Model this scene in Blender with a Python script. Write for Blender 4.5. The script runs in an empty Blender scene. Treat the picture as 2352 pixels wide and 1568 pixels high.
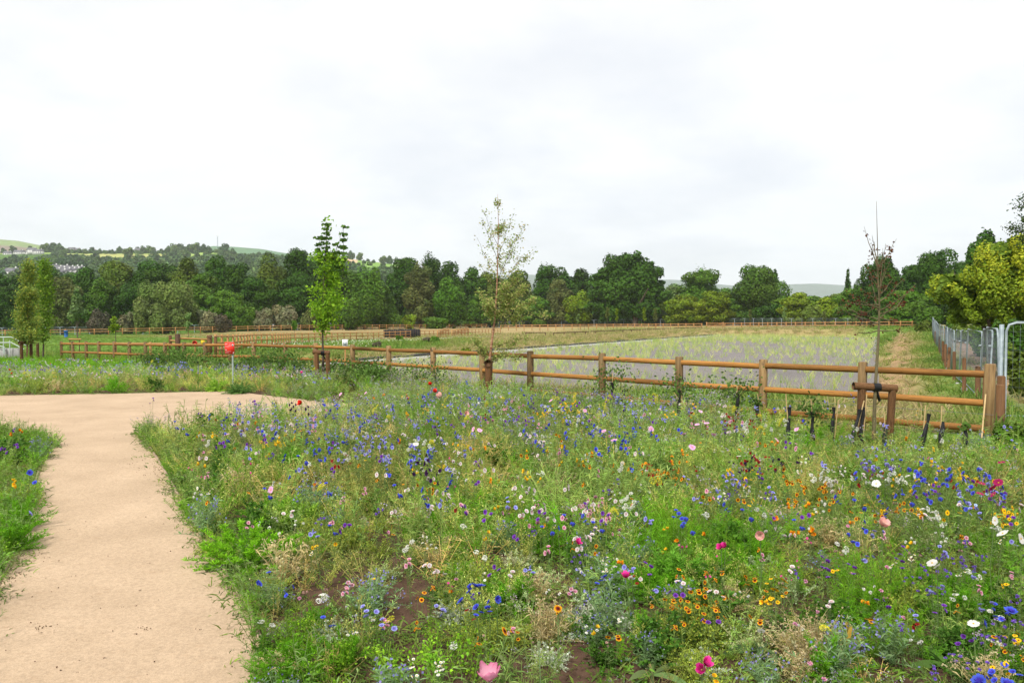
import bpy, math, random
import numpy as np
from mathutils import Vector, Matrix
random.seed(7)
rg = np.random.default_rng(11)
SC = bpy.context.scene
COL = SC.collection
# ------------------------------------------------------------------ camera
F, CX, CY, HZ = 1745.7, 1176.0, 784.0, 724.0
EYE = 2.0
TH = math.atan((CY - HZ) / F)
cam = bpy.data.cameras.new('camera'); cam.lens = F / 2352 * 36; cam.sensor_width = 36
cam.clip_end = 20000; cam.clip_start = 0.05
co = bpy.data.objects.new('camera', cam); COL.objects.link(co)
co.location = (0, 0, EYE); co.rotation_euler = (math.pi / 2 - TH, 0, 0)
SC.camera = co

def ray(px, py):
    u = (px - CX) / F; v = (CY - py) / F
    return np.array([u, math.cos(TH) + v * math.sin(TH), -math.sin(TH) + v * math.cos(TH)])
def at(px, py, d):
    r = ray(px, py); r = r * (d / r[1])
    return np.array([r[0], r[1], EYE + r[2]])
def gz(px, py, z=0.0):
    r = ray(px, py); k = (z - EYE) / r[2]
    return np.array([r[0] * k, r[1] * k, z])

# ------------------------------------------------------------------ materials
def newmat(name):
    m = bpy.data.materials.new(name); m.use_nodes = True
    nt = m.node_tree; nt.nodes.clear()
    out = nt.nodes.new('ShaderNodeOutputMaterial')
    return m, nt, out
def N(nt, t, **kw):
    n = nt.nodes.new(t)
    for k, v in kw.items():
        if k.startswith('i_'): n.inputs[k[2:].replace('_', ' ')].default_value = v
        else: setattr(n, k, v)
    return n
def L(nt, a, b): nt.links.new(a, b)
def mixc(nt, fac, a, b, mode='MIX'):
    n = nt.nodes.new('ShaderNodeMix'); n.data_type = 'RGBA'; n.blend_type = mode
    for s, v in ((0, fac), (6, a), (7, b)):
        if hasattr(v, 'links'): nt.links.new(v, n.inputs[s])
        elif isinstance(v, (int, float)): n.inputs[s].default_value = v
        else: n.inputs[s].default_value = (*v, 1)
    return n.outputs[2]
def ramp(nt, src, stops):
    r = nt.nodes.new('ShaderNodeValToRGB'); el = r.color_ramp.elements
    while len(el) < len(stops): el.new(0.5)
    for e, (p, c) in zip(el, stops):
        e.position = p; e.color = (*c, 1) if not isinstance(c, (int, float)) else (c, c, c, 1)
    nt.links.new(src, r.inputs[0]); return r.outputs[0]
def noise(nt, coord, scale, detail=4, rough=.55, scl=None):
    if scl is not None:
        mp = N(nt, 'ShaderNodeMapping'); mp.inputs['Scale'].default_value = scl
        L(nt, coord, mp.inputs[0]); coord = mp.outputs[0]
    n = N(nt, 'ShaderNodeTexNoise'); n.inputs['Scale'].default_value = scale
    n.inputs['Detail'].default_value = detail; n.inputs['Roughness'].default_value = rough
    L(nt, coord, n.inputs['Vector']); return n.outputs['Fac']

def foliage_mat(name, trans=.35, rough=.6, gain=1.0):
    m, nt, out = newmat(name)
    a = N(nt, 'ShaderNodeAttribute', attribute_name='Col')
    oi = N(nt, 'ShaderNodeObjectInfo')
    mr = N(nt, 'ShaderNodeMapRange'); mr.inputs['To Min'].default_value = .86 * gain; mr.inputs['To Max'].default_value = 1.14 * gain
    L(nt, oi.outputs['Random'], mr.inputs['Value'])
    vm = N(nt, 'ShaderNodeVectorMath', operation='SCALE'); L(nt, a.outputs['Color'], vm.inputs[0]); L(nt, mr.outputs[0], vm.inputs['Scale'])
    p = N(nt, 'ShaderNodeBsdfPrincipled'); p.inputs['Roughness'].default_value = rough
    p.inputs['Specular IOR Level'].default_value = .12
    L(nt, vm.outputs[0], p.inputs['Base Color'])
    t = N(nt, 'ShaderNodeBsdfTranslucent'); L(nt, vm.outputs[0], t.inputs['Color'])
    mx = N(nt, 'ShaderNodeMixShader'); mx.inputs[0].default_value = trans
    L(nt, p.outputs[0], mx.inputs[1]); L(nt, t.outputs[0], mx.inputs[2]); L(nt, mx.outputs[0], out.inputs[0])
    return m
def noisy_mat(name, stops, scale=6, scl=(1, 1, 1), rough=.75, bump=.0, detail=5, metal=0, bscale=None, spec=.3):
    m, nt, out = newmat(name)
    tc = N(nt, 'ShaderNodeTexCoord')
    f = noise(nt, tc.outputs['Object'], scale, detail, .6, scl)
    c = ramp(nt, f, stops)
    p = N(nt, 'ShaderNodeBsdfPrincipled'); p.inputs['Roughness'].default_value = rough; p.inputs['Metallic'].default_value = metal
    p.inputs['Specular IOR Level'].default_value = spec
    L(nt, c, p.inputs['Base Color'])
    if bump:
        b = N(nt, 'ShaderNodeBump'); b.inputs['Strength'].default_value = bump; b.inputs['Distance'].default_value = .02
        f2 = noise(nt, tc.outputs['Object'], bscale or scale * 4, 4, .6, scl)
        L(nt, f2, b.inputs['Height']); L(nt, b.outputs[0], p.inputs['Normal'])
    L(nt, p.outputs[0], out.inputs[0]); return m
def wood_mat(name, a, b, c, axis='x', knots=True):
    m, nt, out = newmat(name)
    tc = N(nt, 'ShaderNodeTexCoord'); oi = N(nt, 'ShaderNodeObjectInfo')
    ad = N(nt, 'ShaderNodeVectorMath', operation='ADD'); L(nt, tc.outputs['Object'], ad.inputs[0])
    cx = N(nt, 'ShaderNodeCombineXYZ')
    ml = N(nt, 'ShaderNodeMath', operation='MULTIPLY'); ml.inputs[1].default_value = 37.; L(nt, oi.outputs['Random'], ml.inputs[0])
    for i in range(3): L(nt, ml.outputs[0], cx.inputs[i])
    L(nt, cx.outputs[0], ad.inputs[1])
    s1 = (1.5, 22, 22) if axis == 'x' else (22, 22, 1.5)
    f = noise(nt, ad.outputs[0], 1.6, 6, .65, s1)
    col = ramp(nt, f, [(.3, c), (.5, b), (.68, a)])
    f3 = noise(nt, ad.outputs[0], 1.3, 2, .5, (1, 1, 1))
    col = mixc(nt, ramp(nt, f3, [(.35, 0), (.7, .55)]), col, c)
    if knots:
        f4 = noise(nt, ad.outputs[0], 6, 1, .4, (1, 1, 1) if axis == 'x' else (1, 1, 1))
        col = mixc(nt, ramp(nt, f4, [(.62, 0), (.69, .85)]), col, tuple(x * .35 for x in c))
    v = N(nt, 'ShaderNodeMapRange'); v.inputs['To Min'].default_value = .72; v.inputs['To Max'].default_value = 1.2
    L(nt, oi.outputs['Random'], v.inputs['Value'])
    vm = N(nt, 'ShaderNodeVectorMath', operation='SCALE'); L(nt, col, vm.inputs[0]); L(nt, v.outputs[0], vm.inputs['Scale'])
    p = N(nt, 'ShaderNodeBsdfPrincipled'); p.inputs['Roughness'].default_value = .7; p.inputs['Specular IOR Level'].default_value = .25
    L(nt, vm.outputs[0], p.inputs['Base Color'])
    bp = N(nt, 'ShaderNodeBump'); bp.inputs['Strength'].default_value = .35; bp.inputs['Distance'].default_value = .01
    L(nt, f, bp.inputs['Height']); L(nt, bp.outputs[0], p.inputs['Normal'])
    L(nt, p.outputs[0], out.inputs[0]); return m

M = {}
M['leaf'] = foliage_mat('leaf', .38, .55)
M['flower'] = foliage_mat('flower_petal', .3, .6)
M['crown'] = foliage_mat('tree_leaf', .15, .55)
M['rail'] = wood_mat('rail_wood', (.52, .265, .066), (.38, .175, .038), (.15, .058, .014), 'x')
M['post'] = wood_mat('post_wood', (.35, .24, .105), (.27, .17, .07), (.13, .076, .03), 'z')
M['stake'] = wood_mat('stake_wood', (.22, .112, .042), (.16, .076, .028), (.075, .036, .014), 'z')
M['farwood'] = noisy_mat('far_fence_wood', [(.3, (.32, .15, .05)), (.7, (.50, .27, .10))], 3)
M['darkwood'] = noisy_mat('dark_wood', [(.3, (.05, .025, .015)), (.7, (.13, .07, .04))], 5)
M['steel'] = noisy_mat('galvanised_steel', [(.3, (.23, .28, .30)), (.7, (.38, .44, .455))], 9, rough=.5, metal=.35)
M['black'] = noisy_mat('black_plastic', [(.3, (.008, .008, .009)), (.7, (.03, .03, .032))], 20, rough=.5)
M['screen'] = noisy_mat('slate_screen', [(.3, (.018, .019, .023)), (.7, (.035, .037, .043))], 4, (3, 3, .3), rough=.9, spec=.05)
M['cane'] = noisy_mat('bamboo_cane', [(.3, (.42, .29, .13)), (.7, (.62, .46, .22))], 12)
M['bark'] = noisy_mat('bark', [(.3, (.045, .032, .022)), (.7, (.13, .10, .07))], 6, (4, 4, 1), bump=.5)
M['birchbark'] = noisy_mat('birch_bark', [(.35, (.16, .06, .035)), (.5, (.34, .17, .09)), (.72, (.48, .33, .22))], 9, (1, 1, 3))
M['twig'] = noisy_mat('twig_bark', [(.3, (.05, .035, .025)), (.7, (.12, .08, .055))], 9)
M['greenbark'] = noisy_mat('young_bark', [(.3, (.09, .075, .035)), (.7, (.19, .16, .08))], 14, (2, 2, 1))
M['hrd'] = noisy_mat('weathered_grey_post', [(.3, (.16, .20, .17)), (.7, (.26, .30, .27))], 9, rough=.6)
M['concrete'] = noisy_mat('concrete', [(.3, (.36, .35, .33)), (.7, (.55, .54, .51))], 5)
M['white'] = noisy_mat('white_paint', [(.3, (.72, .72, .70)), (.7, (.82, .82, .80))], 5)
M['render'] = noisy_mat('white_house_wall', [(.3, (.62, .60, .57)), (.7, (.8, .79, .76))], .4)
M['roof'] = noisy_mat('slate_roof', [(.3, (.10, .10, .115)), (.7, (.2, .19, .2))], .6)
M['dark'] = noisy_mat('dark_glass', [(.3, (.02, .025, .03)), (.7, (.05, .055, .06))], 3)
M['red'] = noisy_mat('red_sign_paint', [(.3, (.72, .03, .02)), (.7, (.82, .045, .025))], 5, rough=.45)
M['yellow'] = noisy_mat('yellow_paint', [(.3, (.72, .48, .02)), (.7, (.8, .58, .04))], 5)
M['blue'] = noisy_mat('blue_plastic', [(.3, (.02, .09, .3)), (.7, (.03, .13, .38))], 5)
M['terracotta'] = noisy_mat('pale_sand', [(.3, (.5, .36, .24)), (.7, (.62, .47, .33))], 5)

# ------------------------------------------------------------------ object helpers
def tag(o, label=None, cat=None, group=None, kind=None):
    if label: o['label'] = label
    if cat: o['category'] = cat
    if group: o['group'] = group
    if kind: o['kind'] = kind
    return o
def empty(name, loc, rz=0, **kw):
    o = bpy.data.objects.new(name, None); COL.objects.link(o); o.location = tuple(loc); o.rotation_euler = (0, 0, rz)
    o.empty_display_size = .1
    return tag(o, **kw)
def obj(name, me, mat=None, parent=None, loc=(0, 0, 0), rot=(0, 0, 0), scale=(1, 1, 1), **kw):
    o = bpy.data.objects.new(name, me); COL.objects.link(o)
    if mat is not None and len(me.materials) == 0: me.materials.append(mat)
    o.location = tuple(loc); o.rotation_euler = rot; o.scale = scale
    if parent: o.parent = parent
    return tag(o, **kw)

class G:
    """quad soup with vertex colours"""
    def __init__(s): s.V = []; s.Q = []; s.C = []; s.n = 0
    def add(s, V, Q, C):
        V = np.asarray(V, float).reshape(-1, 3); Q = np.asarray(Q, int).reshape(-1, 4)
        C = np.broadcast_to(np.asarray(C, float), V.shape) if np.ndim(C) == 1 else np.asarray(C, float).reshape(-1, 3)
        s.V.append(V); s.Q.append(Q + s.n); s.C.append(C); s.n += len(V); return s
    def arr(s):
        if len(s.V) > 1:
            s.V = [np.concatenate(s.V)]; s.Q = [np.concatenate(s.Q)]; s.C = [np.concatenate(s.C)]
        return s.V[0], s.Q[0], s.C[0]
    def join(s, g, T=None, tint=None):
        V, Q, C = g.arr()
        if T is not None: V = V @ T[:3, :3].T + T[:3, 3]
        return s.add(V, Q, C if tint is None else C * tint)
    def mesh(s, name, smooth=False, col=True):
        V, Q, C = s.arr()
        me = bpy.data.meshes.new(name)
        me.vertices.add(len(V)); me.vertices.foreach_set('co', V.astype(np.float32).ravel())
        me.loops.add(Q.size); me.loops.foreach_set('vertex_index', Q.astype(np.int32).ravel())
        me.polygons.add(len(Q)); me.polygons.foreach_set('loop_start', np.arange(0, Q.size, 4, dtype=np.int32))
        if smooth: me.polygons.foreach_set('use_smooth', np.ones(len(Q), bool))
        if col:
            a = me.color_attributes.new('Col', 'FLOAT_COLOR', 'POINT')
            a.data.foreach_set('color', np.concatenate([C, np.ones((len(C), 1))], 1).astype(np.float32).ravel())
        me.update(calc_edges=True)
        return me

def unit(v):
    v = np.asarray(v, float); return v / (np.linalg.norm(v, axis=-1, keepdims=True) + 1e-9)
def jit(col, n, k=1, amt=.18, hue=.08):
    c = np.asarray(col, float)[None, :] * (1 + amt * rg.uniform(-1, 1, (n, 1))) * (1 + hue * rg.uniform(-1, 1, (n, 3)))
    return np.repeat(c[:, None, :], k, 1)
def ribbon(g, P, W, S, C):
    """P (n,k,3), W (n,k) half widths, S (n,3) side vectors, C (n,k,3)"""
    n, k, _ = P.shape
    W = np.broadcast_to(W, (n, k)); S = unit(S)[:, None, :]
    A = P - S * W[..., None]; B = P + S * W[..., None]
    V = np.stack([A, B], 2).reshape(n, 2 * k, 3)
    C = np.broadcast_to(C, (n, k, 3)); CC = np.repeat(C, 2, 1)
    q = np.array([[2 * i, 2 * i + 1, 2 * i + 3, 2 * i + 2] for i in range(k - 1)])
    Q = q[None] + (np.arange(n) * 2 * k)[:, None, None]
    g.add(V.reshape(-1, 3), Q.reshape(-1, 4), CC.reshape(-1, 3))
def rand_dirs(n, zlo=-1, zhi=1):
    a = rg.uniform(0, 2 * math.pi, n); z = rg.uniform(zlo, zhi, n); r = np.sqrt(np.maximum(0, 1 - z * z))
    return np.stack([r * np.cos(a), r * np.sin(a), z], 1)
def blades(g, base, D, Ln, w, col, k=3, droop=.3, prof=None, amt=.2):
    n = len(base); D = unit(D); Ln = np.broadcast_to(Ln, (n,)); t = np.linspace(0, 1, k)
    P = base[:, None] + D[:, None] * (t[None, :, None] * Ln[:, None, None])
    P[..., 2] -= (t ** 2)[None] * (droop * Ln)[:, None]
    prof = np.asarray(prof if prof is not None else (1 - t ** 1.5))
    side = np.cross(D, rand_dirs(n))
    ribbon(g, P, prof[None] * np.broadcast_to(w, (n,))[:, None], side, jit(col, n, k, amt) if np.ndim(col) == 1 else col)
    return P
def dots(g, P, size, col, amt=.2):
    n = len(P); d = rand_dirs(n); s = np.cross(d, rand_dirs(n)); sz = np.broadcast_to(size, (n,))
    PP = np.stack([P - d * sz[:, None], P + d * sz[:, None]], 1)
    ribbon(g, PP, np.repeat(sz[:, None], 2, 1), s, jit(col, n, 2, amt) if np.ndim(col) == 1 else col)
def tube(g, P, R, sides=6, col=(.2, .2, .2), cap=True):
    P = np.asarray(P, float); k = len(P); R = np.broadcast_to(R, (k,))
    T = np.gradient(P, axis=0) if k > 1 else None; T = unit(T)
    ref = np.array([0, 0, 1.]) if abs(T[0, 2]) < .9 else np.array([1., 0, 0])
    A = unit(np.cross(T, ref)); B = np.cross(T, A)
    th = np.linspace(0, 2 * math.pi, sides, endpoint=False)
    V = P[:, None] + R[:, None, None] * (np.cos(th)[None, :, None] * A[:, None] + np.sin(th)[None, :, None] * B[:, None])
    Q = [[i * sides + j, i * sides + (j + 1) % sides, (i + 1) * sides + (j + 1) % sides, (i + 1) * sides + j] for i in range(k - 1) for j in range(sides)]
    if cap and sides % 2 == 0:
        for o in (0, (k - 1) * sides):
            for j in range(0, sides - 2, 2):
                q = [o, o + j + 1, o + j + 2, o + (j + 3) % sides] if j + 3 < sides else [o, o + j + 1, o + j + 2, o + (j + 3) % sides]
                if len(set(q)) == 4: Q.append(q)
    g.add(V.reshape(-1, 3), Q, col)
def box(g, c, s, col=(.5, .5, .5), bev=0):
    c = np.array(c, float); s = np.array(s, float) / 2
    V = np.array([[x, y, z] for z in (-1, 1) for x, y in ((-1, -1), (1, -1), (1, 1), (-1, 1))], float)
    if bev:
        V = []
        for z, ins in ((-s[2], 0), (s[2] - bev, 0), (s[2], bev)):
            for x, y in ((-1, -1), (1, -1), (1, 1), (-1, 1)): V.append([x * (s[0] - ins), y * (s[1] - ins), z])
        V = np.array(V) + c
        Q = [[0, 1, 5, 4], [1, 2, 6, 5], [2, 3, 7, 6], [3, 0, 4, 7], [4, 5, 9, 8], [5, 6, 10, 9], [6, 7, 11, 10], [7, 4, 8, 11], [8, 9, 10, 11], [3, 2, 1, 0]]
        g.add(V, Q, col); return
    g.add(V * s + c, [[0, 1, 5, 4], [1, 2, 6, 5], [2, 3, 7, 6], [3, 0, 4, 7], [4, 5, 6, 7], [3, 2, 1, 0]], col)
def scatter(out, protos, pos, which, scale, rot, tint=None, hs=None):
    for i, pr in enumerate(protos):
        idx = np.where(which == i)[0]
        if not len(idx): continue
        V, Q, C = pr.arr(); n = len(idx); m = len(V)
        c, s = np.cos(rot[idx]), np.sin(rot[idx]); sc = scale[idx]
        X = (V[None, :, 0] * c[:, None] - V[None, :, 1] * s[:, None]) * sc[:, None]
        Y = (V[None, :, 0] * s[:, None] + V[None, :, 1] * c[:, None]) * sc[:, None]
        Z = V[None, :, 2] * (sc if hs is None else hs[idx])[:, None]
        VV = np.stack([X, Y, Z], 2) + pos[idx][:, None]
        CC = C[None] * (1 if tint is None else tint[idx][:, None])
        out.add(VV.reshape(-1, 3), (Q[None] + (np.arange(n) * m)[:, None, None]).reshape(-1, 4), np.broadcast_to(CC, VV.shape).reshape(-1, 3))
def inpoly(X, Y, poly):
    X = np.asarray(X); Y = np.asarray(Y); r = np.zeros(X.shape, bool); n = len(poly)
    for i in range(n):
        x1, y1 = poly[i][:2]; x2, y2 = poly[(i + 1) % n][:2]
        c = ((y1 > Y) != (y2 > Y)) & (X < (x2 - x1) * (Y - y1) / (y2 - y1 + 1e-12) + x1)
        r ^= c
    return r
def segdist(X, Y, poly, closed=True):
    d = np.full(np.shape(X), 1e9); n = len(poly)
    for i in range(n if closed else n - 1):
        a = np.array(poly[i][:2]); b = np.array(poly[(i + 1) % n][:2]); ab = b - a
        t = np.clip(((X - a[0]) * ab[0] + (Y - a[1]) * ab[1]) / (ab @ ab + 1e-9), 0, 1)
        d = np.minimum(d, np.hypot(X - a[0] - t * ab[0], Y - a[1] - t * ab[1]))
    return d
_w = rg.uniform(0, 6.28, (8, 3)); _k = rg.normal(0, 1, (8, 2))
def sn(X, Y, sc, seed=0):
    r = 0
    for i in range(8):
        k = np.roll(_k, seed, 0)[i] / sc; r = r + np.sin(k[0] * X + k[1] * Y + _w[i, (seed) % 3] * (1 + seed))
    return r / 4

# ------------------------------------------------------------------ layout data
POSTS = [(2474, 916, 11.2), (2155, 904, 12.3), (1908, 898, 13.6), (1699, 891, 14.8), (1506, 882, 16.2), (1326, 877, 17.8), (1206, 872, 19.3), (1083, 868, 20.9), (972, 864, 22.3), (881, 861, 23.6), (788, 857, 24.9), (712, 857, 26.0), (634, 854, 27.3), (575, 854, 28.2), (513, 855, 29.2), (460, 855, 30.2), (412, 855, 31.2), (364, 854.5, 32.2), (323, 854, 33.2), (286, 853.5, 34.2), (247, 853, 35.4), (215, 853, 36.4), (182, 853, 37.5), (153, 853, 38.6)]
PTOP = [at(x / 1.0884, y / 1.0884, d) for x, y, d in POSTS]
HER = [(-60, 753, 165), (225, 749.6, 160), (640, 742.4, 182), (1118, 738.9, 249), (1400, 733.5, 235), (1700, 731, 200), (1950, 731, 165), (2128, 727, 150)]
FA = [(1150, 745.5, 172), (1420, 743.4, 165), (1612, 742, 150)]
FA2 = [(1665, 741, 147), (1900, 738.5, 132), (2123, 736.5, 120)]
FL = [(-60, 758, 138), (225, 754.5, 145), (668, 746, 168), (1118, 744, 225)]
FB = [(495, 767.5, 47), (534, 768, 52), (583, 765.5, 64), (625, 765.5, 70), (668, 764.6, 83), (770, 762.5, 96), (878, 761, 110), (1061, 756, 140), (1150, 754, 160)]
FC = [(265, 785, 46), (400, 786, 47), (500, 786.5, 48)]
HR = [(10.5, 16.2, -.29), (14.8, 24, -.5), (22.9, 40, -.66), (29.5, 53, -.35), (36.6, 66, 0.0), (60, 112, -.1)]
BED = [(-12, 47), (-7, 31), (0, 25.5), (8, 23), (11.4, 23.5), (54, 112), (33, 119)]
CP = []
for x in (-9, -5, 0, 5, 9):
    for y in (1, 5, 9): CP.append((x, y, 0))
for p in PTOP: CP.append((p[0], p[1], p[2] - 1.2))
for lst, h in ((HER, 2), (FA, 1.2), (FA2, 1.2), (FL, 1.2), (FB, 1.2), (FC, 1.2)):
    for x, y, d in lst:
        p = at(x, y, d); CP.append((p[0], p[1], p[2] - h))
for p in HR: CP.append(p); CP.append((p[0] + 6, p[1], p[2] + .1))
CP += [(9, 12, -.1), (14, 14, -.2), (-12, 18, -.08), (-20, 19, -.15), (-5, 20, -.08), (-45, 40, -.9), (-60, 90, -1.6), (-30, 60, -1.0), (0, 300, -2), (-200, 300, -3), (200, 300, -1.5), (100, 150, -.2), (-10, 60, -.95), (8, 85, -.95), (-20, 300, -2.2), (2, 24, -.5), (-3, 28, -.6)]
CP = np.array(CP)
def terr(X, Y):
    X = np.asarray(X, float); Y = np.asarray(Y, float); num = 0; den = 0
    for cx, cy, cz in CP:
        s2 = (1.2 + .06 * abs(cy)) ** 2
        w = 1 / ((X - cx) ** 2 + (Y - cy) ** 2 + s2) ** 2
        num = num + w * cz; den = den + w
    z = num / den
    far = np.clip((np.hypot(X, Y) - 350) / 500, 0, 1)
    z = z * (1 - far) + far * -4
    ins = inpoly(X, Y, BED); dd = segdist(X, Y, BED); w = np.where(ins, 1, np.clip(1 - dd / 3.2, 0, 1)); w = w * w * (3 - 2 * w)
    z = z * (1 - w) + w * -1.27
    return z
_gx = np.arange(-46, 46.01, .25); _gy = np.arange(0, 62.01, .25)
_ZG = terr(*np.meshgrid(_gx, _gy))
def T1(x, y):
    if -45.9 < x < 45.7 and 0 <= y < 61.7:
        u = (x + 46) / .25; v = y / .25; i = int(u); j = int(v); u -= i; v -= j
        return float(_ZG[j, i] * (1 - u) * (1 - v) + _ZG[j, i + 1] * u * (1 - v) + _ZG[j + 1, i] * (1 - u) * v + _ZG[j + 1, i + 1] * u * v)
    return float(terr(np.array([x]), np.array([y]))[0])

# path outline (display pixels -> ground)
PR = [(700, 2300), (660, 1800), (625, 1600), (598, 1475), (572, 1400), (537, 1352), (510, 1303), (462, 1230), (436, 1190), (412, 1143), (395, 1114), (364, 1059), (330, 1006), (322, 994), (338, 996), (400, 998), (520, 988), (650, 972), (800, 954), (900, 946)]
PF = [(900, 930), (763, 926.6), (675, 915), (588, 905), (559, 899.4), (510, 897), (310, 901.6), (0, 908), (-400, 918)]
PL = [(-400, 985), (-60, 985), (60, 1000), (112, 1016), (120, 1024), (93, 1072), (75, 1130), (58, 1192), (27, 1285), (9, 1316), (-70, 1480), (-200, 1750), (-380, 2300)]
PATH = [gz(x, y, 0 if y > 1000 else -.04 * (1000 - y) / 40) for x, y in PR] + [gz(x, y, -.08) for x, y in PF] + [gz(x, y, -.0) for x, y in PL]

# ------------------------------------------------------------------ ground
def build_ground():
    rings = [0.8]
    while rings[-1] < 9000: rings.append(rings[-1] * (1.018 if rings[-1] < 260 else 1.06))
    R = np.array(rings); ang = np.radians(np.concatenate([np.linspace(-48, 48, 330), np.linspace(50, 310, 50)]))
    A, RR = np.meshgrid(ang, R); X = RR * np.sin(A); Y = RR * np.cos(A)
    Z = terr(X, Y)
    ip = inpoly(X, Y, PATH) & (RR < 40)
    Z = np.where(ip, Z - .07, Z)
    near = RR < 30
    Z = Z + np.where(near, .018 * sn(X, Y, .25, 1) + .012 * sn(X, Y, .09, 2), 0) * np.where(ip, 0, 1)
    V = np.stack([X, Y, Z], 2).reshape(-1, 3); nr, na = X.shape
    i, j = np.meshgrid(np.arange(nr - 1), np.arange(na), indexing='ij'); j2 = (j + 1) % na
    Q = np.stack([i * na + j, i * na + j2, (i + 1) * na + j2, (i + 1) * na + j], 2).reshape(-1, 4)
    # zones
    soil = np.array([.090, .055, .034]); green = np.array([.085, .125, .030]); tan = np.array([.27, .21, .10]); chip = np.array([.17, .115, .08]); olive = np.array([.14, .14, .05])
    C = zonecol(X, Y)
    g = G(); g.add(V, Q, C.reshape(-1, 3)); me = g.mesh('ground', smooth=True)
    m, nt, out = newmat('ground_soil_and_grass')
    a = N(nt, 'ShaderNodeAttribute', attribute_name='Col'); tc = N(nt, 'ShaderNodeTexCoord')
    f = noise(nt, tc.outputs['Object'], 9, 8, .7); f2 = noise(nt, tc.outputs['Object'], .35, 4, .6)
    f3 = noise(nt, tc.outputs['Object'], 60, 3, .7)
    c = mixc(nt, 1.0, a.outputs['Color'], ramp(nt, f, [(.25, .45), (.75, 1.6)]), 'MULTIPLY')
    c = mixc(nt, 1.0, c, ramp(nt, f2, [(.3, .8), (.7, 1.2)]), 'MULTIPLY')
    c = mixc(nt, ramp(nt, f3, [(.70, 0), (.78, .8)]), c, (.30, .24, .18))
    p = N(nt, 'ShaderNodeBsdfPrincipled'); p.inputs['Roughness'].default_value = .95; p.inputs['Specular IOR Level'].default_value = .1
    L(nt, c, p.inputs['Base Color'])
    b = N(nt, 'ShaderNodeBump'); b.inputs['Strength'].default_value = .8; b.inputs['Distance'].default_value = .03; L(nt, f, b.inputs['Height']); L(nt, b.outputs[0], p.inputs['Normal'])
    L(nt, p.outputs[0], out.inputs[0])
    obj('ground', me, m, kind='structure')
def zonecol(X, Y):
    soil = np.array([.088, .052, .034]); green = np.array([.12, .22, .028]); tan = np.array([.36, .275, .125]); chip = np.array([.22, .15, .11]); olive = np.array([.21, .215, .06])
    sh = np.shape(X)
    C = np.zeros(sh + (3,)) + olive
    def blend(mask, col):
        nonlocal C
        C = C * (1 - mask[..., None]) + mask[..., None] * np.array(col)
    # left field green, tan strip near far fence
    n1 = sn(X, Y, 7, 3); n2 = sn(X, Y, 2.2, 5)
    blend(np.clip((-X + 2 - Y * .05) / 8, 0, 1) * np.clip(1.1 + .3 * n1, 0, 1), green)
    blend(np.clip((Y - 98 + X * .25) / 15, 0, 1) * np.clip((-X + 20) / 10, 0, 1) * np.clip((X + 75) / 20, 0, 1), np.array([.30, .23, .10]))
    blend(np.clip((X + 14 + (Y - 60) * .1) / 6, 0, 1) * np.clip(.55 + .55 * n1 + .3 * n2, 0, .9) * (Y > 30), tan)
    dd = segdist(X, Y, BED); ins = inpoly(X, Y, BED)
    left = (X < (Y - 66) * .6 + 0)
    blend(np.clip(1 - dd / 7, 0, 1) * np.where(ins, 0, 1) * np.clip(.65 + .4 * n1, 0, 1), tan)
    # right bank: grass with brown strip
    hr = segdist(X, Y, HR, False)
    right = X > (Y - 25) * .46 + 13
    side = (X - (10.5 + (Y - 16.2) * .524))  # >0 right of fence
    blend(np.clip((side + 11) / 3, 0, 1) * (Y > 12) * (Y < 150), np.array([.16, .25, .05]))
    strip = np.exp(-((side + 2.9 + .5 * n2) / 1.5) ** 2) * (Y > 13) * (Y < 90)
    blend(np.clip(strip * 1.1, 0, 1) * .9, np.array([.36, .22, .12]))
    blend(np.clip((side - .5) / .8, 0, 1) * np.clip((5.5 - side) / 1.0, 0, 1) * (Y > 8) * (Y < 120), chip)
    blend(np.clip((side - 5.5) / 1.5, 0, 1) * (Y > 8) * (Y < 140), np.array([.09, .13, .035]))
    R = np.hypot(X, Y)
    blend(np.clip((R - 260) / 60, 0, 1), np.array([.07, .10, .035]))
    # meadow soil in front of the fence
    fy = np.interp(X, [p[0] for p in PTOP[::-1]], [p[1] for p in PTOP[::-1]])
    blend(np.clip((fy - .2 - Y) / .8, 0, 1) * (X < 12) * (X > -30), soil)
    return C
build_ground()

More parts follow.
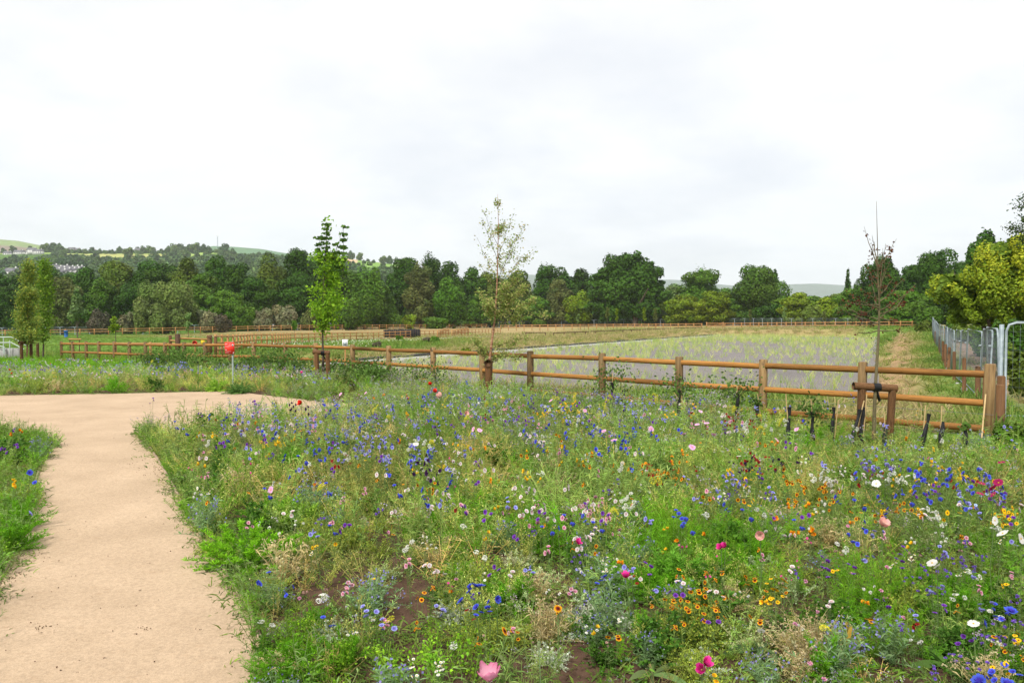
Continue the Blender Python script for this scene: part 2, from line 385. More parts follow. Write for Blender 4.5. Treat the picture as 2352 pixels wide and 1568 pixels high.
def build_path():
    import bmesh
    bm = bmesh.new()
    vs = [bm.verts.new((p[0], p[1], T1(p[0], p[1]) + .012)) for p in PATH]
    f = bm.faces.new(vs); bmesh.ops.triangulate(bm, faces=[f])
    me = bpy.data.meshes.new('path'); bm.to_mesh(me); bm.free()
    m, nt, out = newmat('bound_gravel')
    tc = N(nt, 'ShaderNodeTexCoord'); o = tc.outputs['Object']
    f1 = noise(nt, o, 150, 3, .75); f2 = noise(nt, o, 1.1, 5, .6); f3 = noise(nt, o, 7, 5, .7, (1, 1.6, 1)); f5 = noise(nt, o, 45, 3, .7)
    c = ramp(nt, f1, [(.28, (.37, .265, .17)), (.5, (.48, .355, .238)), (.72, (.58, .45, .315))])
    c = mixc(nt, 1, c, ramp(nt, f2, [(.3, (.88, .86, .83)), (.7, (1.1, 1.09, 1.08))]), 'MULTIPLY')
    c = mixc(nt, 1, c, ramp(nt, f5, [(.3, .8), (.6, 1.06)]), 'MULTIPLY')
    c = mixc(nt, ramp(nt, f3, [(.58, 0), (.80, .5)]), c, (.29, .17, .085))
    f4 = noise(nt, o, 22, 2, .5)
    c = mixc(nt, ramp(nt, f4, [(.76, 0), (.80, .7)]), c, (.14, .09, .055))
    p = N(nt, 'ShaderNodeBsdfPrincipled'); p.inputs['Roughness'].default_value = .9; p.inputs['Specular IOR Level'].default_value = .15
    L(nt, c, p.inputs['Base Color'])
    b = N(nt, 'ShaderNodeBump'); b.inputs['Strength'].default_value = .5; b.inputs['Distance'].default_value = .006; L(nt, f1, b.inputs['Height']); L(nt, b.outputs[0], p.inputs['Normal'])
    L(nt, p.outputs[0], out.inputs[0])
    obj('path', me, m, kind='structure')
    # timber edging boards
    for pts, lab in (([PATH[i] for i in range(1, 14)], 'thin timber board edging the path along the flower meadow'),
                     ([PATH[i] for i in range(len(PR) + len(PF) + 3, len(PATH) - 1)], 'thin timber board edging the left side of the path')):
        P = np.array(pts); T = unit(np.gradient(P[:, :2], axis=0)); Nn = np.stack([-T[:, 1], T[:, 0]], 1) * .012
        g = G(); k = len(P); z = np.array([T1(p[0], p[1]) for p in P])
        V = []
        for i in range(k):
            for sx, dz in ((-1, -.08), (-1, .03), (1, .03), (1, -.08)):
                V.append([P[i, 0] + sx * Nn[i, 0], P[i, 1] + sx * Nn[i, 1], z[i] + dz])
        Q = [[i * 4 + a, i * 4 + b, i * 4 + 4 + b, i * 4 + 4 + a] for i in range(k - 1) for a, b in ((0, 1), (1, 2), (2, 3))]
        g.add(V, Q, (.4, .3, .2))
        obj('path_edging', g.mesh('edging', col=False), M['edge'], label=lab, cat='edging')
M['edge'] = noisy_mat('weathered_edging', [(.3, (.25, .17, .11)), (.7, (.45, .33, .23))], 9)
build_path()

# gravel bed
def build_bed():
    g = G(); P = BED
    V = [(x, y, -1.2) for x, y in P]
    me = bpy.data.meshes.new('gravel_bed'); me.from_pydata(V, [], [list(range(len(P)))]); me.update()
    m, nt, out = newmat('bed_gravel'); tc = N(nt, 'ShaderNodeTexCoord'); o = tc.outputs['Object']
    f = noise(nt, o, 14, 6, .8); f2 = noise(nt, o, .12, 4, .6)
    c = ramp(nt, f, [(.3, (.07, .06, .056)), (.5, (.19, .168, .158)), (.72, (.36, .325, .30))])
    c = mixc(nt, 1, c, ramp(nt, f2, [(.3, .85), (.7, 1.15)]), 'MULTIPLY')
    p = N(nt, 'ShaderNodeBsdfPrincipled'); p.inputs['Roughness'].default_value = .9; L(nt, c, p.inputs['Base Color'])
    b = N(nt, 'ShaderNodeBump'); b.inputs['Strength'].default_value = 1; b.inputs['Distance'].default_value = .05; L(nt, f, b.inputs['Height']); L(nt, b.outputs[0], p.inputs['Normal'])
    L(nt, p.outputs[0], out.inputs[0])
    obj('gravel_bed', me, m, kind='structure')
    # concrete kerb + liner on the left edge
    a = np.array([-12.3, 47.0]); b_ = np.array([33, 119.3]); d = unit(b_ - a); nrm = np.array([-d[1], d[0]])
    def strip(name, off, w, z0, z1, mat, lab, wob=0):
        n = 60; t = np.linspace(0, 1, n)[:, None]; c = a + (b_ - a) * t + nrm * (off + wob * np.sin(t * 77) + wob * .6 * np.sin(t * 190))
        V = []
        for i in range(n):
            zz = z1 + wob * .5 * math.sin(i * 1.7)
            for s, z in ((-w, z0), (-w, zz), (w, zz), (w, z0)): V.append([c[i, 0] + nrm[0] * s, c[i, 1] + nrm[1] * s, z])
        Q = [[i * 4 + p_, i * 4 + q_, i * 4 + 4 + q_, i * 4 + 4 + p_] for i in range(n - 1) for p_, q_ in ((0, 1), (1, 2), (2, 3))]
        g = G().add(V, Q, (.5, .5, .5)); obj(name, g.mesh(name, col=False), mat, label=lab, cat=name.replace('_', ' '))
    strip('concrete_kerb', .25, .28, -1.4, -1.05, M['concrete'], 'long pale concrete kerb along the left edge of the gravel bed')
    strip('black_liner', .95, .28, -1.3, -.93, M['black'], 'crumpled black liner edge behind the pale kerb of the gravel bed', .08)
build_bed()

# ------------------------------------------------------------------ fences
def unit_cyl(name, sides=12):
    g = G(); n = 7; x = np.linspace(0, 1, n)
    P = np.stack([x, x * 0, x * 0], 1); tube(g, P, 1.0, sides); return g.mesh(name, smooth=False, col=False)
CYL = {}
def cyl(mat, sides=12):
    k = (mat.name, sides)
    if k not in CYL: CYL[k] = unit_cyl('round_bar', sides); CYL[k].materials.append(mat)
    return CYL[k]
def bar(name, a, b, r, mat, parent, sides=12, org=(0, 0, 0), **kw):
    a = Vector(a) - Vector(org); b = Vector(b) - Vector(org); d = b - a
    o = bpy.data.objects.new(name, cyl(mat, sides)); COL.objects.link(o)
    o.rotation_mode = 'QUATERNION'; o.rotation_quaternion = d.to_track_quat('X', 'Z'); o.location = a; o.scale = (d.length, r, r)
    if parent: o.parent = parent
    return tag(o, **kw)
BOXM = {}
def post(name, p, w, h, mat, parent, org=(0, 0, 0), rz=0, below=.25, tilt=(0, 0), **kw):
    k = (mat.name, round(w, 3), round(h, 2))
    if k not in BOXM:
        g = G(); box(g, (0, 0, (h - below) / 2), (w, w, h + below), bev=.012); BOXM[k] = g.mesh('post', col=False); BOXM[k].materials.append(mat)
    o = bpy.data.objects.new(name, BOXM[k]); COL.objects.link(o)
    o.location = Vector(p) - Vector(org); o.rotation_euler = (tilt[0], tilt[1], rz)
    if parent: o.parent = parent
    return tag(o, **kw)

def near_fence():
    org = PTOP[0] - np.array([0, 0, 1.2])
    r = empty('wooden_fence', org, label='long brown post and rail fence between the flower meadow and the gravel bed', cat='fence')
    for i, p in enumerate(PTOP):
        w = .135 if i == 0 else .11
        nb = PTOP[min(i + 1, len(PTOP) - 1)] - PTOP[max(i - 1, 0)]; rz = math.atan2(nb[1], nb[0])
        hh = 1.2 + (.0 if i else .04)
        post('post', p - np.array([0, 0, 1.2]), w, hh, M['post'], r, org, rz, tilt=(random.uniform(-.012, .012), random.uniform(-.012, .012)))
    for i in range(len(PTOP) - 1):
        a, b = PTOP[i], PTOP[i + 1]; d = unit(b - a)
        nrm = np.array([d[1], -d[0], 0]); nrm = nrm if nrm[1] < 0 else -nrm
        for k, h in enumerate((1.08, .66, .27)):
            if k == 2 and 5 <= i <= 6: continue
            off = nrm * .0
            s = random.uniform(-.008, .008)
            bar('rail', a - [0, 0, 1.2 - h - s] + off + d * .0, b - [0, 0, 1.2 - h + s] + off, .052, M['rail'], r, 12, org)
near_fence()

def resample(lst, step, h):
    P = np.array([at(x, y, d) for x, y, d in lst]); out = [P[0]]
    seg = np.linalg.norm(np.diff(P, axis=0), axis=1); tot = seg.sum(); n = max(1, round(tot / step)); cum = np.concatenate([[0], np.cumsum(seg)])
    s = np.linspace(0, tot, n + 1)
    return np.stack([np.interp(s, cum, P[:, k]) for k in range(3)], 1) - [0, 0, h]
def wood_fence(lst, label, rails=(1.05, .6), step=1.8, h=1.2, r_=.045, w=.1, group=None, mat='farwood'):
    B = resample(lst, step, h); org = B[0]
    r = empty('wooden_fence', org, label=label, cat='fence', group=group)
    if len(B) > 99: B = B[np.linspace(0, len(B) - 1, 99).round().astype(int)]
    for p in B: post('post', p, w, h, M[mat], r, org, below=.5)
    for h2 in rails:
        for i in range(0, len(B) - 1, 2):
            j = min(i + 2, len(B) - 1)
            bar('rail', B[i] + [0, 0, h2], B[j] + [0, 0, h2], r_, M[mat], r, 8, org)
wood_fence(FB, 'pale timber fence running from the chunky gate posts past the dark screen', (1.08, .66, .25), r_=.055, w=.12)
wood_fence(FC, 'low orange timber fence just behind the near fence left of the gate posts', (1.1, .45), w=.11, r_=.06)
wood_fence(FA, 'far orange two rail fence below the big oak, left of the gate', w=.14, r_=.07)
wood_fence(FA2, 'far orange two rail fence at the end of the gravel bed, right of the gate', w=.14, r_=.07)
wood_fence(FL, 'far timber fence in front of the steel mesh fencing on the left', w=.13, r_=.055, step=2.4)

def gate(pa, pb, h, label, mat='farwood', bars=4, org=None, pw=.16):
    pa = np.array(pa); pb = np.array(pb); r = empty('field_gate', pa, label=label, cat='gate')
    post('gate_post', pa, pw, h + .15, M[mat], r, pa, below=.4); post('gate_post', pb, pw, h + .15, M[mat], r, pa, below=.4)
    d = unit(pb - pa)
    for k in range(bars):
        z = h * (.25 + .72 * k / max(1, bars - 1)); bar('gate_bar', pa + [0, 0, z] + d * .1, pb + [0, 0, z] - d * .1, .05, M[mat], r, 8, pa)
    bar('gate_brace', pa + [0, 0, h * .25] + d * .1, pb + [0, 0, h * .95] - d * .1, .04, M[mat], r, 8, pa)
a = at(1623, 739.5, 148); b = at(1661, 739.5, 147)
gate(a - [0, 0, 1.35], b - [0, 0, 1.35], 1.2, 'small wooden field gate between the two far orange fences')
# gate with chunky posts in the left middle distance
def rest_area():
    pa = at(408, 767, 45) - [0, 0, 1.55]; pb = at(481, 768, 46) - [0, 0, 1.55]
    r = empty('gateway', pa, label='chunky dark brown timber gateway with one top rail behind the near fence', cat='gateway')
    post('gate_post', pa, .22, 1.55, M['darkwood'], r, pa); post('gate_post', pb, .24, 1.5, M['stake'], r, pa)
    bar('top_rail', pa + [0, 0, 1.3], pb + [0, 0, 1.25], .06, M['farwood'], r, 8, pa)
    c = at(391, 770, 46) - [0, 0, 1.4]
    post('side_post', c, .14, 1.4, M['stake'], r, pa); bar('side_rail', c + [0, 0, 1.1], pa + [0, 0, 1.12], .05, M['farwood'], r, 8, pa)
    c = at(495, 772, 45) - [0, 0, 1.3]; post('side_post', c, .14, 1.3, M['stake'], r, pa)
    for (x, y, mt, lab, nm) in ((448, 783, 'red', 'small red round marker behind the chunky gateway', 'red_marker'), (467, 781.5, 'yellow', 'small yellow box shaped marker beside the chunky gateway', 'yellow_marker')):
        p = at(x, y, 47); z = T1(p[0], p[1]); q = empty(nm, (p[0], p[1], z), label=lab, cat='marker')
        post('marker_post', (p[0], p[1], z), .05, p[2] - z, M['farwood'], q, (p[0], p[1], z))
        g = G(); tube(g, [[0, -.05, 0], [0, -.03, 0], [0, .05, 0]], [.13, .15, .15], 10) if mt == 'red' else box(g, (0, 0, 0), (.22, .1, .3), bev=.02)
        obj('panel', g.mesh(nm, col=False), M[mt], q, (0, -.06, p[2] - z - .12))
rest_area()

# knee rail
def knee():
    for lst, lab in (([(1208, 763, 104), (1253, 763, 106)], 'short piece of dark low knee rail just right of the birch'),
                     ([(1271, 764, 108), (1400, 759, 118), (1540, 753.5, 132)], 'long dark low knee rail on the dry grass above the kerb'),
                     ([(1549, 752.5, 132), (1612, 751, 138)], 'short dark knee rail ending at the far field gate')):
        B = resample(lst, 2.4, .5); r = empty('knee_rail', B[0], label=lab, cat='knee rail')
        for p in B: post('post', p, .13, .46, M['darkwood'], r, B[0], below=.4)
        for i in range(len(B) - 1): bar('rail', B[i] + [0, 0, .47], B[i + 1] + [0, 0, .47], .06, M['darkwood'], r, 8, B[0])
knee()

# mesh (Heras) fencing: far line, one panel object per bay
def wire_mat():
    m, nt, out = newmat('steel_wire'); p = N(nt, 'ShaderNodeBsdfPrincipled')
    p.inputs['Base Color'].default_value = (.14, .175, .19, 1); p.inputs['Metallic'].default_value = .2; p.inputs['Roughness'].default_value = .5
    L(nt, p.outputs[0], out.inputs[0]); return m
M['wire'] = wire_mat()
def panel_meshes(Lp, H, tr, wr, nv, nh):
    fr = G(); c = .18
    pts = [[0, 0, 0], [0, 0, H - c], [.05, 0, H - .05], [c, 0, H], [Lp - c, 0, H], [Lp - .05, 0, H - .05], [Lp, 0, H - c], [Lp, 0, 0]]
    tube(fr, pts, tr, 8); tube(fr, [[0, 0, .18], [Lp, 0, .18]], tr * .8, 6)
    wi = G()
    for x in np.linspace(0, Lp, nv + 2)[1:-1]: box(wi, (x, 0, H / 2), (wr, wr, H - .05))
    for z in np.linspace(.2, H, nh + 2)[1:-1]: box(wi, (Lp / 2, 0, z), (Lp, wr, wr))
    a = fr.mesh('panel_frame', col=False); b = wi.mesh('panel_mesh', col=False); a.materials.append(M['steel']); b.materials.append(M['wire']); return a, b
def heras_far():
    P = resample(HER, 3.5, 2.0); fr, wi = panel_meshes(3.45, 2.0, .045, .012, 14, 7)
    g = G(); box(g, (0, 0, .07), (.6, .22, .14), bev=.03); ft = g.mesh('foot', col=False); ft.materials.append(M['concrete'])
    for i in range(len(P) - 1):
        d = P[i + 1] - P[i]; rz = math.atan2(d[1], d[0]); ry = -math.atan2(d[2], math.hypot(d[0], d[1]))
        p = P[i].copy(); p[2] = min(p[2], T1(p[0], p[1]) + .05)
        r = empty('mesh_fence_panel', p, rz, label='grey steel mesh fence panel in the long far row below the wood', cat='fence panel', group='steel mesh panels of the far boundary row')
        obj('panel_frame', fr, None, r); obj('wire_mesh', wi, None, r); obj('foot', ft, None, r)
heras_far()
# white notices on far fencing
for x, y, d, lab, w in ((625, 747, 176, 'left white notice of a pair on the far mesh fence', .85), (647, 746.5, 178, 'right white notice of a pair on the far mesh fence', .85), (1642, 751 - 17, 205, 'white notice on the far mesh fence above the field gate', .85), (2049, 737, 155, 'white notice on the far mesh fence behind the bare young tree', .8), (2092, 734, 153, 'rightmost white notice on the far mesh fence', .5)):
    p = at(x, y, d - 1.5); g = G(); box(g, (0, 0, 0), (w, .02, w * .75), bev=.0)
    r = empty('notice', p, label=lab, cat='notice'); obj('board', g.mesh('notice', col=False), M['white'], r)
    g = G()
    for k in range(3): box(g, (-.05 * w, -.014, w * (.2 - .18 * k)), (w * .7, .004, .05))
    obj('lettering', g.mesh('lettering', col=False), M['dark'], r)

def heras_near():
    tops = [(2301, 755, 16.2), (2252, 762, 21.0), (2219, 761, 25.5), (2193, 759, 31), (2180, 753, 37), (2170, 748, 43), (2158, 744.6, 49), (2150, 735, 57), (2143, 726, 66)]
    P = [at(x, y, d) - [0, 0, 2.0] for x, y, d in tops]
    # irregular bays: split the long ones
    bays = []
    for a, b in zip(P[:-1], P[1:]):
        L_ = np.linalg.norm(b - a); n = max(1, round(L_ / 3.5))
        for k in range(n): bays.append((a + (b - a) * k / n, a + (b - a) * (k + 1) / n))
    words = ['nearest', 'second nearest', 'third nearest', 'fourth nearest', 'fifth nearest', 'sixth nearest', 'seventh nearest', 'eighth nearest', 'ninth nearest', 'tenth nearest', 'eleventh nearest', 'twelfth nearest', 'thirteenth nearest', 'fourteenth nearest', 'fifteenth nearest', 'sixteenth nearest', 'seventeenth nearest', 'farthest', 'farthest', 'farthest']
    for i, (a, b) in enumerate(bays):
        d = b - a; Lp = np.linalg.norm(d[:2]); rz = math.atan2(d[1], d[0]); lean = random.uniform(-.04, .04)
        fr, wi = panel_meshes(Lp - .06, 2.0, .021, .0028, int(Lp * 8), 7)
        a = a.copy(); a[2] = min(a[2], T1(a[0], a[1]) + .06)
        r = empty('mesh_fence_panel', a, rz, label=f'{words[i]} grey steel mesh panel of the row on the right of the grass bank' if i < 18 else 'grey steel mesh panel at the far end of the right hand row', cat='fence panel', group='steel mesh panels of the right hand row')
        f = obj('panel_frame', fr, None, r, rot=(lean, 0, 0)); obj('wire_mesh', wi, None, r, rot=(lean, 0, 0))
        g = G(); box(g, (0, 0, 1.62), (.14, .07, .05), bev=.01); obj('coupler', g.mesh('coupler', col=False), M['steel'], r)
        g = G(); box(g, (0, 0, .02), (.6, .22, .14), bev=.03); obj('foot', g.mesh('foot', col=False), M['concrete'], r)
    # panel going off to the right
    a = at(2307, 970, 15.6); a[2] = T1(a[0], a[1]); b = a + [3.2, -.9, .0]
    d = b - a; rz = math.atan2(d[1], d[0]); fr, wi = panel_meshes(3.4, 2.1, .026, .003, 26, 9)
    r = empty('mesh_fence_panel', a, rz, label='steel mesh panel with a rounded corner cut off by the right edge', cat='fence panel')
    obj('panel_frame', fr, None, r, rot=(0, -.0, 0)); obj('wire_mesh', wi, None, r)
    # tall loose pole
    q = at(2301, 745, 15.8); z = T1(q[0], q[1])
    g = G(); tube(g, [[0, 0, -.1], [0, 0, q[2] - z]], .045, 10)
    o = obj('steel_pole', g.mesh('steel_pole', col=False), M['steel'], loc=(q[0], q[1], z), label='thick upright steel pole at the near end of the right hand mesh fence', cat='pole')
    # timber stakes in front of the fence line
    st = [(2302, 863, 14.2, .14), (2298, 883, 13.6, .15), (2247, 841, 20.5, .13), (2216, 822, 24.5, .12), (2193, 807, 29, .12), (2179, 797, 33, .13), (2172, 790, 37, .12), (2167, 783, 41, .12), (2159, 772, 48, .12), (2149, 760, 57, .12), (2264, 852, 17.8, .12)]
    nm = ['stout stake beside the end post of the near fence', 'dark short stake just right of the end post', 'brown stake seen through the second mesh panel', 'brown stake left of the third mesh panel', 'slim brown stake in the grass left of the mesh fence', 'brown stake on the grass bank below the mesh fence bend', 'brown stake behind the one at the fence bend', 'small brown stake farther up the mesh fence', 'small stake where the mesh fence narrows', 'farthest small brown stake by the mesh fence', 'brown stake just left of the near end post']
    for (x, y, d, w), lab in zip(st, nm):
        p = at(x, y, d); z = T1(p[0], p[1]); h = max(.7, p[2] - z)
        g = G(); tube(g, [[0, 0, -.2], [0, 0, h - .02], [0, 0, h]], [w / 2, w / 2, w / 2 - .015], 8)
        obj('timber_stake', g.mesh('timber_stake', col=False), M['stake'], loc=(p[0], p[1], p[2] - h), rot=(random.uniform(-.02, .02), random.uniform(-.02, .02), 0), label=lab, cat='stake')
heras_near()

# dark screen, boards, handrail, signs
def misc():
    a = at(881, 757, 119); b = at(965, 755, 119); w = b[0] - a[0]; z0 = T1(a[0], 119) - .1; h = a[2] - z0
    r = empty('screen', (a[0], 119, z0), label='dark grey ribbed screen standing behind the pale timber fence', cat='screen')
    g = G(); n = 40
    for i in range(n):
        hh = h + random.uniform(-.05, .07) + .12 * i / n; box(g, ((i + .5) * w / n, .07 * (i % 2), hh / 2), (w / n * .93, .04, hh))
    obj('boards', g.mesh('screen_boards', col=False), M['screen'], r)
    for x in (0.02, w / 3, w * 2 / 3, w - .02): post('screen_post', (x, .14, 0), .1, h, M['darkwood'], r)
    # sandy terrace and timber bench behind it
    for x, y, lab in ((1003, 767, 'low timber bench on the pale terrace right of the dark screen'), (1017, 766, 'second low timber bench near the dark screen, farther right')):
        p = at(x, y + 4, 108); z = T1(p[0], p[1]); q = empty('bench', (p[0], p[1], z), label=lab, cat='bench')
        g = G(); box(g, (0, 0, .45), (1.3, .4, .07), bev=.01); obj('seat', g.mesh('seat', col=False), M['farwood'], q)
        for s in (-.5, .5):
            g = G(); box(g, (s, 0, .21), (.12, .35, .42)); obj('leg', g.mesh('leg', col=False), M['darkwood'], q)
    for (pts, lab) in (([(1038, 757, 118), (1075, 752.5, 125)], 'small timber pen of fence rails beyond the terrace, left part'), ([(1005, 757.5, 120), (1030, 753.5, 126)], 'short slanting timber fence beside the terrace')):
        wood_fence(pts, lab, (1.1, .8, .5), 1.6, 1.25, .07, .16)
    # white square sign behind the fence
    p = at(792.5, 779, 33); z = T1(p[0], p[1]); r = empty('information_board', (p[0], p[1], z), label='small white information board behind the near fence right of the maple', cat='information board')
    post('sign_post', (0, .03, 0), .05, p[2] - z, M['farwood'], r)
    g = G(); box(g, (0, 0, 0), (.24, .015, .33)); obj('board', g.mesh('board', col=False), M['white'], r, (0, -.02, p[2] - z - .17))
    g = G(); box(g, (0, -.012, -.02), (.15, .004, .14)); box(g, (0, -.012, -.12), (.18, .004, .03)); obj('print', g.mesh('print', col=False), M['steel'], r, (0, -.02, p[2] - z - .17))
    # red sign
    d = 22.5; p = at(534, 785.5, d); z = T1(p[0], p[1]); r = empty('red_sign', (p[0], p[1], z), label='red safety sign with white lettering on a grey post in the left meadow', cat='sign')
    h = p[2] - z; s = d / F; w = 22 * s; hh = 27 * s
    g = G(); tube(g, [[0, 0, -.2], [0, 0, h + .02]], .024, 10); obj('sign_post', g.mesh('sign_post', col=False), M['hrd'], r)
    g = G(); box(g, (0, 0, 0), (w, .012, hh)); bo = obj('sign_board', g.mesh('sign_board', col=False), M['red'], r, (-.07, -.05, h - hh / 2))
    g = G(); X0 = -w / 2 + .02
    def word(x, z, hgt, pat, lw=.006):
        for ch in pat:
            cw = hgt * .62
            segs = {'D': 'lrtb', 'A': 'lrtm', 'N': 'lrd', 'G': 'lbtr2', 'E': 'ltmb', 'R': 'lrtm'}.get(ch, 'lrtb')
            if 'l' in segs: box(g, (x + lw / 2, -.008, z), (lw, .003, hgt))
            if 'r' in segs: box(g, (x + cw - lw / 2, -.008, z), (lw, .003, hgt))
            if 't' in segs: box(g, (x + cw / 2, -.0085, z + hgt / 2 - lw / 2), (cw, .003, lw))
            if 'b' in segs: box(g, (x + cw / 2, -.0085, z - hgt / 2 + lw / 2), (cw, .003, lw))
            if 'm' in segs: box(g, (x + cw / 2, -.0085, z), (cw, .003, lw))
            x += cw + hgt * .18
    word(X0, hh * .34, .026, 'DAN', .006); word(X0, hh * -.14, .026, 'EA', .006)
    for zz, ww in ((.17, .55), (.07, .4), (-.29, .6), (-.39, .32)):
        x = 0
        while x < ww * w:
            l_ = random.uniform(.008, .02); box(g, (X0 + x + l_ / 2, -.008, zz * hh), (l_, .003, .006)); x += l_ + .005
    box(g, (w * .40, -.008, -hh * .40), (.022, .003, .03))
    obj('lettering', g.mesh('lettering', col=False), M['white'], bo)
    g = G(); th = np.linspace(0, 2 * math.pi, 17)[:-1]
    V = [[.033 * math.cos(t), -.0075, .048 * math.sin(t)] for t in th] + [[.033 * math.cos(t), -.010, .048 * math.sin(t)] for t in th]
    Q = [[i, (i + 1) % 16, 16 + (i + 1) % 16, 16 + i] for i in range(16)] + [[16, 16 + i, 17 + i, 18 + i] for i in range(1, 14, 2)]
    g.add(V, Q, (1, 1, 1)); obj('emblem', g.mesh('emblem', col=False), M['white'], bo, (w * .33, 0, hh * .25), scale=(.8, 1, .8))
    g = G(); box(g, (0, -.012, .008), (.012, .003, .05)); box(g, (0, -.012, -.03), (.012, .003, .012)); obj('emblem_mark', g.mesh('mark', col=False), M['dark'], bo, (w * .31, 0, hh * .25))
    # handrail and ramp wall at the far left
    d = 42; s = d / F
    def H_(x, y): p = at(x, y, d); return p
    org = H_(0, 828); r = empty('handrail', org, label='pale green galvanised handrail descending at the far left edge', cat='handrail')
    M['hr'] = noisy_mat('galvanised_handrail', [(.3, (.4, .47, .43)), (.7, (.55, .6, .56))], 9, rough=.5)
    for nm, pts in (('top_rail', [(-60, 775), (27, 774), (60, 793)]), ('middle_rail', [(-60, 788), (26, 786.5), (55, 802)]), ('lower_rail', [(-40, 785), (10, 797), (10.5, 812)])):
        for q, (u, v) in enumerate(zip(pts[:-1], pts[1:])): bar(nm, H_(*u), H_(*v), .03, M['hr'], r, 8, org)
    for x in (-14, 8, 22.5): bar('upright', H_(x, 774 if x < 20 else 781), H_(x, 812), .028, M['hr'], r, 8, org)
    p = H_(8, 797); z = T1(p[0], p[1]); g = G(); box(g, (0, 0, 0), (3.4, .3, 1.0), bev=.03)
    obj('ramp_wall', g.mesh('ramp_wall', col=False), M['concrete'], loc=(p[0] - 1.0, p[1] + .3, at(8, 800, d)[2] - .5), label='pale concrete ramp wall below the handrail at the left edge', cat='wall')
    # small wooden perch rail and blue bin in the left field
    p = at(172, 779, 52); z = T1(p[0], p[1]); r = empty('perch_rail', (p[0], p[1], z), label='low orange timber rail on two legs in the left field', cat='rail')
    h = at(172, 779, 52)[2] - z
    bar('beam', (-.42, 0, h), (.42, 0, h), .05, M['farwood'], r, 8)
    for sx in (-.34, .3): bar('leg', (sx, 0, -.1), (sx, 0, h), .03, M['darkwood'], r, 8)
    p = at(151.5, 769, 128); r = empty('blue_bin', (p[0], p[1], T1(p[0], p[1])), label='small upright blue bin in front of the far left timber fence', cat='bin')
    g = G(); tube(g, [[0, 0, 0], [0, 0, 1.0], [0, 0, 1.02], [0, 0, 1.2]], [.25, .3, .33, .28], 12); obj('bin_body', g.mesh('bin', col=False), M['blue'], r)
misc()

# ------------------------------------------------------------------ trees
PAL = {'dark': (.040, .098, .008), 'dark2': (.047, .113, .010), 'mid': (.085, .175, .015), 'olive': (.115, .170, .022), 'yg': (.155, .23, .010), 'bright': (.075, .195, .011),
       'willow': (.15, .215, .05), 'purple': (.11, .095, .06), 'grey': (.20, .205, .10), 'brown': (.125, .155, .038), 'pale': (.16, .25, .075), 'gold': (.28, .30, .02)}
def leafq(g, C, Nn, size, col, up=0):
    n = len(C); Nn = unit(Nn + rand_dirs(n) * .75); S = unit(np.cross(Nn, rand_dirs(n))); T = np.cross(Nn, S)
    sz = size * rg.uniform(.6, 1.35, n)
    P = np.stack([C - T * sz[:, None], C + T * sz[:, None]], 1)
    ribbon(g, P, np.stack([sz * .8, sz * .35], 1), S, np.repeat(col[:, None], 2, 1))
def lobes_for(kind):
    R = []
    if kind in ('round', 'oak', 'maple'):
        nl = {'round': 20, 'oak': 30, 'maple': 18}[kind]
        for i in range(nl):
            z = rg.uniform(-.85, 1); a = rg.uniform(0, 6.28) + i; rr = math.sqrt(max(0, 1 - z * z)) * (1 if z > -.3 else .92)
            k = rg.uniform(.55, .78); r = rg.uniform(.2, .36) * (.85 if kind == 'oak' else 1)
            R.append(((rr * math.cos(a) * k, rr * math.sin(a) * k, z * k), (r * 1.1, r * 1.1, r * .85)))
        R.append(((0, 0, -.05), (.62, .62, .62)))
    elif kind == 'wall':   # broad woodland crown reaching the ground
        for i in range(26):
            z = rg.uniform(-1, 1); a = rg.uniform(0, 6.28); k = .64 * math.sqrt(max(0, 1 - max(0, z) ** 3)) * (1 if z < .5 else rg.uniform(.3, 1)); r = rg.uniform(.2, .34)
            R.append(((math.cos(a) * k, math.sin(a) * k, z * .78), (r * 1.15, r * 1.15, r * .62)))
        R.append(((0, 0, -.1), (.66, .66, .8)))
    elif kind == 'tall':
        for i in range(22):
            z = rg.uniform(-1, 1); a = rg.uniform(0, 6.28); k = .62 * (1 - .35 * z * z); r = rg.uniform(.22, .34)
            R.append(((math.cos(a) * k, math.sin(a) * k, z * .8), (r * 1.1, r * 1.1, r * .6)))
        R.append(((0, 0, 0), (.55, .55, .85)))
    elif kind == 'willow':
        for i in range(26):
            z = rg.uniform(-.9, .75); a = rg.uniform(0, 6.28); k = .72 * math.sqrt(max(0, 1 - max(0, z) ** 2)); r = rg.uniform(.16, .26)
            R.append(((math.cos(a) * k, math.sin(a) * k, z * .72), (r, r, r * 1.5)))
        R.append(((0, 0, -.15), (.66, .66, .72)))
    elif kind == 'cone':
        for i in range(18):
            z = -.9 + 1.8 * i / 17; k = .5 * (1 - z) * .6; a = rg.uniform(0, 6.28); r = .16 + .3 * (1 - z) / 2
            R.append(((math.cos(a) * k, math.sin(a) * k, z), (r, r, r * .8)))
        R.append(((0, 0, -.3), (.5, .5, .6)))
    elif kind == 'shrub':
        for i in range(14):
            a = rg.uniform(0, 6.28); k = rg.uniform(.2, .75); z = rg.uniform(-.7, .35); r = rg.uniform(.25, .42)
            R.append(((math.cos(a) * k, math.sin(a) * k, z), (r, r, r)))
        R.append(((0, 0, -.4), (.7, .7, .7)))
    return R
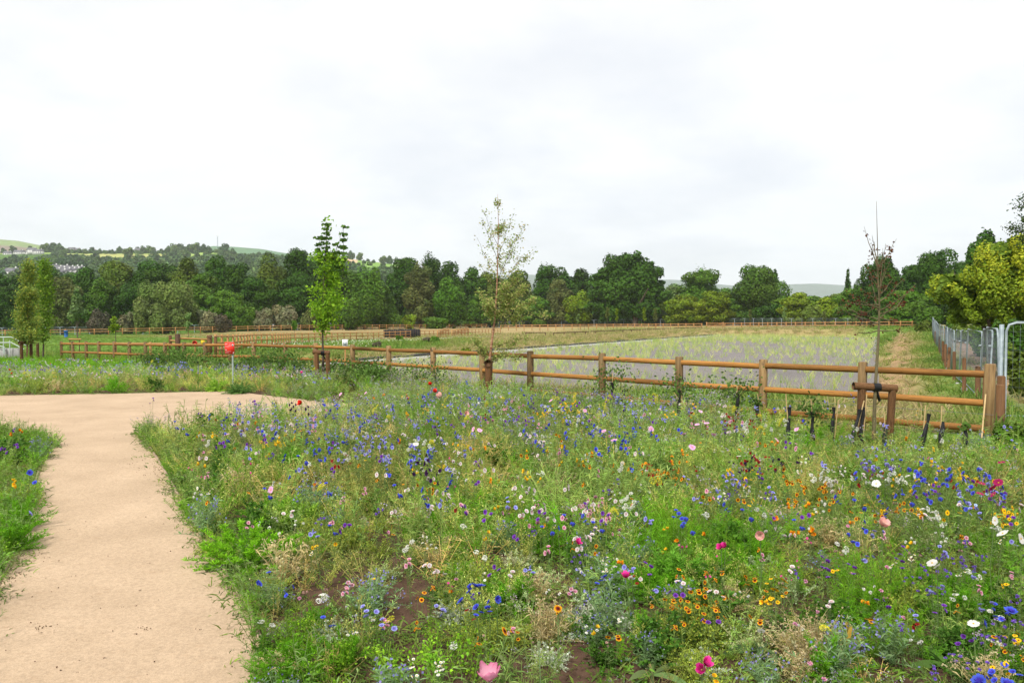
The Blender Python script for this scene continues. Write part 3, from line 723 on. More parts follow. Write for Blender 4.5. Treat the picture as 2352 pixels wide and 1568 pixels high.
def crown_geo(kind, W, H, col, leaf=.28, dens=1.0, var=.42, D=None):
    """crown centred at the origin, W wide, H tall"""
    g = G(); D = D or W * .85
    S = np.array([W / 2, D / 2, H / 2]); R = lobes_for(kind)
    ext = max(max(abs(c[0]) + r[0] for c, r in R), .01); zt = max(c[2] + r[2] for c, r in R); zb = min(c[2] - r[2] for c, r in R)
    for c, r in R:
        c = np.array(c); r = np.array(r); c = c / [ext, ext, 1]; c[2] = (c[2] - zb) / (zt - zb) * 2 - 1; r = r / [ext, ext, (zt - zb) / 2]
        rs = r * S; area = 4 * math.pi * ((rs[0] * rs[2] + rs[0] * rs[1] + rs[1] * rs[2]) / 3)
        n = int(min(2600, area / (leaf * leaf * 4 * .62) * 1.5 * dens)) + 8
        d = rand_dirs(n); bump = 1 + .16 * np.sin(d[:, 0] * 7 + c[0] * 30) * np.sin(d[:, 1] * 8 + c[1] * 20) * np.sin(d[:, 2] * 6 + 2) + rg.normal(0, .075, n)
        P = (c + d * r * bump[:, None]) * S
        lob = np.array(col) * (1 + rg.uniform(-var, var) * .55) * (1 + rg.uniform(-.09, .09, 3))
        sub = 1 + var * .8 * np.sin(d[:, 0] * 9 + 3 * c[1]) * np.sin(d[:, 1] * 9 + 2) * np.sin(d[:, 2] * 8)
        cc = lob[None] * sub[:, None] * (1 + rg.uniform(-.22, .22, (n, 1))) * (1 + rg.uniform(-.07, .07, (n, 3)))
        nn = unit(d / r); nn[:, 2] += .25
        leafq(g, P, nn, leaf, np.clip(cc, .004, .9))
    # dense inner body so light does not leak through
    c, r = R[-1]; th = np.linspace(0, 2 * math.pi, 13)[:-1]; V = []; ph = np.linspace(-1.4, 1.4, 8)
    for p in ph:
        for t in th: V.append([math.cos(t) * math.cos(p), math.sin(t) * math.cos(p), math.sin(p)])
    V = np.array(V); Qi = [[i * 12 + j, i * 12 + (j + 1) % 12, (i + 1) * 12 + (j + 1) % 12, (i + 1) * 12 + j] for i in range(7) for j in range(12)]
    V = (np.array(c) / [ext, ext, 1] + V * np.array(r) / [ext, ext, (zt - zb) / 2] * (.78 + .12 * np.sin(V[:, :1] * 9) * np.cos(V[:, 2:] * 7))) * S
    g.add(V, Qi, np.array(col) * .8)
    return g
def trunk_geo(h, r, limbs=4, spread=1.5, top=None):
    g = G(); t = np.linspace(0, 1, 6); P = np.stack([.06 * h * np.sin(t * 3) * rg.uniform(-1, 1), .05 * h * np.sin(t * 2.5), t * h - .1], 1)
    tube(g, P, r * (1.25 - t * .75), 8, (.1, .08, .06))
    for i in range(limbs):
        a = i * 6.28 / limbs + rg.uniform(0, .8); s = P[2 + i % 3]
        Q_ = np.array([s, s + [math.cos(a) * spread * .5, math.sin(a) * spread * .5, h * .18], s + [math.cos(a) * spread, math.sin(a) * spread, h * .45]])
        tube(g, Q_, [r * .5, r * .35, r * .12], 6, (.1, .08, .06))
    return g
def tree(px, ytop, w, d, kind, pal, label, cat='tree', name=None, leaf=None, low=.06, group='trees of the wood behind the far fence', dens=1., trunk=None, gap=0):
    p = at(px, ytop, d); z = T1(p[0], p[1]); H = p[2] - z; W = w * d / F
    name = name or ('shrub' if cat == 'shrub' else cat.split()[-1] + ('' if cat.split()[-1] == 'tree' else '_tree'))
    r = empty(name, (p[0], p[1], z - .1), label=label, cat=cat, group=group)
    leaf = leaf or max(.15, d * .00105)
    ch = H * (1 - low)
    g = crown_geo(kind, W * (1.22 if kind in ('wall', 'tall') and cat != 'poplar' else 1.0), ch, PAL[pal], leaf, dens)
    obj('crown', g.mesh('crown'), M['crown'], r, (0, 0, H * low + ch / 2 + .1))
    tg = trunk_geo(H * .6, trunk or max(.12, W * .035), 5, W * .22)
    obj('trunk', tg.mesh('trunk', col=False), M['bark'], r)
    return r
TREES = [
 (-25, 622, 110, 178, 'wall', 'dark', 'dark broadleaf tree cut off by the left edge of the photo', 'tree'),
 (42, 632, 78, 176, 'wall', 'dark2', 'dark tree behind the tall yellowing birch at the far left', 'tree'),
 (98, 610, 56, 190, 'tall', 'dark2', 'dark rounded tree just below the white village houses at the left', 'tree'),
 (140, 636, 88, 172, 'wall', 'brown', 'dusty olive brown tree between the left birch and the pale sapling', 'tree'),
 (203, 614, 66, 186, 'wall', 'dark', 'dark tree below the fields, left of the olive topped one', 'tree'),
 (232, 640, 60, 174, 'wall', 'mid', 'mid green tree behind the purple brown bush', 'tree'),
 (265, 600, 84, 192, 'wall', 'olive', 'large olive topped tree left of the soft willow', 'tree'),
 (345, 598, 96, 196, 'wall', 'dark2', 'broad dark tree directly above the soft grey green willow', 'tree'),
 (300, 650, 70, 174, 'wall', 'dark', 'dark lower tree touching the left side of the willow', 'tree'),
 (424, 592, 70, 198, 'wall', 'olive', 'light olive tree in the treeline right of the willow top', 'tree'),
 (470, 626, 96, 180, 'wall', 'mid', 'yellowish green tree in front between the willow and the red sign', 'tree'),
 (500, 588, 76, 204, 'wall', 'dark2', 'dark tree under the distant radio mast', 'tree'),
 (545, 604, 76, 190, 'wall', 'dark', 'very dark tree above the red sign', 'tree'),
 (520, 668, 70, 172, 'wall', 'mid', 'low green tree behind the chunky gateway', 'tree'),
 (612, 581, 92, 200, 'round', 'olive', 'big round topped olive green tree left of the young maple', 'tree'),
 (590, 640, 90, 186, 'wall', 'dark', 'dark mass of tree below the big round olive one', 'tree'),
 (692, 572, 92, 204, 'wall', 'dark', 'dark high topped tree just left of the young maple', 'tree'),
 (672, 636, 90, 190, 'wall', 'dark2', 'lower dark tree left of the maple trunk', 'tree'),
 (762, 604, 90, 206, 'wall', 'dark2', 'dark tree directly behind the young maple', 'tree'),
 (836, 614, 96, 200, 'round', 'mid', 'smooth mid green dome shaped tree right of the young maple', 'tree'),
 (885, 656, 78, 206, 'cone', 'mid', 'pyramid shaped green tree right of the dome shaped one', 'tree'),
 (930, 592, 80, 230, 'wall', 'dark', 'dark tree left of the tallest dark crown', 'tree'),
 (985, 587, 54, 236, 'tall', 'dark', 'tallest dark crown between maple and birch', 'tree'),
 (964, 610, 62, 222, 'tall', 'brown', 'narrow brownish olive tree above the dark screen', 'tree'),
 (1042, 636, 92, 214, 'maple', 'bright', 'bright green leafy tree left of the birch with layered boughs', 'tree'),
 (1034, 600, 60, 244, 'wall', 'dark2', 'dark tree rising behind the bright layered one', 'tree'),
 (1080, 612, 62, 248, 'wall', 'dark2', 'dark tree just left of the birch', 'tree'),
 (1125, 624, 62, 250, 'wall', 'olive', 'olive tree directly behind the birch trunk', 'tree'),
 (1100, 676, 70, 240, 'wall', 'mid', 'lower green tree behind the birch, left side', 'tree'),
 (1190, 620, 78, 250, 'wall', 'olive', 'olive tree seen through the birch twigs', 'tree'),
 (1250, 609, 60, 262, 'wall', 'dark2', 'small dark round crown right of the birch, leftmost of three', 'tree'),
 (1290, 613, 60, 262, 'wall', 'dark2', 'small dark round crown, middle of three right of the birch', 'tree'),
 (1329, 618, 56, 262, 'wall', 'dark2', 'small dark round crown touching the big oak, rightmost of three', 'tree'),
 (1281, 642, 62, 244, 'wall', 'brown', 'brownish green tree between birch and big oak', 'tree'),
 (1328, 668, 72, 238, 'round', 'yg', 'yellow green rounded tree at the left foot of the big oak', 'tree'),
 (1235, 680, 66, 240, 'wall', 'mid', 'low mid green tree right of the birch', 'tree'),
 (1548, 652, 52, 232, 'wall', 'pale', 'pale green tree at the right foot of the big oak', 'tree'),
 (1610, 620, 84, 226, 'tall', 'mid', 'airy mid green tree right of the big oak', 'tree'),
 (1640, 668, 80, 206, 'wall', 'yg', 'low yellow green tree between the airy one and the round dark one', 'tree'),
 (1566, 676, 74, 212, 'wall', 'yg', 'low yellow green tree just right of the big oak trunk', 'tree'),
 (1746, 609, 146, 206, 'round', 'mid', 'large isolated round green tree right of centre', 'tree'),
 (1690, 690, 60, 208, 'wall', 'mid', 'low green tree at the left foot of the round isolated one', 'tree'),
 (1780, 618, 14, 222, 'tall', 'dark2', 'thin spire of a poplar behind the round isolated tree', 'poplar'),
 (1835, 672, 76, 190, 'wall', 'yg', 'bright yellow green low tree right of the round isolated one', 'tree'),
 (1900, 684, 70, 180, 'wall', 'yg', 'low yellowish tree below the blue hills', 'tree'),
 (1948, 616, 22, 200, 'cone', 'dark2', 'slim dark conifer left of the bare young tree', 'conifer'),
 (1970, 664, 100, 172, 'wall', 'mid', 'mid green thicket tree behind the left side of the bare young tree', 'tree'),
 (2022, 587, 116, 158, 'oak', 'dark2', 'dark oak behind the top of the bare young tree', 'oak'),
 (2150, 573, 138, 140, 'oak', 'dark2', 'broad dark oak left of the yellow leaved tree', 'oak'),
 (2080, 668, 120, 140, 'wall', 'mid', 'green undergrowth tree between the two right hand oaks', 'tree'),
 (2262, 530, 120, 105, 'oak', 'dark2', 'tall dark oak rising behind the yellow leaved tree', 'oak'),
]
for i, (x, y, pl, lab) in enumerate(((1545, 668, 'olive', 'olive hedge tree between big oak and airy tree'), (1590, 660, 'mid', 'mid green hedge tree below the airy tree'), (1668, 662, 'mid', 'leafy hedge tree left behind the round isolated tree'), (1700, 668, 'dark2', 'dark hedge tree at the left flank of the round isolated tree'), (1800, 676, 'mid', 'mid green hedge tree right behind the round isolated tree'),
        (1862, 680, 'mid', 'green hedge tree under the middle of the blue hills'), (1925, 674, 'olive', 'olive hedge tree just left of the slim conifer'), (2000, 650, 'mid', 'green hedge tree below the oak behind the bare young tree'), (2060, 640, 'dark2', 'dark tree filling the gap between the right hand oaks'), (2095, 610, 'dark2', 'dark shoulder tree left of the broad dark oak'), (2210, 600, 'dark2', 'dark tree between the two tallest right hand oaks'), (1385, 640, 'dark2', 'dark tree against the left shoulder of the big oak'), (1155, 640, 'dark2', 'dark tree filling the treeline right behind the birch'), (800, 630, 'dark2', 'dark tree between young maple and dome shaped tree'), (740, 590, 'dark2', 'dark tree just behind the maple shoots'), (385, 606, 'dark2', 'dark tree between the two light olive crowns'), (170, 626, 'dark2', 'dark tree behind the dusty olive one'))):
    TREES.append((x, y, 84, float(np.interp(x, [0, 700, 1118, 1400, 1700, 1950, 2128], [205, 215, 262, 250, 222, 180, 158])), 'wall', pl, lab, 'tree'))
for t in TREES: tree(*t)
# background fill of the wood, reads as one mass at its foot
def wood_fill():
    g = G()
    P = resample([(-80, 740, 205), (640, 738, 225), (1118, 736, 285), (1420, 734, 275), (1700, 732, 245), (1950, 731, 205), (2140, 729, 185)], 5.0, 0)
    for p in P:
        z = T1(p[0], p[1]); Hh = rg.uniform(5, 8.5); c = crown_geo('wall', 8, Hh, PAL['dark'], .42, .7)
        TT = np.eye(4); TT[:3, 3] = [p[0], p[1] + rg.uniform(-2, 2), z + Hh / 2 - .3]; g.join(c, TT)
    obj('woodland_understorey', g.mesh('understorey'), M['crown'], label='dark tangled undergrowth at the foot of the wood', cat='undergrowth', kind='stuff')
wood_fill()
# shrubs along the foot
for t in [
 (381, 646, 134, 158, 'willow', 'willow', 'soft grey green willow standing in front of the dark wood', 'willow'),
 (226, 710, 52, 160, 'shrub', 'purple', 'purple brown rounded bush behind the far left fence', 'shrub'),
 (290, 716, 44, 160, 'shrub', 'grey', 'greyish bush left of the soft willow', 'shrub'),
 (478, 712, 52, 160, 'shrub', 'grey', 'grey green bush right of the soft willow', 'shrub'),
 (510, 722, 44, 158, 'shrub', 'purple', 'low brownish bush behind the gateway', 'shrub'),
 (560, 700, 50, 166, 'shrub', 'mid', 'small green bush above the red sign', 'shrub'),
 (606, 708, 56, 168, 'shrub', 'grey', 'pale grey green hawthorn bush left of the young maple', 'shrub'),
 (652, 700, 60, 170, 'shrub', 'grey', 'taller grey green bush close to the young maple', 'shrub'),
 (712, 706, 58, 176, 'shrub', 'brown', 'olive brown bush directly left of the maple trunk', 'shrub'),
 (800, 683, 72, 182, 'willow', 'mid', 'soft rounded green bush right of the maple trunk', 'shrub'),
 (880, 720, 52, 205, 'shrub', 'mid', 'green bush under the pyramid shaped tree', 'shrub'),
 (940, 722, 34, 200, 'shrub', 'yg', 'small vivid yellow green bush above the dark screen', 'shrub'),
 (1000, 728, 60, 205, 'shrub', 'mid', 'low green bush at the foot of the bright layered tree', 'shrub'),
 (1400, 712, 60, 240, 'shrub', 'dark2', 'dark bush under the left boughs of the big oak', 'shrub'),
 (1512, 708, 50, 238, 'shrub', 'dark2', 'dark bush under the right boughs of the big oak', 'shrub'),
 (1598, 706, 60, 210, 'shrub', 'yg', 'vivid yellow green bush above the field gate', 'shrub'),
 (1760, 700, 60, 200, 'shrub', 'dark2', 'dark bush below the round isolated tree', 'shrub'),
 (1868, 700, 60, 178, 'shrub', 'olive', 'olive bush in the hedge below the blue hills', 'shrub'),
 (2130, 690, 70, 120, 'shrub', 'mid', 'green bush just behind the far end of the mesh fence', 'shrub'),
 (2190, 728, 44, 78, 'shrub', 'mid', 'blue green bush on the bank beyond the mesh fence', 'shrub')]:
    tree(*t, low=.0, group=None)
def big_oak():
    d = 222; p = at(1441, 576, d); z = T1(p[0], p[1]); H = p[2] - z
    r = empty('oak_tree', (p[0], p[1], z), label='biggest tree, a wide dark oak with a thick trunk right of centre', cat='oak')
    g = G(); s = d / F
    # lobes measured from its outline: (dx, y, radius) in metres
    L_ = [(0, 604, 26), (25, 606, 22), (-25, 612, 26), (48, 618, 20), (68, 628, 16), (-48, 630, 26), (50, 644, 28), (-20, 640, 40), (20, 640, 40), (-62, 652, 26), (66, 664, 24), (-50, 672, 34), (45, 678, 36), (-5, 672, 44), (-76, 678, 18), (72, 690, 20), (-66, 704, 24), (-34, 706, 28), (34, 704, 30), (62, 712, 20), (0, 708, 28), (-82, 650, 10), (-74, 634, 9), (80, 650, 9), (20, 590, 11), (-8, 588, 12), (58, 604, 8), (84, 676, 8), (-52, 722, 20), (-86, 700, 12), (28, 722, 16), (52, 728, 14)]
    for dx, y, rr in L_:
        c = at(1441 + dx, y, d) - p; R_ = rr * s
        for k in range(3):
            off = rg.normal(0, .35, 3) * R_ * [1, 1.4, .8]; r2 = R_ * rg.uniform(.5, .72)
            n = int(4 * math.pi * r2 * r2 / (.3 ** 2 * 4) * 2.1)
            dd = rand_dirs(n); P = c + off + dd * (r2 * (1 + rg.normal(0, .13, n)))[:, None] * [1, 1, .85]
            P[:, 1] += (rg.uniform(-1, 1) * 2.2)
            cc = np.array(PAL['dark2']) * (1 + rg.uniform(-.2, .2)) * (1 + rg.uniform(-.25, .25, (n, 1))) * (1 + rg.uniform(-.06, .06, (n, 3)))
            nn = dd.copy(); nn[:, 2] += .3; leafq(g, P, nn, .31, cc)
        if rr > 22:
            n = int(rr * rr * .9); dd = rand_dirs(n) * rg.uniform(.2, .75, (n, 1)); leafq(g, c + dd * R_ * [1, 1, .8], dd, .5, np.array(PAL['dark2']) * .9 * np.ones((n, 3)))
    V, Q, C = g.arr(); V += [0, 0, H]
    obj('crown', g.mesh('oak_crown'), M['crown'], r)
    g = G(); tr = at(1459, 742, d) - p; bx = tr[0]
    tube(g, [[bx, 0, -.4], [bx, 0, .8], [bx + .1, 0, 3], [bx - .3, 0, 6], [bx - 1.4, 0, 11]], [1.15, .85, .75, .65, .3], 10)
    for a, l in ((.4, 6), (2.2, 7), (3.6, 8), (5.2, 6), (1.3, 6)):
        tube(g, [[bx, 0, 4.5], [bx + math.cos(a) * l * .5, math.sin(a) * l * .5, 7.5], [bx + math.cos(a) * l, math.sin(a) * l, 11]], [.5, .34, .12], 7)
    obj('trunk', g.mesh('oak_trunk', col=False), M['bark'], r)
big_oak()
def yellow_tree():
    """large near tree with yellowing leaves on the right"""
    d = 40; p = at(2290, 548, d); z = T1(p[0], p[1]); r = empty('yellowing_tree', (p[0], p[1], z), label='big bushy tree with yellow green leaves at the right edge', cat='tree')
    H = p[2] - z; s = d / F; g = G()
    L_ = [(2300, 590, 40), (2340, 570, 40), (2262, 622, 36), (2222, 655, 34), (2182, 652, 28), (2170, 680, 18), (2320, 640, 55), (2260, 680, 45), (2390, 600, 60), (2390, 690, 60), (2330, 700, 46), (2220, 692, 28), (2420, 560, 50), (2290, 720, 30), (2350, 738, 26), (2200, 700, 20), (2176, 664, 20), (2440, 660, 60), (2290, 690, 50), (2250, 715, 40), (2330, 660, 50), (2210, 725, 26), (2300, 735, 36), (2360, 715, 50), (2240, 660, 40)]
    for i, (x, y, rr) in enumerate(L_):
        c = at(x, y, d) - p; R_ = rr * s
        for k in range(4):
            off = rg.normal(0, .4, 3) * R_ * [1, 1.2, .8]; off[1] += rg.uniform(-1.6, .8); r2 = R_ * rg.uniform(.42, .62); n = int(4 * math.pi * r2 * r2 / (.055 ** 2 * 4) * 1.5)
            dd = rand_dirs(n); P = c + off + dd * (r2 * (1 + rg.normal(0, .18, n)))[:, None]
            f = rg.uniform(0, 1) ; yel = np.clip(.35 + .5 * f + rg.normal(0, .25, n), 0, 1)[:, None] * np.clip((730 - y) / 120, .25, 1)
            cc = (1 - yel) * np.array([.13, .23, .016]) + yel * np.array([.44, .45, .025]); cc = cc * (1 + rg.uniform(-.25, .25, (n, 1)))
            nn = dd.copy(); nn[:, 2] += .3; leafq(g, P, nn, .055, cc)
        n = int(rr * 14); dd = rand_dirs(n) * rg.uniform(.1, .7, (n, 1)); leafq(g, c + dd * R_, dd, .22, np.array([.12, .19, .02]) * np.ones((n, 3)))
    V, Q, C = g.arr(); V += [0, 0, H]
    obj('crown', g.mesh('yellow_crown'), M['crown'], r)
    g = G()
    for a in (0, 1.1, 2.4, 3.7, 5.1):
        l = 2.0; tube(g, [[0, 0, -.2], [math.cos(a) * .5, math.sin(a) * .5, H * .3], [math.cos(a) * l, math.sin(a) * l, H * .75]], [.13, .1, .03], 7)
    obj('trunk', g.mesh('yellow_trunk', col=False), M['bark'], r)
    # understorey shrubs on the path side
    for (x, y, w, dd_, pl, lab) in ((2225, 745, 80, 60, 'olive', 'low scrub beyond the mesh fence under the yellow tree'), (2262, 752, 70, 46, 'mid', 'dark green scrub behind the mesh panels'), (2330, 735, 110, 30, 'dark2', 'dense dark scrub at the right edge below the yellow tree'), (2345, 790, 60, 22, 'olive', 'weedy green verge bush at the right edge behind the mesh')):
        tree(x, y, w, dd_, 'shrub', pl, lab, 'shrub', low=0, group=None, leaf=.06 if dd_ < 50 else .1)
    # spray of leaves entering at the top right, from a tall tree out of frame
    b = at(2440, 560, 30); z = T1(b[0], b[1]); r2 = empty('overhanging_tree', (b[0], b[1], z), label='leafy branch tips of a tall tree entering at the upper right edge', cat='tree')
    g = G(); gb = G(); Hb = b[2] - z
    tube(gb, [[0, 0, -.2], [.05, 0, Hb * .5], [0, 0, Hb + 2.2]], [.2, .15, .05], 8)
    for (x1, y1) in ((2338, 470), (2322, 520), (2345, 500), (2350, 455), (2330, 545), (2318, 524)):
        e = at(x1, y1, 30) - [b[0], b[1], z]; s0 = np.array([0, 0, e[2] - .8]); mid = (s0 + e) / 2 + [0, 0, .15]
        tube(gb, [s0, mid, e], [.03, .02, .006], 5)
        n = 230; t = rg.uniform(.35, 1.05, n)[:, None]; P = s0 * (1 - t) + e * t + rg.normal(0, .13, (n, 3)); leafq(g, P, rand_dirs(n), .036, jit((.05, .085, .02), n)[:, 0])
    tube(gb, [[0, 0, Hb + 1], [0, 0, Hb + 2.4]], [.04, .02], 6)
    TT = np.eye(4); TT[:3, 3] = [1.9, .6, Hb - .2]; g.join(crown_geo('round', 3.4, 4.6, (.05, .085, .02), .06, .6), TT)
    obj('crown', g.mesh('branch_leaves'), M['crown'], r2); obj('trunk', gb.mesh('branch_wood', col=False), M['bark'], r2)
yellow_tree()

# ---- young planted trees
def stakes(pts, cross, rad, lab, belt=None):
    """pts: [(top), (bottom)] world; cross: (a, b) world"""
    org = pts[0][1]; r = empty('tree_stake_frame', org, label=lab, cat='tree stakes')
    g = []
    for tp, bt in pts: bar('stake', bt - [0, 0, .2], tp, rad, M['stake'], r, 12, org)
    if cross: bar('crossbar', cross[0], cross[1], rad * 1.08, M['stake'], r, 12, org)
    if belt is not None:
        gg = G(); tube(gg, [[-.05, 0, 0], [.05, 0, 0]], rad * 1.22, 10); tube(gg, [[0, 0, 0], [.02, 0, -.1], [.06, .02, -.2]], .02, 4); obj('rubber_belt', gg.mesh('belt', col=False), M['black'], r, belt - org)
    return r
def walk(p0, p1, n, wob):
    t = np.linspace(0, 1, n)[:, None]; P = p0 * (1 - t) + p1 * t; P[1:-1] += rg.normal(0, wob, (n - 2, 3)); return P
def young(name, lab, cat, base, pts, r0, mat, branches, leafc, leaf, nleaf, hang=0., twig=.012, tipleaf=True, br_=.16, lm=1.0, twm=None, spread_=1.0):
    """pts trunk polyline (world); branches: (t on trunk, end point world, n leaves)"""
    r = empty(name, base, label=lab, cat=cat); P = np.array(pts) - base; k = len(P)
    g = G(); tt = np.linspace(0, 1, k); 
    ts = np.linspace(0, 1, 4 * k); PP = np.stack([np.interp(ts, tt, P[:, i]) for i in range(3)], 1)
    tube(g, PP, r0 * (1 - .97 * ts ** .6) + .0015, 8); obj('trunk', g.mesh('trunk', col=False), mat, r)
    gl = G(); gb = G(); 
    for t, e, nl in branches:
        s = np.array([np.interp(t, ts, PP[:, i]) for i in range(3)]); e = np.array(e) - base; Lb = np.linalg.norm(e - s)
        mid = (s + e) / 2 + [0, 0, hang * Lb]; u = np.linspace(0, 1, 7)[:, None]
        B = (1 - u) ** 2 * s + 2 * u * (1 - u) * mid + u * u * e; B[1:-1] += rg.normal(0, .012 * Lb, (5, 3))
        tube(gb, B, np.linspace(max(.005, r0 * br_), .002, 7), 5)
        # side twigs
        nt_ = max(2, int(Lb * 5))
        for q in range(nt_):
            a = rg.uniform(.25, 1); i0 = int(a * 5.99); s2 = B[i0]; l2 = Lb * rg.uniform(.12, .32) * (1.2 - a)
            dr = unit((B[-1] - B[0]) + rand_dirs(1)[0] * Lb * .8 + [0, 0, (.15 if hang >= 0 else -.5) * Lb]); e2 = s2 + dr * max(.08, l2)
            tube(gb, [s2, (s2 + e2) / 2 + rg.normal(0, .01, 3), e2], [.004, .003, .0015], 4)
            if nl:
                m = max(1, int(nl * lm / nt_ * 1.1)); t2 = rg.uniform(.2, 1.05, m)[:, None]; C = s2 * (1 - t2) + e2 * t2 + rg.normal(0, leaf * spread_, (m, 3)); leafs(gl, C, leaf, leafc)
        if nl:
            m = max(1, int(nl * lm * .6)); t2 = rg.uniform(.15, 1.02, m); C = np.stack([np.interp(t2, u[:, 0], B[:, i]) for i in range(3)], 1) + rg.normal(0, leaf * spread_, (m, 3)); leafs(gl, C, leaf, leafc)
    if gb.V: obj('branches', gb.mesh('branches', col=False), twm or mat, r)
    if gl.V: obj('foliage', gl.mesh('foliage'), M['leaf'], r)
    return r
def leafs(g, C, size, cols):
    n = len(C)
    if n == 0: return
    cols = np.array(cols); cc = cols[rg.integers(0, len(cols), n)] * (1 + rg.uniform(-.25, .25, (n, 1)))
    d = rand_dirs(n, -1, .2); sz = size * rg.uniform(.7, 1.3, n); t = np.array([-1, -.2, 1.]); P = C[:, None] + d[:, None] * t[None, :, None] * sz[:, None, None]
    ribbon(g, P, np.array([.35, .75, .05])[None] * sz[:, None], np.cross(d, rand_dirs(n)), np.repeat(cc[:, None], 3, 1))

def right_bare_tree():
    d = 10.9; A = lambda x, y, dd=0: at(x, y, d + dd)
    base = A(2006, 1010); base[2] = T1(base[0], base[1])
    tr = [base, A(2010, 900), A(2018, 770), A(2020, 700), A(2017, 640), A(2016, 580), A(2013, 462)]
    br = [(.42, A(1930, 700, .3), 10), (.40, A(1965, 740, -.3), 6), (.45, A(2088, 690, .2), 8), (.43, A(2060, 735, -.2), 6), (.5, A(1940, 740, .2), 8), (.52, A(2076, 640, .3), 10), (.53, A(1975, 660, -.2), 8), (.56, A(2052, 640, .2), 8), (.60, A(1990, 610, -.1), 6), (.72, A(1985, 520, .1), 8), (.72, A(2060, 548, .1), 14), (.70, A(2034, 560, -.2), 4), (.6, A(2044, 600, -.1), 6), (.48, A(1948, 672, -.4), 16), (.47, A(2098, 664, -.3), 12), (.5, A(1930, 690, 0), 16), (.76, A(2003, 540, 0), 2), (.5, A(2009, 555, .1), 3), (.52, A(2028, 570, -.1), 3), (.55, A(2036, 585, .1), 3), (.45, A(1995, 615, .2), 4), (.4, A(1922, 705, .1), 10), (.42, A(2104, 650, .1), 8), (.36, A(1960, 765, .2), 4), (.36, A(2075, 755, -.2), 4)]
    young('bare_young_tree', 'almost leafless young tree with red brown dead leaves at the right', 'tree', base, tr, .034, M['greenbark'], br, [(.20, .07, .035), (.14, .055, .03), (.10, .06, .03)], .018, 0, hang=-.08, br_=.3, lm=1.6, twm=M['greenbark'])
    stakes([(A(1980, 893), A(1970, 1042)), (A(2050, 893), A(2040, 1026))], (A(1960, 886), A(2059, 892)), .052, 'timber stake frame with a thick crossbar tied to the bare young tree', A(2013, 889))
right_bare_tree()
def birch():
    d = 17.2; A = lambda x, y, dd=0: at(x, y, d + dd)
    base = A(1120, 900); base[2] = T1(base[0], base[1])
    tr = [base, A(1123, 840), A(1129, 790), A(1136, 735), A(1141, 670), A(1143, 600), A(1145, 520), A(1143, 446)]
    br = [(.62, A(1095, 545, .2), 46), (.7, A(1106, 500, -.2), 50), (.78, A(1106, 482, .2), 36), (.9, A(1143, 462, 0), 46), (.8, A(1160, 505, .2), 60), (.72, A(1182, 490, 0), 50), (.62, A(1206, 514, -.2), 110), (.60, A(1232, 575, .2), 120), (.58, A(1175, 560, .3), 60), (.82, A(1150, 520, .2), 90), (.68, A(1150, 585, .2), 60), (.55, A(1100, 604, 0), 16),
          (.5, A(1190, 640, .3), 180), (.48, A(1215, 660, -.2), 190), (.46, A(1100, 668, .2), 140), (.47, A(1120, 700, -.3), 150), (.44, A(1170, 700, .2), 220), (.43, A(1205, 705, -.2), 190), (.42, A(1235, 690, .3), 130), (.40, A(1262, 722, .2), 110), (.4, A(1108, 690, -.3), 130), (.38, A(1200, 728, .2), 140), (.52, A(1165, 650, -.2), 160), (.50, A(1190, 680, 0), 200),
          (.28, A(1185, 790, .3), 150), (.25, A(1215, 775, -.2), 120), (.22, A(1095, 800, .2), 130), (.2, A(1170, 815, .2), 150), (.22, A(1200, 830, -.2), 100), (.15, A(1085, 770, -.2), 90), (.12, A(1100, 780, .2), 90)]
    young('birch_tree', 'slender young birch with drooping yellow green leaves in the centre', 'birch', base, tr, .048, M['birchbark'], br, [(.32, .40, .10), (.42, .45, .13), (.22, .32, .07), (.45, .38, .16)], .020, 0, hang=.1, lm=1.3, br_=.11, twm=M['twig'], spread_=2.6)
    # stake carrying its crossbar end-on
    d2 = 16.9; B = lambda x, y, dd=0: at(x, y, d2 + dd)
    stakes([(B(1121.5, 832), B(1122, 915)), (B(1124, 832, 1.0), B(1124, 905, 1.0))], (B(1121, 834, -.1), B(1126, 829, 1.15)), .075, 'orange brown timber stake below the birch with its crossbar seen end on')
birch()
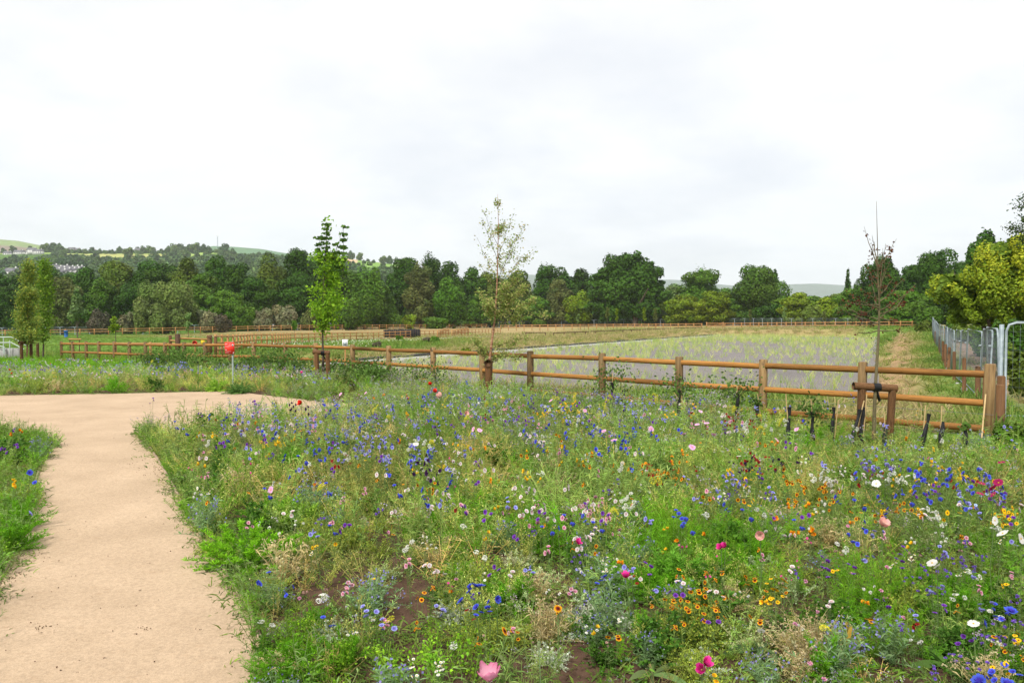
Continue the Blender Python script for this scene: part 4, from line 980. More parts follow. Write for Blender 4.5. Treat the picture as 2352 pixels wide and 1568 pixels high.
def maple():
    d = 21.6; A = lambda x, y, dd=0: at(x, y, d + dd)
    base = A(742, 893); base[2] = T1(base[0], base[1])
    tr = [base, A(742, 830), A(741, 780), A(742, 720), A(744, 650), A(747, 590), A(751, 516)]
    br = [(.97, A(752, 514, 0), 40), (.62, A(735, 552, 0), 0), (.6, A(789, 522, .1), 0), (.6, A(774, 566, .1), 0)]
    for i in range(34):
        y = rg.uniform(590, 722); hw = 41 if y < 690 else 41 - (y - 690) * .3; x = 753 + rg.uniform(-1, 1) * hw
        t = np.clip(.34 + (742 - y) / 240, .36, .9); br.append((t - .06, A(x, y, rg.uniform(-.45, .45)), 110))
    for i in range(6): br.append((.35, A(748 + rg.uniform(-22, 22), rg.uniform(700, 735), rg.uniform(-.3, .3)), 60))
    r = young('maple_tree', 'young bright green maple with tall leafy shoots tied to stakes', 'maple', base, tr, .05, M['bark'], br, [(.22, .42, .025), (.16, .33, .02), (.29, .48, .035)], .038, 0, hang=.1, lm=.46, br_=.12, spread_=2.4)
    g = G(); gb = G()
    for x0, y0, x1, y1, k in ((748, 600, 751, 516, 8), (733, 610, 734, 548, 5), (788, 640, 789, 522, 8), (770, 620, 774, 562, 4)):
        a = A(x0, y0) - base; b = A(x1, y1) - base; tube(gb, [a, (a + b) / 2, b], [.012, .008, .004], 5)
        for t in np.linspace(.1, 1, k): leafs(g, a * (1 - t) + b * t + rg.normal(0, .055, (15, 3)) * [1.1, 1.1, .35], .055, [(.10, .19, .03), (.07, .14, .03)])
    obj('shoots', gb.mesh('shoots', col=False), M['bark'], r); obj('shoot_leaves', g.mesh('shoot_leaves'), M['leaf'], r)
    stakes([(A(727, 809, -.3), A(730, 893, -.3)), (A(752, 806, -.3), A(755, 880, -.3))], (A(719, 808, -.3), A(757, 810, -.3)), .062, 'timber stake frame with crossbar holding the young maple', A(742, 810, -.3))
maple()
def left_birch():
    d = 38; A = lambda x, y, dd=0: at(x, y, d + dd)
    for (x0, xs, top, hw, lab, cols, nm, cat) in ((62, 58, 600, 40, 'tall young birch with yellowing leaves at the far left', [(.24, .36, .07), (.30, .40, .07), (.17, .28, .05), (.44, .46, .07)], 'birch_tree', 'birch'),
                             (99, 101, 592, 22, 'bright green young maple partly behind the far left birch', [(.16, .29, .03), (.12, .22, .02), (.22, .34, .03)], 'maple_tree', 'maple')):
        dd = 0 if x0 == 62 else 4; A2 = lambda x, y, e=0: at(x, y, d + dd + e)
        base = A2(x0, 832); base[2] = T1(base[0], base[1])
        tr = [base, A2(x0 + 1, 780), A2(x0 + 2, 720), A2(xs + 3, 660), A2(xs + (12 if dd == 0 else -2), top)]
        br = []
        for i in range(60):
            t = rg.uniform(.2, .97); y = 832 + (top - 832) * t - 6; w = hw * math.sin(min(1, (1.08 - t) * 1.35) * math.pi / 2) * (.75 if t > .8 else 1)
            br.append((t, A2(x0 + 2 + rg.uniform(-1, 1) * w, y, rg.uniform(-.7, .7)), 190 if dd == 0 else 90))
        young(nm, lab, cat, base, tr, .06, M['birchbark'] if dd == 0 else M['bark'], br, cols, .04 if dd == 0 else .055, 0, hang=.08, lm=.6 if dd == 0 else .5, br_=.09, twm=M['twig'], spread_=3.0)
    stakes([(A(49, 790, -.3), A(50, 836, -.3)), (A(71, 786, .3), A(72, 834, .3))], (A(44, 788, -.4), A(76, 784, .4)), .075, 'pair of timber stakes and crossbar at the far left birch', A(62, 788))
    stakes([(A(86, 787, 3), A(88, 838, 3))], None, .07, 'single leaning timber stake right of the far left birch stakes')
    # pale sapling in front of the far fence and smaller staked saplings
    for (x, y, w, dd, pl, lab) in ((176, 657, 44, 118, 'pale', 'pale green narrow young tree before the far left fence'),):
        tree(x, y, w, dd, 'cone', pl, lab, 'tree', low=.28, group=None, leaf=.13, trunk=.09)
    for (x, yt, yb, w, dd, cols, lab) in ((265, 728, 778, 40, 80, 'yg', 'thin pale sapling with stakes in the left field'), (432, 722, 772, 26, 100, 'pale', 'small thin sapling behind the chunky gateway'), (676, 738, 768, 22, 110, 'mid', 'tiny staked sapling behind the timber fence left of the maple'),
             (1395, 706, 742, 14, 160, 'brown', 'brown leaved sapling left under the big oak'), (1417, 708, 744, 8, 160, 'yg', 'slim upright green sapling under the big oak, left of the trunk'), (1480, 706, 742, 8, 160, 'yg', 'slim upright green sapling right of the big oak trunk'), (1505, 706, 744, 12, 160, 'brown', 'thin yellowish sapling below the right side of the big oak'),
             (1328, 722, 743, 14, 165, 'pale', 'small pale sapling left of the big oak'), (1342, 720, 743, 10, 165, 'yg', 'small green sapling close to the left of the big oak'), (1803, 706, 742, 16, 150, 'pale', 'small pale sapling below the yellow green trees on the right'), (1893, 714, 742, 10, 150, 'brown', 'small reddish sapling left of the bare young tree'), (1723, 712, 742, 10, 150, 'brown', 'thin brownish sapling below the round isolated tree')):
        p = at(x, yt, dd); z = T1(p[0], p[1]); base = np.array([p[0], p[1], z]); s = dd / F
        tr = [base, at(x, (yt + yb) / 2, dd), p]; br = []
        for i in range(14): t = rg.uniform(.35, 1); br.append((t - .08, at(x + rg.uniform(-.5, .5) * w * (1.25 - t), yb + (yt - yb) * t, dd + rg.uniform(-1, 1) * w * s * .3), 22))
        young('sapling', lab, 'sapling', base, tr, .05, M['bark'], br, [PAL[cols], tuple(np.array(PAL[cols]) * 1.3)], .10, 0, hang=.05)
left_birch()

# ------------------------------------------------------------------ hills
def interp_prof(prof, x): xs, ys = zip(*prof); return np.interp(x, xs, ys)
def hill(name, prof, d0, d1, y0, rows, colf, xs, shape=1.0, wob=0.0):
    nx = len(xs); V = []; C = []
    for i in range(rows):
        t = i / (rows - 1); d = d0 + (d1 - d0) * t
        for x in xs:
            yt = interp_prof(prof, x); y = y0 + (yt - y0) * (1 - (1 - t) ** shape)
            p = at(x, y, d); p[2] += wob * math.sin(x * .05 + t * 9) * math.sin(t * 3.1) * (1 - t)
            V.append(p); C.append(colf(x, t, y))
    for x in xs:   # back slope going down
        p = at(x, interp_prof(prof, x), d1); V.append([p[0] * 1.3, p[1] * 1.3, -30]); C.append(colf(x, 1, 600))
    g = G(); Q = [[i * nx + j, i * nx + j + 1, (i + 1) * nx + j + 1, (i + 1) * nx + j] for i in range(rows) for j in range(nx - 1)]
    g.add(V, Q, np.array(C)); obj(name, g.mesh(name, smooth=True), M['hill'], kind='structure')
def mk_hillmat():
    m, nt, out = newmat('hill_pasture'); a = N(nt, 'ShaderNodeAttribute', attribute_name='Col'); tc = N(nt, 'ShaderNodeTexCoord')
    f = noise(nt, tc.outputs['Object'], .02, 6, .6); f2 = noise(nt, tc.outputs['Object'], .15, 4, .7)
    c = mixc(nt, 1, a.outputs['Color'], ramp(nt, f, [(.3, .75), (.7, 1.25)]), 'MULTIPLY'); c = mixc(nt, 1, c, ramp(nt, f2, [(.3, .85), (.7, 1.15)]), 'MULTIPLY')
    p = N(nt, 'ShaderNodeBsdfPrincipled'); p.inputs['Roughness'].default_value = 1; p.inputs['Specular IOR Level'].default_value = 0; L(nt, c, p.inputs['Base Color']); L(nt, p.outputs[0], out.inputs[0]); return m
M['hill'] = mk_hillmat()
RIDGE = [(-80, 580), (0, 582), (90, 580), (150, 578), (300, 580), (400, 580), (500, 578), (560, 586), (620, 590), (700, 588), (780, 590), (830, 598), (900, 606), (950, 615), (1010, 630), (1080, 655), (1150, 690)]
def ridgecol(x, t, y):
    g1 = np.array([.09, .16, .04]); tan = np.array([.42, .35, .17]); grn = np.array([.19, .32, .07]); sand = np.array([.58, .43, .26])
    c = g1
    if 582 < y < 592 and 130 < x < 420: c = np.array([.36, .37, .13])
    if y < 592 and 420 < x < 470: c = np.array([.28, .38, .11])
    if 583 < y < 591 and 500 < x < 600: c = np.array([.55, .42, .22])
    if x > 780 and y < 604: c = sand if (x < 822 or x > 870) else grn
    if x > 800 and 604 <= y < 614: c = grn * 1.1
    if x > 860 and 614 <= y < 628: c = tan
    if y < 583 and x < 520: c = np.array([.28, .40, .10])
    return c
hill('hillside', RIDGE, 480, 1400, 668, 40, ridgecol, np.linspace(-90, 1160, 250), 1.5)
hill('moorland_hill', [(-120, 545), (0, 550), (40, 553), (90, 563), (140, 571), (200, 582), (260, 600)], 1700, 2900, 600, 14, lambda x, t, y: np.array([.20, .27, .09]) if t > .72 or x > 70 else np.array([.22, .17, .13]), np.linspace(-120, 260, 60))
hill('middle_hill', [(380, 600), (440, 572), (490, 565), (540, 567), (600, 572), (640, 579), (700, 588), (760, 592), (840, 620)], 1800, 3000, 620, 14, lambda x, t, y: np.array([.10, .19, .09]), np.linspace(380, 840, 60))
hill('distant_hills', [(1120, 640), (1180, 630), (1228, 631), (1300, 636), (1420, 640), (1529, 642), (1560, 643), (1610, 648), (1640, 652), (1700, 657), (1760, 657), (1814, 653), (1870, 651), (1940, 655), (2020, 660), (2150, 672), (2350, 690)], 3800, 5600, 712, 12, lambda x, t, y: np.array([.13, .17, .14]), np.linspace(1120, 2350, 120))

def hill_trees():
    def hz(x, y):   # point on the hillside surface seen at pixel (x, y)
        yt = interp_prof(RIDGE, x); f = min(1, max(0, (668 - y) / (668 - yt))); t = 1 - (1 - f) ** (1 / 1.5); return at(x, y, 480 + 920 * t)
    protos = [crown_geo('round', 1, 1, c, .055, .8).mesh('hill_tree_crown') for c in ((.060, .115, .035), (.075, .135, .04), (.11, .17, .045))]
    for m_ in protos: m_.materials.append(M['crown'])
    tr = G(); tube(tr, [[0, 0, -.1], [0, 0, .5]], [.04, .025], 6); trm = tr.mesh('hill_trunk', col=False); trm.materials.append(M['bark'])
    spots = [(8, 581, 14), (30, 580, 22), (52, 580, 10), (68, 578, 18), (86, 581, 8), (105, 580, 26), (120, 580, 32), (136, 581, 26), (152, 582, 14), (166, 582, 12), (182, 582, 12), (196, 583, 14), (212, 582, 18), (228, 583, 14), (244, 583, 12), (257, 583, 12), (275, 582, 18), (296, 590, 28), (316, 580, 15), (330, 582, 22), (345, 582, 24), (372, 582, 14), (386, 581, 18), (400, 581, 24), (416, 581, 24), (434, 580, 24), (450, 580, 26), (466, 580, 24), (480, 580, 18), (496, 581, 12), (516, 585, 28), (534, 590, 22), (428, 592, 24), (400, 592, 22), (452, 594, 20), (476, 594, 18),
             (790, 595, 14), (806, 596, 22), (826, 598, 20), (845, 601, 10), (858, 604, 12), (880, 606, 22), (893, 606, 24), (912, 608, 20), (926, 609, 20), (940, 611, 18), (760, 592, 18), (772, 594, 16), (812, 610, 16), (836, 606, 12), (850, 610, 14), (880, 622, 22), (900, 630, 24), (920, 628, 20), (824, 618, 18), (700, 590, 20), (735, 592, 18)]
    for i, (x, y, s) in enumerate(spots):
        p = hz(x, y); k = s * p[1] / F * 1.0; hgt = k * rg.uniform(.72, .95)
        r = empty('tree', p - [0, 0, .5], rg.uniform(0, 6), label='tree standing in the hedgerows along the distant ridge', cat='tree', group='hedgerow trees on the distant ridge')
        obj('crown', protos[i % 3], None, r, (0, 0, hgt * .5), scale=(k, k, hgt)); obj('trunk', trm, None, r, scale=(k, k, k * .8))
    # wooded slope: a mass
    cl = [crown_geo('round', 1, 1, c, .085, .55) for c in ((.060, .115, .04), (.078, .14, .045), (.11, .175, .05), (.05, .10, .04))]
    pos = []; sc = []
    for _ in range(1500):
        x = rg.uniform(-80, 1100); y = rg.uniform(588, 668); yt = interp_prof(RIDGE, x)
        if y < yt + 17 + 4 * math.sin(x * .03): continue
        if 135 < x < 200 and 612 < y < 645: continue
        if 785 < x < 1000 and y < yt + 24: continue
        if 500 < x < 600 and y < 594: continue
        p = hz(x, y); pos.append(p); sc.append(rg.uniform(8, 15))
    for x in np.arange(130, 520, 3.2):
        p = hz(x, interp_prof(RIDGE, x) + 2.5 + 1.5 * math.sin(x * .2)); pos.append(p); sc.append(rg.uniform(4, 8.5))
    for x in np.arange(470, 700, 4): p = hz(x, 593 + 3 * math.sin(x * .07)); pos.append(p); sc.append(rg.uniform(6, 13))
    n = len(pos); sc = np.array(sc); pos = np.array(pos); pos[:, 2] += sc * .25
    o = G(); scatter(o, cl, pos, rg.integers(0, 4, n), sc, rg.uniform(0, 6, n), 1 + rg.uniform(-.15, .2, (n, 1)) * np.ones((1, 3)))
    obj('hillside_woodland', o.mesh('hill_wood'), M['crown'], label='distant wood covering the slope of the left hill', cat='woodland', kind='stuff')
    # houses
    def house(x, y, d, w, dp, h, lab, grp=None, rz=0.0, wall='render'):
        p = at(x, y, d); r = empty('house', p, rz, label=lab, cat='house', group=grp)
        g = G(); box(g, (0, 0, h / 2 - 1), (w, dp, h + 2)); 
        obj('wall', g.mesh('house_wall', col=False), M[wall], r)
        g = G(); rh = dp * .42; e = .4
        V = [[-w / 2 - e, -dp / 2 - e, h - .1], [w / 2 + e, -dp / 2 - e, h - .1], [w / 2 + e, 0, h + rh], [-w / 2 - e, 0, h + rh], [-w / 2 - e, dp / 2 + e, h - .1], [w / 2 + e, dp / 2 + e, h - .1]]
        g.add(V, [[0, 1, 2, 3], [3, 2, 5, 4], [0, 3, 4, 0], [1, 5, 2, 1]], (.1, .1, .1)); ro = obj('roof', g.mesh('house_roof', col=False), M['roof'], r)
        g = G(); box(g, (w * .35, 0, h + rh), (.9, .7, 1.8)); obj('chimney', g.mesh('chimney', col=False), M[wall], ro)
        nw = max(2, int(w / 3))
        for k in range(nw):
            for zz in (h * .27, h * .72):
                g = G(); box(g, (0, 0, 0), (1.1, .08, 1.2)); obj('window', g.mesh('window', col=False), M['dark'], r, (-w / 2 + (k + .5) * w / nw, -dp / 2 - .02, zz))
    cl_ = [(122, 622, 12), (132, 627, 10), (140, 630, 10), (146, 624, 12), (152, 634, 12), (158, 627, 11), (164, 633, 11), (170, 626, 12), (175, 632, 10), (180, 626, 10), (130, 634, 9), (142, 638, 10), (186, 632, 9)]
    for i, (x, y, w) in enumerate(cl_):
        house(x, y + 5, 640 + (630 - y) * 8, w * .85, 4.5, 6.0, 'white terraced house in the village cluster at the foot of the left hill', 'white village houses at the foot of the hill', rg.uniform(-.3, .3))
    house(28, 636, 620, 9, 7, 4.5, 'small white house showing between trees at the far left')
    house(74, 581.5, 1280, 13, 9, 5.5, 'larger white farmhouse with two storeys on the left ridge', rz=.2); house(88, 582.5, 1270, 15, 8, 4, 'long white farm building right of the ridge farmhouse')
    house(45, 583.5, 1300, 16, 8, 3.5, 'low white shed on the left ridge, left of the farmhouse'); house(18, 585.5, 1300, 12, 8, 3, 'white building near the left end of the ridge'); house(66, 583.5, 1285, 9, 7, 3, 'little pale shed beside the ridge farmhouse')
    house(318, 579.5, 1350, 10, 8, 4, 'small white house between the two big ridge trees'); house(165, 578, 1380, 12, 8, 4.5, 'pale house rising over the hedge on the left ridge'); house(178, 578.5, 1380, 10, 8, 3.5, 'pale house just right of the one over the hedge', wall='terracotta')
    house(215, 582, 1340, 8, 7, 4, 'sand coloured house in the ridge hedgerow', wall='terracotta')
    # mast
    b = at(500, 580, 1450); t = at(500, 540, 1450); H = t[2] - b[2]; r = empty('radio_mast', b, label='tall thin radio mast on the ridge skyline', cat='mast')
    g = G(); w = .9
    for a in range(3): x0, y0 = w * math.cos(a * 2.094), w * math.sin(a * 2.094); tube(g, [[x0, y0, 0], [x0, y0, H]], .16, 4)
    for k in range(16):
        for a in range(3):
            z = H * k / 16; tube(g, [[w * math.cos(a * 2.094), w * math.sin(a * 2.094), z], [w * math.cos((a + 1) * 2.094), w * math.sin((a + 1) * 2.094), z + H / 16]], .1, 4)
    obj('lattice', g.mesh('lattice', col=False), M['steel'], r)
    g = G(); tube(g, [[0, 0, 0], [0, 0, H * .1]], .7, 6); obj('antenna', g.mesh('antenna', col=False), M['white'], r, (0, 0, H * .92))
hill_trees()

# ------------------------------------------------------------------ reeds in the gravel bed
def reeds():
    pr = []
    for s in range(5):
        g = G(); n = 10; b = rg.normal(0, .05, (n, 3)) * [1, 1, 0]; D = rand_dirs(n, .86, 1)
        c = np.array([(.44, .52, .14), (.52, .55, .20), (.34, .45, .11), (.50, .54, .17), (.40, .50, .15)][s]); blades(g, b, D, rg.uniform(.28, .62, n), .0085, c, 4, .1); pr.append(g)
    P = []
    x0, y0 = np.meshgrid(np.arange(-12, 56, .62), np.arange(23, 120, .72)); x = x0 + rg.uniform(-.3, .3, x0.shape); y = y0 + rg.uniform(-.3, .3, x0.shape)
    x = x.ravel(); y = y.ravel(); dens = .54 + .3 * sn(x, y, 5, 4) + .22 * np.clip((48 - y) / 20, 0, 1) + .25 * sn(x, y, 2, 2) + (y - 40) * .001
    k = inpoly(x, y, BED) & (segdist(x, y, BED) > .5) & (rg.uniform(0, 1, x.shape) < dens); x, y = x[k], y[k]
    o = np.argsort(y); x, y = x[o], y[o]
    vis = np.abs(x / y) < .72
    x, y = x[vis], y[vis]
    ms = [g.mesh('reed_tuft') for g in pr]
    for m_ in ms: m_.materials.append(M['leaf'])
    for i in range(300):
        tag(obj('reed_tuft', ms[i % 5], None, None, (x[i], y[i], -1.21), (0, 0, rg.uniform(0, 6)), (rg.uniform(.8, 1.3),) * 3), 'pale yellow green reed seedling growing out of the gravel bed', 'reed', 'reed seedlings planted in the gravel bed')
    X, Y = x[300:], y[300:]; n = len(X); o = G(); pos = np.stack([X, Y, X * 0 - 1.21], 1)
    sc = rg.uniform(.8, 1.4, n) * (1 + np.clip((Y - 60) / 120, 0, .6))
    scatter(o, pr, pos, rg.integers(0, 5, n), sc, rg.uniform(0, 6, n), 1 + rg.uniform(-.2, .2, (n, 1)) * np.ones((1, 3)), sc * .85)
    obj('reed_bed', o.mesh('reeds'), M['leaf'], label='mass of yellow green reed seedlings farther out on the gravel', cat='reeds', kind='stuff')
reeds()

# ------------------------------------------------------------------ rough grass beyond the fence
def rough():
    pr = []
    for c in ((.17, .27, .045), (.24, .29, .06), (.42, .35, .15), (.50, .40, .20), (.12, .23, .03), (.34, .33, .12)):
        g = G(); n = 16; b = rg.normal(0, .09, (n, 3)) * [1, 1, 0]; blades(g, b, rand_dirs(n, .45, 1), rg.uniform(.18, .42, n), .013, c, 3, .3); pr.append(g)
    n = 60000; d = 13 + (150 - 13) * rg.uniform(0, 1, n) ** 1.6; u = rg.uniform(-.72, .72, n); X = u * d; Y = d
    k = ~inpoly(X, Y, BED); fy = np.interp(X, [p[0] for p in PTOP[::-1]], [p[1] for p in PTOP[::-1]]); k &= (Y > fy + .1) | (X > 7.2)
    side = X - (10.5 + (Y - 16.2) * .524); k &= ~((side > .3) & (side < 5.3) & (rg.uniform(0, 1, n) < .93))
    strip = np.exp(-((side + 2.9) / 1.4) ** 2); k &= rg.uniform(0, 1, n) > strip * .85 * (Y > 13); k &= ~((segdist(X, Y, BED) < 3.5) & (Y < 40) & (rg.uniform(0, 1, n) < .6))
    X, Y = X[k], Y[k]; n = len(X); Z = terr(X, Y)
    C = zonecol(X, Y); warm = C[:, 0] / C[:, 1]
    w = np.where(warm < .75, rg.choice([0, 4, 0, 1], n), np.where(warm < 1.05, rg.choice([0, 1, 5, 1], n), rg.choice([2, 3, 5, 1], n)))
    mown = (Y > 60) & (X < -14); sc = rg.uniform(.6, 1.5, n) * (1 + Y / 110) * np.where(mown, .45, 1); hs = sc * rg.uniform(.6, 1.1, n)
    o = G(); scatter(o, pr, np.stack([X, Y, Z - .01], 1), w, sc, rg.uniform(0, 6, n), 1 + rg.uniform(-.2, .2, (n, 1)) * np.ones((1, 3)), hs)
    # white clover / daisies in the left field
    m = 2600; dd = rg.uniform(45, 110, m); xx = rg.uniform(-.42, -.02, m) * dd; k = (sn(xx, dd, 5, 2) > -.1); xx, dd = xx[k], dd[k]; zz = terr(xx, dd) + .32
    dots(o, np.stack([xx, dd, zz], 1), .035, (.7, .7, .55))
    obj('rough_grass', o.mesh('rough_grass'), M['leaf'], label='rough dry and green grass on the banks and fields', cat='grass', kind='stuff')
rough()
def mid_bushes():
    for (x, yt, w, d, pl, lab) in ((1072 - 110, 787 - 10, 0, 0, '', ''),):
        pass
    for x, yt, w, d, pl, lab in ((865, 785, 22, 66, 'purple', 'reddish dock clump on the bank below the pale timber fence, left one'), (978, 774, 20, 78, 'purple', 'reddish brown dock clump right of the dark screen'), (1000, 772, 24, 80, 'mid', 'green weed clump next to the right hand reddish one'), (917, 770, 18, 88, 'mid', 'green plants growing before the dark screen'), (1072, 800, 26, 60, 'yg', 'bright green tuft on the bank left of the birch'),
                                 (2046, 780, 34, 84, 'bright', 'bright green reed clump at the right edge of the gravel bed'), (2040, 812, 22, 60, 'bright', 'smaller bright green clump nearer on the right edge of the gravel bed'),
                                 (2120, 736, 40, 88, 'olive', 'low olive scrub near the far end of the right bank'), (1700, 757, 60, 128, 'mid', 'dark green rushes beyond the far edge of the gravel bed'), (1800, 760, 50, 124, 'mid', 'second patch of green rushes beyond the gravel bed')):
        tree(x, yt, w, d, 'shrub', pl, lab, 'shrub', low=0, group=None, leaf=.05 + d * .0006, name='weed_clump')
mid_bushes()

# ------------------------------------------------------------------ meadow plants
GR = [(.17, .23, .07), (.13, .20, .055), (.22, .27, .09), (.10, .17, .045)]
def st(g, n, h, spread, w=.0022, col=(.15, .21, .07), up=.8, k=4, droop=.08):
    b = rg.normal(0, spread * .3, (n, 3)) * [1, 1, 0]; D = rand_dirs(n, up, 1); Ln = h * rg.uniform(.7, 1.05, n)
    P = blades(g, b, D, Ln, w, col, k, droop, prof=np.ones(k)); blades(g, b, D, Ln, w, col, k, droop, prof=np.ones(k)); return P
def leaves_on(g, P, per, L_, w, col, zmin=0.05, k=3, droop=.35, updir=.4, amt=.25):
    n, kk, _ = P.shape; m = n * per; i = rg.integers(0, n, m); t = rg.uniform(zmin, .97, m) * (kk - 1); a = np.minimum(t.astype(int), kk - 2); f = (t - a)[:, None]
    B = P[i, a] * (1 - f) + P[i, a + 1] * f; D = rand_dirs(m, -.2, .9); D[:, 2] += updir
    prof = np.array([.35, 1, .1]) if k == 3 else np.array([.3, 1, .8, .05])
    blades(g, B, D, L_ * rg.uniform(.6, 1.2, m), w, col, k, droop, prof=prof, amt=amt); return B
def p_corn(h=.62, n=7):
    g = G(); P = st(g, n, h, .16, .0024, (.22, .31, .10), .82); leaves_on(g, P, 13, .085, .0046, (.22, .32, .10)); return g, P
def p_feather(h=.55, n=9, col=(.13, .30, .018)):
    g = G(); P = st(g, n, h, .12, .002, (.16, .30, .03), .7); B = leaves_on(g, P, 30, .07, .0026, col, .15, 3, .2, .5); return g, P
def p_grass(h=.45, n=42, col=(.25, .33, .07)):
    g = G(); b = rg.normal(0, .035, (n, 3)) * [1, 1, 0]; P = blades(g, b, rand_dirs(n, .5, 1), h * rg.uniform(.5, 1.1, n), .0034, col, 4, .35); return g, P
def p_broad(h=.4, n=5, col=(.14, .27, .04)):
    g = G(); P = st(g, n, h, .12, .0035, (.16, .22, .07), .75); leaves_on(g, P, 12, .075, .014, col, .05, 4, .5, .3); return g, P
def p_seed(h=.45, n=9, col=(.50, .52, .17)):
    g = G(); P = st(g, n, h, .12, .0018, (.33, .38, .11), .7); B = leaves_on(g, P, 16, .06, .002, (.38, .42, .13), .3, 3, .1, .8)
    m = 150; i = rg.integers(0, len(B), m); dots(g, B[i] + rg.normal(0, .028, (m, 3)) + [0, 0, .02], .0042, col); leaves_on(g, P, 6, .05, .004, (.17, .22, .07)); return g, P
def p_dry(h=.5, n=11):
    g = G(); P = st(g, n, h, .1, .002, (.52, .42, .20), .7); leaves_on(g, P, 8, .09, .0036, (.50, .40, .18), .1, 3, .6); m = 60; i = rg.integers(0, n, m); dots(g, P[i, -1] + rg.normal(0, .014, (m, 3)), .004, (.46, .38, .22)); return g, P
def p_silver(h=.22, n=16):
    g = G(); P = st(g, n, h, .2, .002, (.30, .34, .22), .4, 4, .2); B = leaves_on(g, P, 26, .022, .0036, (.38, .42, .29), .2, 3, .1, .5); m = 120; i = rg.integers(0, len(B), m); dots(g, B[i] + rg.normal(0, .012, (m, 3)), .0038, (.52, .54, .42)); return g, P
def p_mauve(h=.6, n=8, col=(.30, .25, .46)):
    g = G(); P = st(g, n, h, .16, .0022, (.21, .29, .12), .78); leaves_on(g, P, 12, .06, .005, (.21, .31, .11)); m = 70; i = rg.integers(0, n, m); t = rg.uniform(.72, 1.0, m)[:, None]
    dots(g, P[i, 2] * (1 - t) + P[i, 3] * t + rg.normal(0, .016, (m, 3)), .0055, col, .35); return g, P
def p_parsley(h=.42, n=8):
    g = G(); P = st(g, n, h, .12, .003, (.16, .26, .04), .75); B = leaves_on(g, P, 9, .07, .003, (.16, .26, .04), .1, 3, .2, .5)
    m = 230; i = rg.integers(0, len(B), m); c = B[i] + rg.normal(0, .028, (m, 3)); leafs(g, c, .011, [(.18, .38, .025), (.25, .46, .03), (.13, .28, .02)]); return g, P
def p_fox(h=.42, n=7):
    g = G(); P = st(g, n, h, .07, .0018, (.26, .30, .1), .85, 4, .1)
    for k in range(n):
        a = P[k, -1]; d = unit(P[k, -1] - P[k, -2]); tube(g, [a, a + d * .02, a + d * .07, a + d * .09], [.003, .0062, .0052, .002], 6, (.42, .42, .2))
    b = rg.normal(0, .02, (14, 3)) * [1, 1, 0]; blades(g, b, rand_dirs(14, .4, 1), .22, .003, (.2, .25, .07), 4, .4); return g, P
def p_ground(col=(.17, .27, .05)):
    g = G(); n = 46; b = rg.normal(0, .09, (n, 3)) * [1, 1, 0]; blades(g, b, rand_dirs(n, .1, .9), rg.uniform(.03, .10, n), .005, col, 3, .3, prof=[.5, 1, .1]); return g, None
def var(f, k, **kw): return [f(**kw)[0] for _ in range(k)]
PROTO = {'corn': var(p_corn, 3), 'feather': var(p_feather, 3), 'grass': var(p_grass, 2) + [p_grass(.4, 40, (.33, .31, .13))[0]], 'broad': var(p_broad, 3), 'seed': var(p_seed, 3), 'dry': var(p_dry, 2), 'silver': var(p_silver, 2),
         'mauve': var(p_mauve, 2) + [p_mauve(.55, 8, (.40, .36, .50))[0]], 'parsley': var(p_parsley, 2), 'fox': var(p_fox, 2), 'ground': [p_ground()[0], p_ground((.17, .22, .07))[0], p_ground((.10, .16, .045))[0]]}
names = list(PROTO); flat = []; off = {}
for k in names: off[k] = (len(flat), len(PROTO[k])); flat += PROTO[k]
FENCE2 = [(p[0], p[1] - .55) for p in PTOP]
MEADOW = [tuple(gz(x, y)[:2]) for x, y in PR[1:19]] + [tuple(gz(860, 931)[:2])] + [(-4.6, 22.2), (-3.0, 20.8), (-1.2, 18.9), (.5, 17.2), (2.0, 15.7), (3.6, 14.2), (5.2, 12.6), (6.9, 11.4), (7.9, 11.0), (9.4, 11.6), (11.5, 11.5), (11.0, 2.0), (0, 2.4)]
BACK = [tuple(gz(x, y, -.08)[:2]) for x, y in [(900, 926), (763, 925), (675, 914), (588, 904), (559, 898.6), (510, 896), (310, 900.6), (0, 907), (-400, 917)]] + [(-32, 42), (-23.5, 38.4), (-18, 34), (-14, 31), (-10.4, 28), (-7.4, 25.4), (-4.9, 22.8)]
LEFT = [tuple(gz(x, y)[:2]) for x, y in PL[3:]] + [tuple(gz(-700, 1700)[:2]), tuple(gz(-500, 1000)[:2]), tuple(gz(-60, 986)[:2]), tuple(gz(60, 1001)[:2])]
# pixel -> ground soil patches (cx, cy, rx, ry, density left)
BARE = [(930, 1395, 110, 60, .10), (880, 1275, 60, 35, .25), (1380, 1520, 150, 50, .25), (1150, 1500, 90, 55, .2), (2115, 1430, 60, 55, .15), (580, 1035, 60, 20, .2), (660, 1095, 40, 28, .25), (1880, 1320, 60, 40, .35), (1500, 1470, 60, 35, .3), (730, 1250, 45, 30, .35), (1300, 1310, 60, 30, .35), (1050, 1545, 80, 30, .35), (760, 1345, 60, 25, .4), (1710, 1440, 60, 35, .3), (360, 1030, 25, 15, .4), (1215, 1260, 60, 20, .5), (1620, 1540, 90, 30, .4), (1010, 1480, 110, 40, .2), (1290, 1560, 110, 30, .25), (1480, 1500, 110, 45, .2), (1800, 1400, 50, 30, .3), (1240, 1330, 60, 25, .35)]
def pix(X, Y, Z=0.0):
    yy = Y * math.cos(TH) - (Z - EYE) * math.sin(TH); up = Y * math.sin(TH) + (Z - EYE) * math.cos(TH)
    return CX + F * X / yy, CY - F * up / yy
